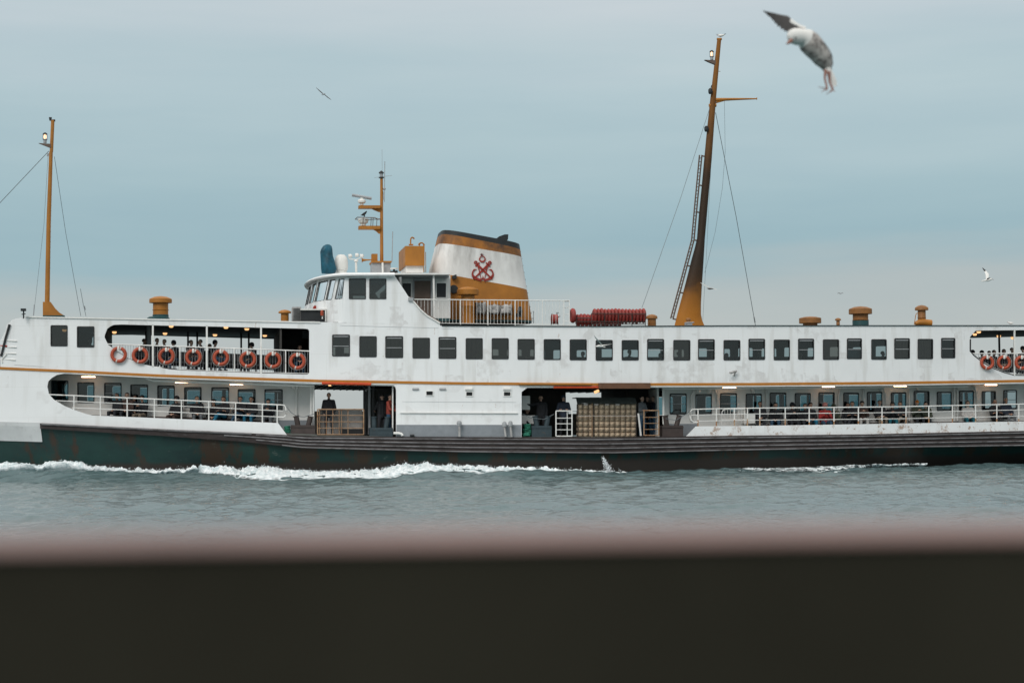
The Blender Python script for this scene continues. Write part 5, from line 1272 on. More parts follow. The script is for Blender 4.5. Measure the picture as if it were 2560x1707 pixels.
# ---- life rings
ORD = ['leftmost', 'second from the left', 'third from the left', 'fourth from the left', 'fifth from the left', 'sixth from the left', 'seventh from the left', 'rightmost']
def life_ring(px, py, label, grp, rx=1.0):
    c = P(px, py, -.09); nrm = V((.05, -1, .02)); root = empty('life_ring', c, label, 'life ring', grp)
    mb = MB(); R, r = .275 * rx, .072
    mb.torus(c, R, r, nrm, 32, 10, mf=lambda i: 1 if i % 16 == 6 else 0); mb.build('ring_body', [M['ring_red'], M['ring_white']], root, smooth=True)
    mb = MB(); a = V(nrm).normalized().cross(V((0, 0, 1))).normalized(); b = a.cross(V(nrm).normalized())
    pts = []
    for i in range(33):
        t = 2 * PI * i / 32; rr = R + r + .012 + .02 * abs(math.sin(2 * t)); pts.append(c + a * math.cos(t) * rr + b * math.sin(t) * rr - V((0, .02, 0)))
    mb.tube(pts, .006, 4, cap=False); mb.build('grab_line', M['ring_white'], root)
    mb = MB(); mb.lathe(c + V((0, -.06, R - .03)), [(0, -.07), (.04, -.06), (.05, 0), (.045, .07), (.028, .11), (0, .12)], seg=10); mb.build('ring_light', M['dome_white'], root, smooth=True)
for (x, y), o_ in zip([(296.6, 886.5), (350, 888), (416, 890), (483.6, 893), (552, 894), (619.7, 898.5), (682.6, 900), (743.5, 902.8)], ORD):
    life_ring(x, y, 'orange life ring, %s of eight on the left upper rail' % o_, 'life rings on the left upper promenade rail')
for (x, y), o_ in zip([(2468, 906.6), (2510, 906), (2554, 906.6)], ['leftmost', 'middle one', 'rightmost']):
    life_ring(x, y, 'orange life ring, %s of three at the right edge' % o_, 'life rings in the right upper opening', .92)

# ---- life floats on the roof
def float_proto(R, w, name='life_float'):
    mb = MB(); mb.lathe((0, 0, 0), [(R * .45, -w * .42), (R * .8, -w * .48), (R * .93, -w * .3), (R, 0), (R * .93, w * .3), (R * .8, w * .48), (R * .45, w * .42), (R * .42, 0), (R * .45, -w * .42)], axis=(1, 0, 0), seg=20)
    o = mb.build(name, M['float_red'], None, smooth=True); return o
def place(o, loc, first, label, cat, grp, rz=0, s=1.0):
    c = o if first else o.copy()
    if not first: COL.objects.link(c)
    c.location = loc; c.rotation_euler = (0, 0, rz); c.scale = (s, s, s); tag(c, label, cat, grp); return c
fp = float_proto(.335, .145); n_ = 15
for i in range(n_):
    x = 1486.5 + i * 8.72; j = random.uniform(-1.2, 1.2); place(fp, PK(x, 790 + j, 2.2), i == 0, 'big red ribbed life float standing in the long rack on the ferry roof', 'life float', 'big red life floats in the roof rack', .16, 1 + random.uniform(-.03, .03))
fp2 = float_proto(.25, .15)
for i in range(5):
    place(fp2, PK(1444 + i * 8.6, 799 + random.uniform(-1, 1), 2.2), i == 0, 'small red ribbed life float in the lower end of the roof rack', 'life float', 'small red life floats at the left of the rack', .16)
for i in range(11):
    place(fp2, PK(1446 + i * 10.2, 808, 3.1), False, 'small red life float in the second row behind the roof rack', 'life float', 'red life floats in the row behind', .16, .8)
o = float_proto(.33, .2); place(o, PK(1432, 789, 2.0), True, 'thick red life float standing alone beside the small ladder', 'life float', None, .16)
rk = empty('float_rack', PK(1480, 813, 2.2), 'dark steel rack holding the row of red life floats on the roof', 'rack')
for (x0, y0, x1, y1) in ((1478, 783.5, 1615, 784.5), (1442, 795, 1478, 795.5), (1440, 804, 1614, 804.5), (1478, 810, 1614, 810.5)):
    mb = MB(); mb.tube([PK(x0, y0, 1.82), PK(x1, y1, 1.82)], .02, 5); mb.build('rail', M['mesh_wire'], rk)
for x in (1441, 1479, 1512, 1546, 1580, 1613.5):
    mb = MB(); mb.tube([PK(x, 783 if x > 1450 else 795, 1.82), PK(x, 814.5, 1.82)], .018, 5); mb.build('upright', M['mesh_wire'], rk)
mb = MB(); c = PK(1387, 813, 1.4)
hr = empty('hose_reel', c, 'dark red reel standing on the roof behind the white railing', 'hose reel')
mb.lathe(PK(1386, 798, 1.4) , [(0, -.13), (.2, -.13), (.22, -.05), (.2, 0), (.22, .06), (.2, .13), (0, .13)], axis=TD, seg=18); mb.build('drum', M['float_red'], hr, smooth=True)
for dx in (-8, 9): mb = MB(); mb.tube([PK(1386 + dx, 813, 1.4), PK(1386 + dx * .7, 784, 1.4)], .03, 6); mb.build('reel_stand', M['mesh_wire'], hr)
mb = MB(); mb.tube([PK(1390, 781.5, 1.4), PK(1397, 782, 1.4)], .015, 5); mb.tube([PK(1396, 793, 1.4), PK(1400, 790, 1.4)], .03, 5); mb.build('crank', M['mesh_wire'], hr)

# ---- cargo cage with bales
KB = .9
cx = [1444.5 + i * 13.3 for i in range(12)]; ry = [1009, 1023.5, 1039, 1054, 1068.5, 1081.5, 1093]
def bale_proto():
    bm = bmesh.new(); bmesh.ops.create_cube(bm, size=1); bmesh.ops.bevel(bm, geom=bm.edges[:], offset=.07, segments=3, affect='EDGES')
    bmesh.ops.subdivide_edges(bm, edges=bm.edges[:], cuts=1)
    for v in bm.verts:
        n = noise.noise(v.co * 4); v.co += v.co.normalized() * n * .05
    me = bpy.data.meshes.new('bale'); bm.to_mesh(me); bm.free(); me.materials.append(M['tan_bale']); me.polygons.foreach_set('use_smooth', [True] * len(me.polygons))
    o = bpy.data.objects.new('bale', me); COL.objects.link(o); return o
bp_ = bale_proto(); first = True
for i in range(11):
    for j in range(6):
        a, b = PK(cx[i], ry[j + 1], KB), PK(cx[i + 1], ry[j], KB)
        c = bp_ if first else bp_.copy()
        if not first: COL.objects.link(c)
        first = False
        m_ = (a + b) / 2 + ND * (.17 + random.uniform(0, .03)); c.location = m_; c.scale = (abs(b.x - a.x) * .95, .32, (b.z - a.z) * .96); c.rotation_euler = (random.uniform(-.03, .03), random.uniform(-.03, .03), .16 + random.uniform(-.05, .05))
        tag(c, 'tan bale stacked inside the wire cage on the open deck', 'bale', 'tan bales in the cargo cage')
cg = empty('cargo_cage', PK(1518, 1093, KB - .05), 'dark wire cage wrapped around the stack of tan bales on deck', 'cage')
mb = MB()
for i, x in enumerate(cx): mb.tube([PK(x, 1006, KB - .05), PK(x, 1093.5, KB - .05)], .02 if i in (0, 3, 11) else .009, 4)
for y in ry + [1031, 1046, 1061, 1075]: mb.tube([PK(cx[0], y, KB - .055), PK(cx[-1], y, KB - .055)], .010, 4)
mb.build('wire_mesh', M['mesh_wire'], cg)
mb = MB(); mb.tube([PK(cx[0], 1039.5, KB - .09), PK(cx[-1], 1039.5, KB - .09)], .016, 5); mb.build('tie_strap', M['ring_white'], cg)
mb = MB(); mb.tube([PK(1480, 1008, KB - .09), PK(1480, 1093, KB - .09)], .022, 5); mb.build('cage_post', M['rust_tan'], cg)
for x in cx[1:9:2]: mb = MB(); mb.kbox(x + 1.5, 1009.5, x + 11.5, 1012.5, KB - .04, .03); mb.build('paper_tag', M['ring_white'], cg)
mb = MB(); n = 9; vs = []
for i in range(n):
    for j in range(5):
        x = lerp(1443, 1592, i / (n - 1)); q = PK(x, lerp(993, 994, i / n) + random.uniform(-1, 1) + (0 if j else 14), KB - .1) + ND * (j * .28 if j else 0); vs.append(q)
mb.add(vs, [(i * 5 + j, i * 5 + j + 1, (i + 1) * 5 + j + 1, (i + 1) * 5 + j) for i in range(n - 1) for j in range(4)]); o = mb.build('tarpaulin', M['tarp']); md = o.modifiers.new('t', 'SOLIDIFY'); md.thickness = .03; tag(o, 'dark tarpaulin laid over the top of the caged tan bales', 'tarpaulin')

# ---- portable gates on the working decks
def gate(name, x0, y0, x1, y1, hor, ver, mat, label, off=.06, r=.028):
    root = empty(name, P((x0 + x1) / 2, y1, off), label, 'gate')
    for (a, b) in (((x0, y0), (x1, y0)), ((x0, y1), (x1, y1)), ((x0, y0), (x0, y1)), ((x1, y0), (x1, y1))):
        mb = MB(); mb.tube([P(*a, off), P(*b, off)], r, 6); mb.build('frame_bar', M[mat], root)
    for y in hor: mb = MB(); mb.tube([P(x0, y, off), P(x1, y, off)], r * .6, 5); mb.build('crossbar', M[mat], root)
    for x in ver: mb = MB(); mb.tube([P(x, y0, off + .02), P(x, y1, off + .02)], r * .6, 5); mb.build('upright_bar', M[mat], root)
    return root
gate('deck_gate', 794, 1023, 909, 1086, (1038, 1054, 1070), (799, 816, 832, 848, 854, 870), 'rust_tan', 'wide rusty tan gate across the left working deck, in front of the standing man')
gate('deck_gate', 1390, 1027, 1430, 1090, (1045, 1059, 1074), (1418,), 'white_tube', 'narrow white gate left of the caged bales')
gate('deck_gate', 1610, 1026, 1647, 1088, (1043, 1058, 1073), (), 'rust_tan', 'narrow rusty gate right of the caged bales')
mb = MB(); mb.hexa([P(1600, 1089, .1), P(1604.5, 1089, .1), P(1598, 1033, .1), P(1593.5, 1033, .1)] + [P(x, y, .16) for x, y in ((1600, 1089), (1604.5, 1089), (1598, 1033), (1593.5, 1033))]); o = mb.build('plank', M['wood_pale']); tag(o, 'pale plank leaning upright between the caged bales and the rusty gate', 'plank')
def rope_pile(x0, y0, x1, y1, label, off=.45):
    mb = MB(); c = P((x0 + x1) / 2, y1, off); w = (P(x1, y1, off) - P(x0, y1, off)).length / 2; h = (P(x0, y0, off) - P(x0, y1, off)).z; pts = []
    for i in range(220):
        t = i / 220; a = t * 2 * PI * 8; rr = w * (.95 - .35 * t) * (1 + .18 * math.sin(a * 2.3)); pts.append(c + V((math.cos(a) * rr, math.sin(a) * rr * .8, h * (t * .9 + .08 * math.sin(a * 1.7) * (1 - t)) + .03)))
    mb.tube(pts, .028, 5); o = mb.build('rope_coil', M['green_rope'], smooth=True); tag(o, label, 'rope')
rope_pile(709, 1065, 727, 1086, 'green rope heap left of the brown mooring bitts')
rope_pile(1306, 1059, 1330, 1089, 'tall green rope heap beside the teal mooring bitts')
rope_pile(1209 + 100, 1084, 1324, 1091, 'low green rope coil at the foot of the tall rope heap', .2)

# ================================================================== PEOPLE
def limb(p0, r0, p1, r1, seg=12):
    p0, p1 = V(p0), V(p1); d = p1 - p0; L = d.length
    if L < 1e-6: d = V((0, 0, 1)); L = 1e-6
    t = d.normalized(); ref = V((0, 0, 1)) if abs(t.z) < .9 else V((1, 0, 0)); a = t.cross(ref).normalized(); b = t.cross(a); rings = []
    for k in range(1, 4): an = PI / 2 * k / 4; rings.append((p0 - t * (r0 * math.cos(an)), r0 * math.sin(an)))
    for k in range(0, 4): an = PI / 2 * k / 4; rings.append((p1 + t * (r1 * math.sin(an)), r1 * math.cos(an)))
    rings.insert(3, (p0, r0)); vs = [p0 - t * r0]; 
    for c, r in rings:
        for k in range(seg): an = 2 * PI * k / seg; vs.append(c + a * (math.cos(an) * r) + b * (math.sin(an) * r))
    vs.append(p1 + t * r1); fs = [(0, 1 + (k + 1) % seg, 1 + k) for k in range(seg)]; n = len(rings)
    for i in range(n - 1):
        for k in range(seg): k2 = (k + 1) % seg; fs.append((1 + i * seg + k, 1 + i * seg + k2, 1 + (i + 1) * seg + k2, 1 + (i + 1) * seg + k))
    fs += [(len(vs) - 1, 1 + (n - 1) * seg + k, 1 + (n - 1) * seg + (k + 1) % seg) for k in range(seg)]
    return vs, fs
SKIN, JACK, TROU, SHOE, FEAT, LIP = range(6)
def hand(pr, w, d, up, s):
    w, d, up = V(w), V(d).normalized(), V(up).normalized(); sd = d.cross(up).normalized() * s
    for k in range(4): o = sd * ((k - 1.5) * .021); pr.append((w + o * .6, .014, w + o + d * .085, .0125, SKIN))
    Ls = (.068, .078, .072, .056)
    for k in range(4):
        b = w + sd * ((k - 1.5) * .023) + d * .09; m = b + (d * .8 - up * .5).normalized() * Ls[k] * .5; e = m + (d * .3 - up * .9).normalized() * Ls[k] * .5
        pr += [(b, .0095, m, .009, SKIN), (m, .009, e, .0075, SKIN)]
    tb = w + sd * -.03 + d * .025; tm = tb + (d * .6 - sd * .7).normalized() * .04; te = tm + (d * .85 - sd * .1 - up * .4).normalized() * .032
    pr += [(tb, .013, tm, .011, SKIN), (tm, .011, te, .009, SKIN)]
def head(pr, c, yaw=0.0, pitch=0.0):
    R_ = Matrix.Rotation(yaw, 3, 'Z') @ Matrix.Rotation(pitch, 3, 'X'); f = lambda x, y, z: V(c) + R_ @ V((x, y, z))
    pr += [(f(0, .02, .035), .083, f(0, -.005, .03), .08, SKIN), (f(0, -.02, -.02), .068, f(0, -.03, -.055), .055, SKIN), (f(0, -.045, -.085), .033, f(0, -.05, -.09), .03, SKIN),
           (f(0, -.088, .0), .009, f(0, -.108, -.028), .014, SKIN), (f(-.03, -.078, .022), .014, f(.03, -.078, .022), .014, SKIN),
           (f(-.083, .01, -.005), .014, f(-.085, .015, -.03), .011, SKIN), (f(.083, .01, -.005), .014, f(.085, .015, -.03), .011, SKIN),
           (f(-.031, -.083, .004), .0125, f(-.029, -.083, .004), .0125, FEAT), (f(.029, -.083, .004), .0125, f(.031, -.083, .004), .0125, FEAT),
           (f(-.02, -.085, -.058), .009, f(.02, -.085, -.058), .009, LIP)]
def torso(pr, pel, chest, w=.17, shoulders=None, fat=1.0):
    pel, chest = V(pel), V(chest)
    for s in (-1, 1): pr.append((pel + V((s * .085, 0, 0)), .125 * fat, chest + V((s * .085, 0, -.06)), .118 * fat, JACK))
    pr += [(pel, .135 * fat, chest, .13 * fat, JACK), (chest + V((-.14, 0, .03)), .078, chest + V((.14, 0, .03)), .078, JACK), (chest + V((0, .01, .04)), .09, chest + V((0, .0, .12)), .06, JACK)]
def pose(kind):
    pr = []
    if kind.startswith('sit'):
        lean = {'sit_lap': 0, 'sit_cross': .03, 'sit_lean': -.16, 'sit_phone': -.03, 'sit_raise': 0}[kind]
        pel = V((0, .02, .53)); ch = V((0, .05 + lean, .93)); hd = V((0, .02 + lean * 1.15, 1.205)); torso(pr, pel, ch)
        pr.append((ch + V((0, -.0, .1)), .055, hd - V((0, -.01, .1)), .05, SKIN)); head(pr, hd, {'sit_phone': .1, 'sit_lean': .25}.get(kind, 0), {'sit_phone': .35, 'sit_lean': .2}.get(kind, 0))
        for s in (-1, 1):
            hip, kn, an = V((s * .1, 0, .52)), V((s * .14, -.44, .52)), V((s * .15, -.42, .10))
            if kind == 'sit_cross' and s == 1: kn = V((-.02, -.44, .62)); an = V((-.20, -.52, .34))
            pr += [(hip, .098, kn, .070, TROU), (kn, .068, an, .048, TROU), (an + V((0, .03, -.05)), .045, an + V((0, -.14, -.055)), .038, SHOE)]
            sh = ch + V((s * .19, 0, .03)); 
            if kind in ('sit_lap', 'sit_lean'): el, wr = V((s * .25, -.08 + lean * .6, .68)), V((s * .07, -.27, .63)); dn = V((-s * .5, -.8, -.1))
            elif kind == 'sit_cross': el, wr = V((s * .25, -.09, .70)), V((-s * .05, -.19, .76)); dn = V((-s, -.1, 0))
            elif kind == 'sit_phone': el, wr = V((s * .24, -.1, .70)), V((s * .06, -.28, .86)); dn = V((-s * .4, -.5, .5))
            else:
                if s == -1: el, wr = V((-.34, -.16, 1.02)), V((-.10, -.17, 1.24)); dn = V((.8, .1, .3))
                else: el, wr = V((.25, -.08, .68)), V((.07, -.27, .63)); dn = V((-.5, -.8, -.1))
            pr += [(sh, .075, el, .058, JACK), (el, .058, wr, .042, JACK), (wr, .033, wr + dn.normalized() * .02, .027, SKIN)]; hand(pr, wr + dn.normalized() * .02, dn, V((0, 0, 1)), s)
    else:
        pel = V((0, 0, .98)); ch = V((0, 0, 1.38)); hd = V((0, -.01, 1.655)); torso(pr, pel, ch, fat=1.0); pr.append((ch + V((0, 0, .1)), .056, hd - V((0, -.01, .1)), .052, SKIN)); head(pr, hd)
        pr.append((pel + V((0, 0, -.12)), .145, pel, .14, JACK))
        for s in (-1, 1):
            hip, kn, an = V((s * .1, 0, .92)), V((s * .125, -.02, .50)), V((s * .135, .02, .10))
            pr += [(hip, .105, kn, .072, TROU), (kn, .07, an, .05, TROU), (an + V((0, .03, -.055)), .045, an + V((0, -.15, -.06)), .038, SHOE)]
            sh = ch + V((s * .19, 0, .03)); dn = V((0, -.15, -1))
            if kind == 'stand': el, wr = V((s * .265, .03, 1.12)), V((s * .215, -.10, .90)); dn = V((-s * .5, -.4, -.8))
            elif kind == 'stand_arms': el, wr = V((s * .27, -.07, 1.12)), V((-s * .05, -.2, 1.17)); dn = V((-s, -.1, 0))
            elif kind == 'stand_reach' :
                if s == -1: el, wr = V((-.44, -.04, 1.36)), V((-.68, -.04, 1.42)); dn = V((-1, 0, .1))
                else: el, wr = V((.25, .02, 1.12)), V((.22, -.05, .87))
            elif kind == 'stand_work': el, wr = V((s * .26, -.12, 1.14)), V((s * .16, -.36, 1.08)); dn = V((-s * .1, -1, -.1))
            pr += [(sh, .077, el, .06, JACK), (el, .06, wr, .044, JACK), (wr, .034, wr + dn.normalized() * .02, .028, SKIN)]; hand(pr, wr + dn.normalized() * .02, dn, V((0, -.2, 1)) if abs(dn.z) < .6 else V((-s, -.3, 0)), s)
    return pr
M['trouser_dark'] = simple('trouser_dark', (.03, .032, .038), .85, .3, 8); M['jeans'] = simple('jeans', (.03, .075, .13), .85, .3, 8); M['jeans_bright'] = simple('jeans_bright', (.02, .16, .26), .85, .3, 8)
M['khaki'] = simple('khaki', (.20, .16, .12), .85, .2, 8); M['grey_cloth'] = simple('grey_cloth', (.14, .15, .16), .85, .25, 8); M['light_cloth'] = simple('light_cloth', (.50, .48, .46), .85, .2, 8)
M['black_cloth'] = simple('black_cloth', (.016, .017, .02), .85, .4, 7, bump=.4); M['navy'] = simple('navy_cloth', (.018, .026, .042), .85, .35, 7); M['brown_cloth'] = simple('brown_cloth', (.06, .035, .028), .85, .3, 7)
M['red_cloth'] = simple('red_cloth', (.32, .03, .03), .85, .25, 7); M['pink_cloth'] = simple('pink_cloth', (.50, .22, .2), .85, .2, 7); M['teal_cloth'] = simple('teal_cloth', (.015, .13, .17), .85, .25, 7)
M['hivis'] = simple('hivis_orange', (.24, .04, .025), .75, .15, 8); M['camo'] = simple('camo_green', (.05, .06, .04), .85, .6, 14); M['hat_orange'] = simple('hat_orange', (.55, .17, .02), .85, .2, 8)
M['skin'] = simple('skin', (.48, .30, .22), .55, .08, 9); M['skin2'] = simple('skin_tan', (.38, .22, .155), .55, .08, 9)
M['hair_black'] = simple('hair_black', (.012, .010, .009), .6, .4, 20); M['hair_brown'] = simple('hair_brown', (.05, .028, .018), .6, .4, 20); M['hair_grey'] = simple('hair_grey', (.25, .24, .23), .6, .3, 20)
M['shoe'] = simple('shoe_dark', (.02, .018, .018), .5, .2, 6); M['eye'] = simple('eye_dark', (.02, .015, .012), .3, .1, 5); M['lip'] = simple('lip', (.30, .11, .09), .5, .1, 5)
def body_mesh(kind):
    pr = pose(kind); mb = MB()
    for (a, ra, b, rb, m_) in pr: vs, fs = limb(a, ra, b, rb); mb.add(vs, fs)
    me = bpy.data.meshes.new('tmp'); me.from_pydata([tuple(v) for v in mb.v], [], mb.f)
    o = bpy.data.objects.new('tmp', me); COL.objects.link(o)
    md = o.modifiers.new('r', 'REMESH'); md.mode = 'VOXEL'; md.voxel_size = .0105; md.use_smooth_shade = True
    sm = o.modifiers.new('s', 'SMOOTH'); sm.factor = .4; sm.iterations = 2
    dg = bpy.context.evaluated_depsgraph_get(); nm = bpy.data.meshes.new_from_object(o.evaluated_get(dg)); bpy.data.objects.remove(o); bpy.data.meshes.remove(me)
    nm.name = 'person_' + kind; nf = len(nm.polygons); nv = len(nm.vertices)
    co = np.zeros(nv * 3, np.float32); nm.vertices.foreach_get('co', co); co = co.reshape(-1, 3)
    # folds in the clothing
    cen = np.zeros(nf * 3, np.float32); nm.polygons.foreach_get('center', cen); cen = cen.reshape(-1, 3); best = np.full(nf, 9.0); lab = np.zeros(nf, np.int32)
    for (a, ra, b, rb, m_) in pr:
        a = np.array(a); b = np.array(b); d = b - a; L2 = max(1e-9, float(d @ d)); t = np.clip(((cen - a) @ d) / L2, 0, 1); q = a + t[:, None] * d
        ds = np.linalg.norm(cen - q, axis=1) - (ra + (rb - ra) * t); k = ds < best - (.002 if m_ in (FEAT, LIP) else 0); best[k] = ds[k]; lab[k] = m_
    nm.materials.clear()
    for m_ in ('skin', 'black_cloth', 'trouser_dark', 'shoe', 'eye', 'lip'): nm.materials.append(M[m_])
    nm.polygons.foreach_set('material_index', lab); nm.polygons.foreach_set('use_smooth', np.ones(nf, bool)); return nm, pr
BODY = {}
for k in ('sit_lap', 'sit_cross', 'sit_lean', 'sit_phone', 'sit_raise', 'stand', 'stand_arms', 'stand_reach', 'stand_work'): BODY[k] = body_mesh(k)
HEADC = {'sit_lap': (0, .02, 1.205), 'sit_cross': (0, .055, 1.205), 'sit_lean': (0, -.164, 1.205), 'sit_phone': (0, -.0145, 1.205), 'sit_raise': (0, .02, 1.205)}
def cap_mesh(style):
    mb = MB(); vs = []; nu, nv_ = 22, 12
    R_ = {'short': .090, 'long': .098, 'hood': .108, 'hat': .100, 'scarf': .112}[style]
    for j in range(nv_ + 1):
        for i in range(nu):
            a = 2 * PI * i / nu; fr = max(0, -math.sin(a))            # a = -90 deg is the face side
            low = {'short': 1.75 - .75 * fr ** .5, 'long': 2.1 - 1.1 * fr ** .6, 'hood': 2.35 - .75 * fr ** 1.5, 'hat': 1.25, 'scarf': 2.45 - .95 * fr ** 1.5}[style]
            th = low * j / nv_; n = 1 + .03 * noise.noise(V((math.cos(a) * 3, math.sin(a) * 3, th * 3)))
            vs.append(V((math.cos(a) * math.sin(th) * R_ * n, .012 + math.sin(a) * math.sin(th) * R_ * n * 1.06, .038 + math.cos(th) * R_ * n * (1.02 if math.cos(th) > 0 else 1.35))))
    fs = []
    for j in range(nv_):
        for i in range(nu): i2 = (i + 1) % nu; fs.append((j * nu + i, j * nu + i2, (j + 1) * nu + i2, (j + 1) * nu + i))
    mb.add(vs, fs)
    if style == 'hat':
        mb.torus((0, .012, .068), .094, .016, (0, 0, 1), 20, 6); mb.lathe((0, .0, .14), [(.0, -.01), (.025, 0), (.025, .03), (0, .045)], seg=8)
    me = bpy.data.meshes.new(style); me.from_pydata([tuple(v) for v in mb.v], [], mb.f); me.materials.append(M['hair_black']); me.polygons.foreach_set('use_smooth', [True] * len(me.polygons)); return me
CAPS = {s: cap_mesh(s) for s in ('short', 'long', 'hood', 'hat', 'scarf')}
def person(px, py, off, kind, label, grp=None, jacket='black_cloth', trou='trouser_dark', hair='hair_black', cap='short', capmat=None, rz=0.0, skin='skin', zf=z_lfloor, z=None, s=1.0, extra=None):
    me = BODY[kind][0]; o = bpy.data.objects.new('person', me); COL.objects.link(o); hc_ = HEADC.get(kind, (0, -.01, 1.655))
    c = P(px, py, off); R_ = Matrix.Rotation(rz, 3, 'Z'); h = R_ @ V(hc_) * s; X, Y = c.x - h.x, c.y - h.y
    zz = zf(X) if z is None else z
    if kind.startswith('sit'): zz = min(max(c.z - h.z, zz - .22), zz + .15)
    o.location = (X, Y, zz); o.rotation_euler = (0, 0, rz); o.scale = (s, s, s * (1 + random.uniform(-.01, .01)))
    for i, mname in enumerate((skin, jacket, trou, 'shoe', 'eye', 'lip')):
        o.material_slots[i].link = 'OBJECT'; o.material_slots[i].material = M[mname]
    tag(o, label, 'person', grp)
    hd = bpy.data.objects.new({'short': 'hair', 'long': 'hair', 'hood': 'hood', 'hat': 'knit_hat', 'scarf': 'headscarf'}[cap], CAPS[cap]); COL.objects.link(hd); hd.parent = o; hd.location = hc_
    if kind == 'sit_phone': hd.rotation_euler = (.35, 0, .1)
    if kind == 'sit_lean': hd.rotation_euler = (.2, 0, .25)
    hd.material_slots[0].link = 'OBJECT'; hd.material_slots[0].material = M[capmat or (hair if cap in ('short', 'long') else jacket)]
    return o
GL = 'passengers seated on the left lower side deck'; GR = 'passengers seated on the right lower side deck'
for a in [
 (292, 990, 1.1, 'sit_raise', 'seated passenger holding one arm over the head, left end of the left bench', GL, 'black_cloth', 'trouser_dark', 'hair_black', 'short'),
 (317.5, 988, 1.1, 'sit_lap', 'seated passenger in black right beside the one raising an arm', GL, 'brown_cloth', 'trouser_dark', 'hair_black', 'short'),
 (336, 994, 1.25, 'sit_lean', 'passenger in navy leaning forward behind the third rail post on the left', GL, 'navy', 'trouser_dark', 'hair_black', 'long'),
 (355, 996, 1.05, 'sit_phone', 'passenger with pale scarf-like collar bent over hands, left bench', GL, 'black_cloth', 'khaki', 'hair_black', 'long'),
 (441.5, 998.5, 1.1, 'sit_lap', 'lone hooded passenger in black sitting mid left bench', GL, 'black_cloth', 'brown_cloth', 'hair_black', 'hood'),
 (492.5, 997, 1.1, 'sit_lap', 'bare-headed man in black jacket and grey trousers facing out, left bench', GL, 'black_cloth', 'grey_cloth', 'hair_brown', 'short'),
 (534, 1006, 1.3, 'sit_lean', 'passenger leaning behind the man in bright blue jeans', GL, 'black_cloth', 'trouser_dark', 'hair_black', 'long'),
 (558, 998.5, 1.1, 'sit_cross', 'man in black coat and bright blue jeans on the left bench', GL, 'black_cloth', 'jeans_bright', 'hair_black', 'short'),
 (601, 998.5, 1.1, 'sit_cross', 'bearded man in black left of the man in wide dark jacket, left bench', GL, 'black_cloth', 'jeans', 'hair_black', 'short'),
 (628, 998.5, 1.1, 'sit_lap', 'man in wide dark jacket and blue jeans, fourth seat from the deck door', GL, 'black_cloth', 'jeans_bright', 'hair_black', 'short'),
 (670.6, 1004, 1.1, 'sit_phone', 'last passenger at the right end of the left bench, hands together', GL, 'black_cloth', 'grey_cloth', 'hair_black', 'short'),
 (1900, 1010.5, 1.1, 'sit_lap', 'tall man in black at the left end of the right bench', GR, 'black_cloth', 'trouser_dark', 'hair_black', 'short'),
 (1939, 1013, 1.1, 'sit_lean', 'passenger in black bending forward with clasped hands and blue jeans', GR, 'black_cloth', 'jeans', 'hair_black', 'short'),
 (1980.6, 1014.5, 1.1, 'sit_phone', 'hooded passenger in black looking into a phone', GR, 'black_cloth', 'trouser_dark', 'hair_black', 'hood'),
 (2013, 1015, 1.2, 'sit_lap', 'small passenger squeezed between the phone user and the long-haired one', GR, 'black_cloth', 'trouser_dark', 'hair_black', 'short'),
 (2026, 1013, 1.05, 'sit_lean', 'long-haired passenger in black leaning towards the red-dressed woman', GR, 'black_cloth', 'jeans_bright', 'hair_black', 'long'),
 (2062.4, 1014.5, 1.1, 'sit_phone', 'woman in red coat and pink headscarf on the right bench', GR, 'red_cloth', 'jeans', 'hair_brown', 'scarf'),
 (2084, 1017, 1.15, 'sit_lean', 'passenger in camouflage colours right of the red-coated woman', GR, 'camo', 'trouser_dark', 'hair_black', 'hood'),
 (2120, 1014.5, 1.2, 'sit_lap', 'man in black half hidden behind his neighbour, middle of the right bench', GR, 'black_cloth', 'trouser_dark', 'hair_black', 'short'),
 (2130.7, 1010.5, 1.05, 'sit_cross', 'man in dark jacket with arms crossed left of the woman in light trousers', GR, 'black_cloth', 'trouser_dark', 'hair_brown', 'short'),
 (2155, 1009, 1.1, 'sit_phone', 'woman in brown top and light trousers on the right bench', GR, 'brown_cloth', 'light_cloth', 'hair_black', 'long'),
 (2199, 1006.5, 1.1, 'sit_lap', 'big man in black jacket and khaki trousers on the right bench', GR, 'black_cloth', 'khaki', 'hair_brown', 'short'),
 (2231, 1012, 1.1, 'sit_phone', 'passenger with long dark hair holding something bright blue', GR, 'black_cloth', 'teal_cloth', 'hair_black', 'long'),
 (2250, 1010.5, 1.1, 'sit_cross', 'bare-headed man in black left of the one in an orange hat', GR, 'black_cloth', 'khaki', 'hair_brown', 'short'),
 (2419.4, 1008, 1.1, 'sit_lap', 'passenger in white-striped top and teal trousers sitting apart', GR, 'light_cloth', 'teal_cloth', 'hair_brown', 'short'),
 (2487.5, 1005, 1.1, 'sit_cross', 'bald man in black with arms crossed near the right edge', GR, 'black_cloth', 'trouser_dark', 'hair_grey', 'short'),
 (2515, 1001, 1.1, 'sit_lap', 'tall bald man in navy beside the right edge', GR, 'navy', 'grey_cloth', 'hair_grey', 'short')]:
    px, py, off, kind, lab_, g, j, t_, hr_, cp_ = a
    person(px, py, off, kind, lab_, g, j, t_, hr_, cp_, s=random.uniform(1.0, 1.08), rz=random.uniform(-.35, .35), skin=random.choice(['skin', 'skin2']), capmat='pink_cloth' if cp_ == 'scarf' else None)
person(2292.6, 1008, 1.1, 'sit_phone', 'passenger in an orange knit hat and camouflage jacket', GR, 'camo', 'trouser_dark', cap='hat', capmat='hat_orange', rz=.1)
person(2314, 1010.5, 1.1, 'sit_lean', 'passenger in camouflage jacket right of the orange hat', GR, 'camo', 'trouser_dark', rz=-.1)
GU = 'passengers on the left upper promenade'; GV = 'passengers on the right upper promenade'
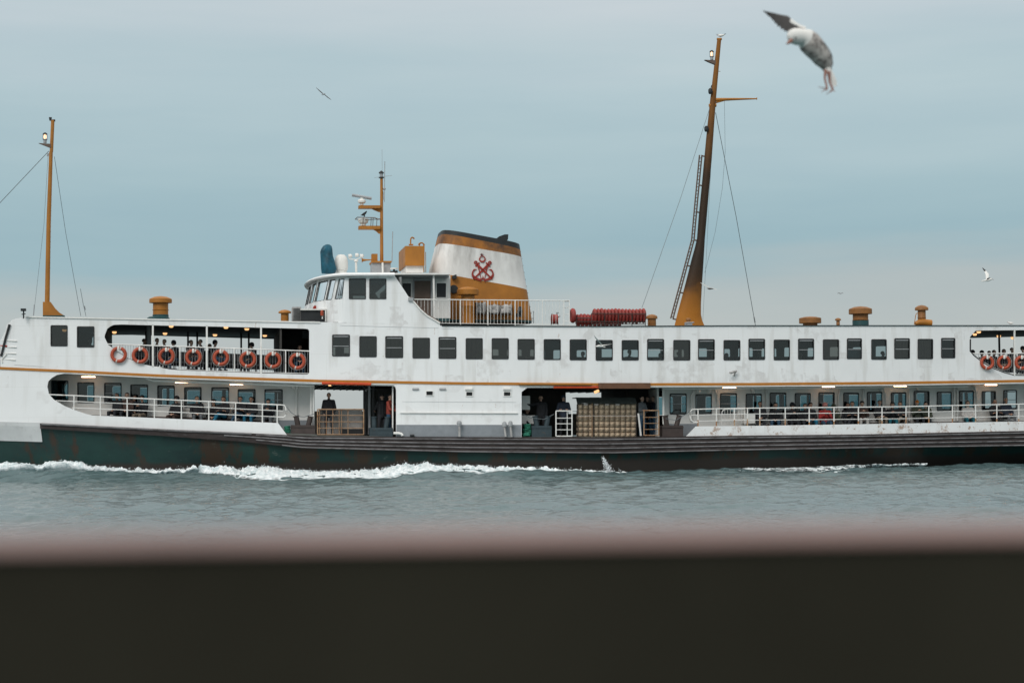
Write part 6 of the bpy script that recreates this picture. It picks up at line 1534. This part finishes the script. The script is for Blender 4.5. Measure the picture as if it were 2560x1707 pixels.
for i, (x, y, off, kind, j, cp_, rz, lab_) in enumerate([
 (360.6, 854, 2.3, 'sit_lap', 'black_cloth', 'short', 1.3, 'passenger seen above the rail between the second and third life rings'),
 (392.7, 852.5, 1.5, 'sit_lap', 'black_cloth', 'short', .6, 'man facing out just right of the first white stanchion'),
 (410.7, 855, 1.5, 'sit_lap', 'navy', 'short', -.4, 'dark-haired passenger right above the third life ring'),
 (434, 858.6, 1.5, 'sit_lean', 'black_cloth', 'hood', -.8, 'hooded passenger between the third and fourth life rings'),
 (478, 857, 1.5, 'sit_lap', 'brown_cloth', 'short', .9, 'left one of the pair talking above the fourth life ring'),
 (500.5, 856.5, 1.5, 'sit_lap', 'navy', 'short', -.9, 'right one of the pair talking above the fourth life ring'),
 (538, 858, 1.5, 'sit_lap', 'black_cloth', 'hood', .9, 'passenger in a big black hood above the fifth life ring'),
 (524, 866, 2.6, 'sit_lap', 'black_cloth', 'short', 0, 'low dark head just right of the second white stanchion'),
 (629, 864.5, 1.5, 'sit_lean', 'black_cloth', 'hood', -.9, 'hunched passenger in black above the sixth life ring'),
 (749.7, 868.5, 1.3, 'sit_lap', 'navy', 'short', .1, 'bare-headed passenger above the rightmost life ring of eight')]):
    person(x, y, off, kind, lab_, GU, j, 'jeans' if i % 3 == 0 else 'trouser_dark', cap=cp_, rz=rz, zf=z_ufloor)
for i, (x, y, off, kind, cp_, rz, lab_) in enumerate([
 (2432, 877, 1.6, 'sit_lap', 'hood', .4, 'dark head in the left corner of the right upper opening'),
 (2454.7, 878, 1.6, 'sit_lean', 'hood', -.5, 'hooded passenger just left of the first right life ring'),
 (2473, 878, 2.6, 'sit_lap', 'short', 0, 'dark head right above the first life ring of three'),
 (2485.5, 875.7, 1.6, 'sit_lap', 'short', .8, 'passenger just left of the thin post in the right upper opening'),
 (2509.6, 875, 1.6, 'sit_lap', 'long', -.2, 'long-haired passenger above the middle life ring of three'),
 (2530, 870, 1.6, 'sit_lap', 'short', .5, 'passenger just left of the white stanchion at the right'),
 (2556.5, 866, 1.3, 'sit_lean', 'hood', -.8, 'large hooded figure cut by the right edge of the picture')]):
    person(x, y + 5, off, kind, lab_, GV, 'black_cloth', cap=cp_, rz=rz, zf=z_ufloor)
GW = 'passengers inside the upper saloon'
for (x, y, rz, lab_, jk) in [(136.6, 850, .8, 'dark figure in the left half of the first upper window', 'black_cloth'), (158, 846, -.5, 'grey-haired passenger in the first upper window', 'brown_cloth'), (226, 852, .9, 'passenger in the right corner of the second upper window', 'black_cloth'),
 (926, 880, .4, 'passenger low in the second upper window right of the promenade', 'navy'), (1190, 886, .2, 'faint passenger in the upper window below the railing start', 'navy'), (1457, 886, -.5, 'passenger in the upper window left of the flying gull', 'brown_cloth'),
 (1574, 882, .6, 'passenger raising a cup, two windows right of the gull window', 'black_cloth'), (1651, 889, -.2, 'passenger low in the upper window under the mast', 'brown_cloth'), (1697, 886, .9, 'passenger in the upper window right of the mast foot', 'black_cloth'),
 (1779, 884, .9, 'red-dressed passenger in an upper window', 'red_cloth'), (1816, 889, -.4, 'small head in the window right of the red-dressed passenger', 'black_cloth'), (1899, 884, .3, 'pair-like head in the upper window above the left bench end', 'brown_cloth'),
 (2001, 888, .1, 'passenger low in the upper window beneath the low wide roof vent', 'brown_cloth'), (2207, 885, .8, 'dark head against a far window, third upper window from the largest vent', 'black_cloth')]:
    person(x, y, 1.0, 'sit_lap', lab_, GW, jk, rz=rz, zf=z_ufloor, hair='hair_grey' if 'grey-haired' in lab_ else 'hair_black')
# people on the working decks
person(822, 976, 1.2, 'stand', 'man in a black coat standing behind the wide rusty gate', None, 'black_cloth', 'trouser_dark', s=1.0, rz=.05)
person(955, 985, 1.1, 'stand_work', 'dark figure with back turned in the casing doorway', None, 'black_cloth', 'trouser_dark', rz=PI + .4)
person(975, 985, .7, 'stand_work', 'worker in an orange high-visibility vest half hidden by the doorway edge', None, 'hivis', 'jeans', rz=1.2, cap='short')
person(1352, 988, 1.2, 'stand_reach', 'bearded man in black stretching one arm to the left above the teal bitts', None, 'black_cloth', 'black_cloth')
person(1318, 1026, 1.5, 'sit_lap', 'partly hidden figure in black low beside the green rope heap', None, 'black_cloth', 'trouser_dark', rz=1.2, cap='short')
person(1408.6, 993, 1.0, 'stand_arms', 'man in navy jacket with crossed arms behind the narrow white gate', None, 'navy', 'black_cloth', cap='hood')
person(1604.6, 991, 1.3, 'stand_arms', 'man in grey jacket standing right of the caged bales', None, 'grey_cloth', 'jeans', rz=.9)
person(1619, 986, 2.2, 'stand', 'figure in black behind the grey-jacketed man', None, 'black_cloth', 'jeans', rz=-.8)
person(1633, 990, 2.0, 'stand_work', 'person in dark clothes seen above the narrow rusty gate', None, 'navy', 'jeans', rz=-1.2, cap='short')
# ================================================================== BIRDS
def gull_mats(dark=False):
    return None
M['gull_white'] = simple('gull_white', (.74, .73, .70), .7, .08, 20)
M['gull_grey'] = simple('gull_grey', (.32, .34, .36), .7, .15, 25)
M['gull_mottle'] = simple('gull_mottle', (.50, .46, .43), .75, .3, 30, dirt=(.17, .15, .14), dirt_amt=(.47, .58), dirt_scale=34)
M['gull_dark'] = simple('gull_dark', (.075, .068, .065), .75, .3, 24)
M['gull_black'] = simple('gull_black', (.02, .02, .022), .7, .2, 20)
M['beak_pink'] = simple('beak_pink', (.26, .12, .09), .5, .1, 20)
def wing_mesh(mb, lead, trail, k_thick, mats):
    """lead, trail: lists of 3-D points root -> tip; a thin cambered blade with real thickness"""
    n = len(lead); base = len(mb.v); rows = []
    for a, b in zip(lead, trail):
        a, b = V(a), V(b); nrm = V((0, -1, 0)); ch = (b - a).length; r = []
        prof = [(0, 0), (.12, .5), (.35, .8), (.65, .5), (1, .0), (.65, -.15), (.35, -.3), (.12, -.3)]
        for (u, h) in prof: r.append(a.lerp(b, u) + k_thick * h * ch * .16)
        rows.append(r)
    for r in rows: mb.v += r
    m = 8
    for i in range(n - 1):
        for j in range(m):
            j2 = (j + 1) % m; mb.f.append((base + i * m + j, base + i * m + j2, base + (i + 1) * m + j2, base + (i + 1) * m + j)); mb.m.append(mats(i, j))
    mb.f += [tuple(base + j for j in range(m - 1, -1, -1)), tuple(base + (n - 1) * m + j for j in range(m))]; mb.m += [mats(0, 0), mats(n - 2, 0)]
def gull(dist, pts2, name, label, spine, wings, mats, beak, tail=None, feet=None, sc_=1.0, group=None):
    """spine: [(px, py, r_px, depth)], wings: list of (lead[(px,py,depth)], trail[...])"""
    g = lambda x, y, d=0.0: PD(x, y, dist + d); pxm = dist / FPX
    c0 = g(spine[0][0], spine[0][1]); mb = MB(); seg = 14; prev = len(mb.v)
    P3 = [g(x, y, d) for x, y, r, d in spine]; rr = [r * pxm for _, _, r, _ in spine]
    mb.tube(P3, rr, seg, mi=0)
    for idx, f in enumerate(mb.f):
        k = min(idx // seg, len(spine) - 2); mb.m[idx] = mats['spine'][k] if idx < seg * (len(spine) - 1) else mats['spine'][0]
    root = mb.build(name, mats['m'], None, smooth=True); tag(root, label, 'bird', group)
    for (lead, trail, wm) in wings:
        mb = MB(); wing_mesh(mb, [g(*p) for p in lead], [g(*p) for p in trail], (Up - Fw * .6).normalized(), wm); w = mb.build('wing', mats['m'], root, smooth=True)
    mb = MB(); mb.tube([g(*beak[0]), g(*beak[1]), g(*beak[2])], [beak[3] * pxm, beak[3] * pxm * .75, beak[3] * pxm * .2], 8); mb.build('beak', M['beak_pink'] if name == 'seagull' else M['gull_black'], root, smooth=True)
    if tail:
        mb = MB(); wing_mesh(mb, [g(*p) for p in tail[0]], [g(*p) for p in tail[1]], -Fw * .6, tail[2]); mb.build('tail', mats['m'], root, smooth=True)
    if feet:
        for f in feet:
            mb = MB(); mb.tube([g(*p) for p in f[0]], [q * pxm for q in f[1]], 6); 
            e = f[0][-1]
            for dx, dy in f[2]: mb.tube([g(*e), g(e[0] + dx, e[1] + dy, e[2] - .01)], [1.6 * pxm, .8 * pxm], 5)
            mb.build('leg', M['beak_pink'] if f[3] else M['gull_dark'], root, smooth=True)
    return root
MM = [M['gull_white'], M['gull_grey'], M['gull_mottle'], M['gull_dark'], M['gull_black']]
# the large gull in the near sky
sp_ = [(1970, 90, 6, -.02), (1975, 90, 15, -.02), (1984, 91, 20, -.01), (1994, 93, 21, 0), (2004, 93, 20, .01), (2014, 97, 26, .02), (2024, 107, 29, .03), (2035, 120, 28, .04), (2047, 136, 24, .05), (2057, 150, 22, .06), (2065, 164, 15, .07), (2073, 182, 8, .08)]
def feathers(lead, trail, n=22, cut=.08):
    L, T = [], []
    for i in range(n + 1):
        t = i / n * (len(lead) - 1); k = min(int(t), len(lead) - 2); u = t - k
        l = [lerp(lead[k][q], lead[k + 1][q], u) for q in range(3)]; r = [lerp(trail[k][q], trail[k + 1][q], u) for q in range(3)]
        if i % 2: r = [lerp(r[q], l[q], cut + .1 * (i / n)) for q in range(3)]
        L.append(tuple(l)); T.append(tuple(r))
    return L, T
wl = ([(2016, 68, .0), (2000, 62, .04), (1985, 53, .08), (1969, 40, .12), (1950, 37, .16), (1930, 32, .20), (1907, 27, .24)],
      [(2004, 86, .02), (1990, 86, .06), (1972, 85, .10), (1957, 78, .14), (1941, 65, .18), (1930, 50, .21), (1909, 30, .24)], lambda i, j: (0 if j in (0, 1, 7) and i < 9 else 3 if i > 3 else 2)); wl = (*feathers(wl[0], wl[1]), wl[2])
wr = ([(2030, 76, .06), (2050, 92, .20), (2064, 110, .30), (2074, 124, .38), (2081, 140, .44), (2083, 160, .5)],
      [(2040, 104, .06), (2050, 122, .18), (2060, 138, .28), (2066, 152, .36), (2072, 168, .42), (2077, 176, .5)], lambda i, j: 2 if i % 5 else 3); wr = (*feathers(wr[0], wr[1], 14), wr[2])
bg_ = gull(7.2, None, 'seagull', 'large mottled young seagull diving with one wing raised, upper right sky', sp_, [wl, wr], {'m': MM, 'spine': [0, 0, 0, 0, 0, 2, 2, 2, 2, 2, 2]}, [(1978, 102, -.05), (1972, 107, -.07), (1966, 111, -.08), 5.5],
     tail=([(2074, 168, .05), (2085, 186, .05), (2092, 204, .05), (2092, 216, .05)], [(2062, 172, .05), (2072, 192, .05), (2079, 208, .05), (2084, 217, .05)], lambda i, j: 0),
     feet=[([(2064, 176, .03), (2062, 196, .02), (2068, 222, .0)], [5, 3, 2.4], [(-22, -4), (-14, 8), (-3, 6)], 1), ([(2072, 180, .05), (2074, 205, .04), (2082, 224, .03)], [5, 3, 3], [(-6, 8), (5, 6), (-16, 12)], 1)])
mb = MB(); mb.tube([PD(1988.5, 96, 7.14), PD(1991.5, 95.5, 7.14)], 2.4 * 7.2 / FPX, 8); mb.build('eye', M['gull_black'], bg_, smooth=True)
# white back of the shoulders
W = lambda i, j: 0
WT = lambda a: (lambda i, j: 0 if i < a else 4)
def small(px, py, dist, label, parts, body, mats_sp=0, **k):
    return gull(dist, None, 'bird' if k.get('dark') else 'seagull', label, body, parts, {'m': MM, 'spine': [mats_sp] * (len(body) - 1)}, k['beak'], tail=k.get('tail'))
D1 = 60
small(809, 233, 60, 'small gull gliding high above the ship, wings in one thin diagonal line', [
  ([(809, 235, 0), (800, 227, .1), (790, 219, .2)], [(808, 237, 0), (799, 229.2, .1), (790, 219.8, .2)], lambda i, j: 3), ([(811, 235.5, 0), (820, 243, -.1), (828, 249.5, -.2)], [(810, 237, 0), (819, 245, -.1), (827.5, 250.3, -.2)], lambda i, j: 3)],
  [(804, 237.5, .6, 0), (807, 237.2, 1.5, 0), (810, 236, 1.9, 0), (812, 234.8, 1.0, 0)], 1, beak=[(812, 234.8, 0), (812.8, 234.5, 0), (813.5, 234.3, 0), .6])
small(1500, 865, 66, 'white gull flying left in front of an upper saloon window', [
  ([(1502, 861, 0), (1495, 853, -.2), (1488, 845, -.4), (1484.5, 837, -.55)], [(1506, 861, 0), (1499, 853, -.2), (1491, 845, -.4), (1485, 837.5, -.55)], W), ([(1503, 862, 0), (1512, 861.5, .2), (1522, 860.5, .4), (1529, 859.5, .5)], [(1506, 864.5, 0), (1514, 863, .2), (1522, 861.6, .4), (1529, 860, .5)], W)],
  [(1489.5, 866, 1, 0), (1493, 865.6, 2.2, 0), (1498, 865, 3.2, 0), (1503, 865.5, 2.8, 0), (1507, 866, 1.6, 0)], 0, beak=[(1490, 866, 0), (1488.6, 866.3, 0), (1487.5, 866.6, 0), .7],
  tail=([(1505, 865.5, 0), (1514, 866.6, 0)], [(1506, 868, 0), (1513, 868.2, 0)], W))
small(1772, 720, 66, 'white gull gliding beside the foot of the tall mast', [
  ([(1774, 719, 0), (1765, 713, 0), (1757, 709, .0), (1751, 706, .0)], [(1774, 721.5, 0), (1765, 716, 0), (1757, 711.5, .0), (1751.5, 707, .0)], W), ([(1775, 718.5, 0), (1782, 720, 0), (1789, 722.5, 0), (1794, 724, 0)], [(1776, 721, 0), (1782, 722.5, 0), (1789, 724.4, 0), (1794, 724.4, 0)], W)],
  [(1768, 720.4, .6, 0), (1771, 721.5, 1.8, 0), (1775, 722, 2.2, 0), (1779, 721.6, 1.6, 0), (1784, 722.2, .5, 0)], 3, beak=[(1768, 720.4, 0), (1767, 720.4, 0), (1766, 720.4, 0), .5])
small(2468, 700, 60, 'white gull with one raised wing in the sky at the right edge', [
  ([(2471, 696, 0), (2472.5, 686, .1), (2466, 677, .2), (2456.5, 669, .3)], [(2465, 699, 0), (2464, 686, .1), (2461, 679, .2), (2455.5, 670, .3)], WT(2)), ([(2477, 694, -.1), (2473, 694.5, -.15), (2469, 695, -.2)], [(2472, 698, -.1), (2469, 699, -.15), (2465.5, 700.5, -.2)], lambda i, j: 3)],
  [(2456, 702.5, 1.2, 0), (2463, 701.5, 2.2, 0), (2469, 700.5, 3.4, 0), (2474, 699, 3.2, 0), (2477.5, 697.8, 2.6, 0), (2480, 697.6, 1.2, 0)], 0, beak=[(2480, 697.8, 0), (2482, 698.5, 0), (2485, 699.5, 0), .7],
  tail=([(2460, 701, 0), (2453, 702, 0)], [(2460, 703.8, 0), (2453.5, 704.4, 0)], W))
small(2100, 733, 90, 'tiny far gull in the sky right of the mast', [
  ([(2101, 733, 0), (2097, 731.6, 0), (2093, 733.6, 0)], [(2101.5, 734.4, 0), (2097, 733.0, 0), (2093, 734, 0)], lambda i, j: 3), ([(2102, 733, 0), (2105, 731.8, 0), (2109, 733, 0)], [(2102.5, 734.2, 0), (2105, 733, 0), (2108.5, 733.3, 0)], lambda i, j: 3)],
  [(2099, 735.2, .4, 0), (2101, 734.4, 1.1, 0), (2104, 733.6, .5, 0)], 1, beak=[(2099, 735.2, 0), (2098.4, 735.4, 0), (2098, 735.5, 0), .3])
# sitting birds: on the mast top, on the radar platform, on the roof
pm = PK(1802, 92, K5)
small(1802, 90, (pm - CAM).dot(Fw), 'gull standing on the very top of the tall mast', [
  ([(1803, 86.5, 0), (1808, 86.5, 0), (1815, 84.5, 0)], [(1804, 90, 0), (1809, 89.5, 0), (1815, 85.3, 0)], WT(1)), ([(1798, 86.5, .1), (1794, 85.8, .1), (1789, 86.3, .1)], [(1798, 90, .1), (1794, 88, .1), (1789.5, 86.8, .1)], lambda i, j: 1)],
  [(1794, 89, .8, 0), (1797, 89.5, 2.4, 0), (1801, 89.8, 3.6, 0), (1806, 89, 2.8, 0), (1811, 87.5, 1, 0)], 0, beak=[(1794, 89, 0), (1792.5, 89.4, 0), (1791.5, 89.7, 0), .6])
pm = PK(910, 543, 3.8)
small(910, 536, (pm - CAM).dot(Fw), 'dark bird perched on the lower radar platform', [
  ([(908, 533, -.05), (912, 531, -.05), (916, 528, -.05)], [(909, 539, -.05), (913, 537, -.05), (917, 531, -.05)], lambda i, j: 4)],
  [(903, 538, .8, 0), (906, 537.5, 2.4, 0), (909, 536, 3.4, 0), (913, 533, 2.8, 0), (917, 528, 1, 0)], 4, dark=True, beak=[(903, 538, 0), (901.8, 538.6, 0), (901, 539, 0), .7],
  tail=([(911, 536, 0), (913, 541, 0)], [(908, 537, 0), (910, 543, 0)], lambda i, j: 4))
pm = P(2526, 809, 1)
small(2526, 807, (pm - CAM).dot(Fw), 'gull sitting on the roof edge at the right end', [
  ([(2526, 805.5, 0), (2530, 805.5, 0), (2534, 806.3, 0)], [(2526, 809, 0), (2530, 808.6, 0), (2534, 807, 0)], W)],
  [(2519, 805, 1.4, 0), (2522, 806, 1.8, 0), (2525, 808, 3.0, 0), (2529, 808, 2.4, 0), (2534, 807, .8, 0)], 0, beak=[(2519, 805, 0), (2517.6, 805.4, 0), (2516.8, 805.6, 0), .5])
# ================================================================== SKY, LIGHT, CAMERA
w = bpy.data.worlds.new('World'); sc.world = w; w.use_nodes = True
nt = w.node_tree; nt.nodes.clear()
out = nt.nodes.new('ShaderNodeOutputWorld'); bg = nt.nodes.new('ShaderNodeBackground')
tc = nt.nodes.new('ShaderNodeTexCoord'); sp = nt.nodes.new('ShaderNodeSeparateXYZ'); nt.links.new(tc.outputs['Generated'], sp.inputs[0])
def wn(scale, st, loc=(0, 0, 0), det=4, rgh=.55, rot=(0, 0, 0)):
    mp = nt.nodes.new('ShaderNodeMapping'); mp.inputs['Scale'].default_value = st; mp.inputs['Location'].default_value = loc; mp.inputs['Rotation'].default_value = rot
    n = nt.nodes.new('ShaderNodeTexNoise'); n.inputs['Scale'].default_value = scale; n.inputs['Detail'].default_value = det; n.inputs['Roughness'].default_value = rgh
    nt.links.new(tc.outputs['Generated'], mp.inputs[0]); nt.links.new(mp.outputs[0], n.inputs[0]); return n
n1 = wn(2.2, (1, 1, 9), (.3, 0, 0), 4, .5, (0, math.radians(6), 0)); n2 = wn(3.2, (1.2, 1, 8), (2, 1, .4), 5, .55, (0, math.radians(-4), 0))
ma = nt.nodes.new('ShaderNodeMath'); ma.operation = 'MULTIPLY_ADD'; ma.inputs[1].default_value = .10
sb = nt.nodes.new('ShaderNodeMath'); sb.operation = 'SUBTRACT'; sb.inputs[1].default_value = .5; nt.links.new(n1.outputs[0], sb.inputs[0])
nt.links.new(sb.outputs[0], ma.inputs[0]); nt.links.new(sp.outputs[2], ma.inputs[2])
rp = nt.nodes.new('ShaderNodeValToRGB'); nt.links.new(ma.outputs[0], rp.inputs[0])
def lin(c): return tuple(((x / 255 + .055) / 1.055) ** 2.4 if x > 10 else x / 3294 for x in c)
stops = [(0.0, (180, 187, 187)), (.045, (181, 189, 189)), (.068, (178, 188, 189)), (.095, (154, 182, 191)), (.135, (162, 188, 196)), (.19, (180, 200, 206)), (.235, (194, 206, 212)), (.33, (205, 213, 218))]
el = rp.color_ramp.elements
el[0].position = stops[0][0]; el[0].color = (*lin(stops[0][1]), 1); el[1].position = 1.0; el[1].color = (1.12, 1.10, 1.06, 1)
for p_, c in stops[1:]:
    e = el.new(p_); e.color = (*lin(c), 1)
e = el.new(.55); e.color = (.98, .99, .98, 1)
hs = nt.nodes.new('ShaderNodeMix'); hs.data_type = 'RGBA'; hs.blend_type = 'MULTIPLY'; hs.inputs[0].default_value = 1
r2 = nt.nodes.new('ShaderNodeValToRGB'); r2.color_ramp.elements[0].position = .3; r2.color_ramp.elements[0].color = (.95, .965, .975, 1); r2.color_ramp.elements[1].position = .7; r2.color_ramp.elements[1].color = (1.06, 1.035, 1.02, 1)
nt.links.new(n2.outputs[0], r2.inputs[0]); nt.links.new(rp.outputs[0], hs.inputs[6]); nt.links.new(r2.outputs[0], hs.inputs[7])
# clear-air component: Nishita sky under the thin cloud
sky = nt.nodes.new('ShaderNodeTexSky'); sky.sky_type = 'NISHITA'; sky.sun_disc = False
SUN_EL, SUN_AZ = math.radians(38), math.radians(205)     # azimuth from +Y clockwise: behind the camera, a little to its left
sky.sun_elevation = SUN_EL; sky.sun_rotation = SUN_AZ
bg2 = nt.nodes.new('ShaderNodeBackground'); bg2.inputs[1].default_value = .06; nt.links.new(sky.outputs[0], bg2.inputs[0])
bg.inputs[1].default_value = SKY_S
nt.links.new(hs.outputs[2], bg.inputs[0])
mxs = nt.nodes.new('ShaderNodeMixShader'); mxs.inputs[0].default_value = .06
nt.links.new(bg.outputs[0], mxs.inputs[1]); nt.links.new(bg2.outputs[0], mxs.inputs[2]); nt.links.new(mxs.outputs[0], out.inputs[0])
ld = bpy.data.lights.new('sun', 'SUN'); ld.energy = SUN_E; ld.angle = math.radians(25); ld.color = (1, .97, .93)
lo_ = bpy.data.objects.new('sun', ld); COL.objects.link(lo_)
dirn = V((math.sin(SUN_AZ) * math.cos(SUN_EL), math.cos(SUN_AZ) * math.cos(SUN_EL), math.sin(SUN_EL)))
lo_.rotation_euler = (-dirn).to_track_quat('-Z', 'Y').to_euler()
cd = bpy.data.cameras.new('camera'); cam = bpy.data.objects.new('camera', cd); COL.objects.link(cam)
cd.sensor_width = 36; cd.lens = 36 * FPX / W0; cd.clip_start = .05; cd.clip_end = 20000
cam.matrix_world = Matrix(((Rt.x, Up.x, -Fw.x, CAM.x), (Rt.y, Up.y, -Fw.y, CAM.y), (Rt.z, Up.z, -Fw.z, CAM.z), (0, 0, 0, 1)))
cd.dof.use_dof = True; cd.dof.focus_distance = 75; cd.dof.aperture_fstop = 4.4
sc.camera = cam
vs = sc.view_settings; vs.view_transform = 'Standard'; vs.look = 'None'; vs.exposure = EXPO; vs.gamma = 1
sc.cycles.max_bounces = 10; sc.cycles.transparent_max_bounces = 16; sc.cycles.caustics_reflective = False; sc.cycles.caustics_refractive = False
sc.cycles.sample_clamp_indirect = 4
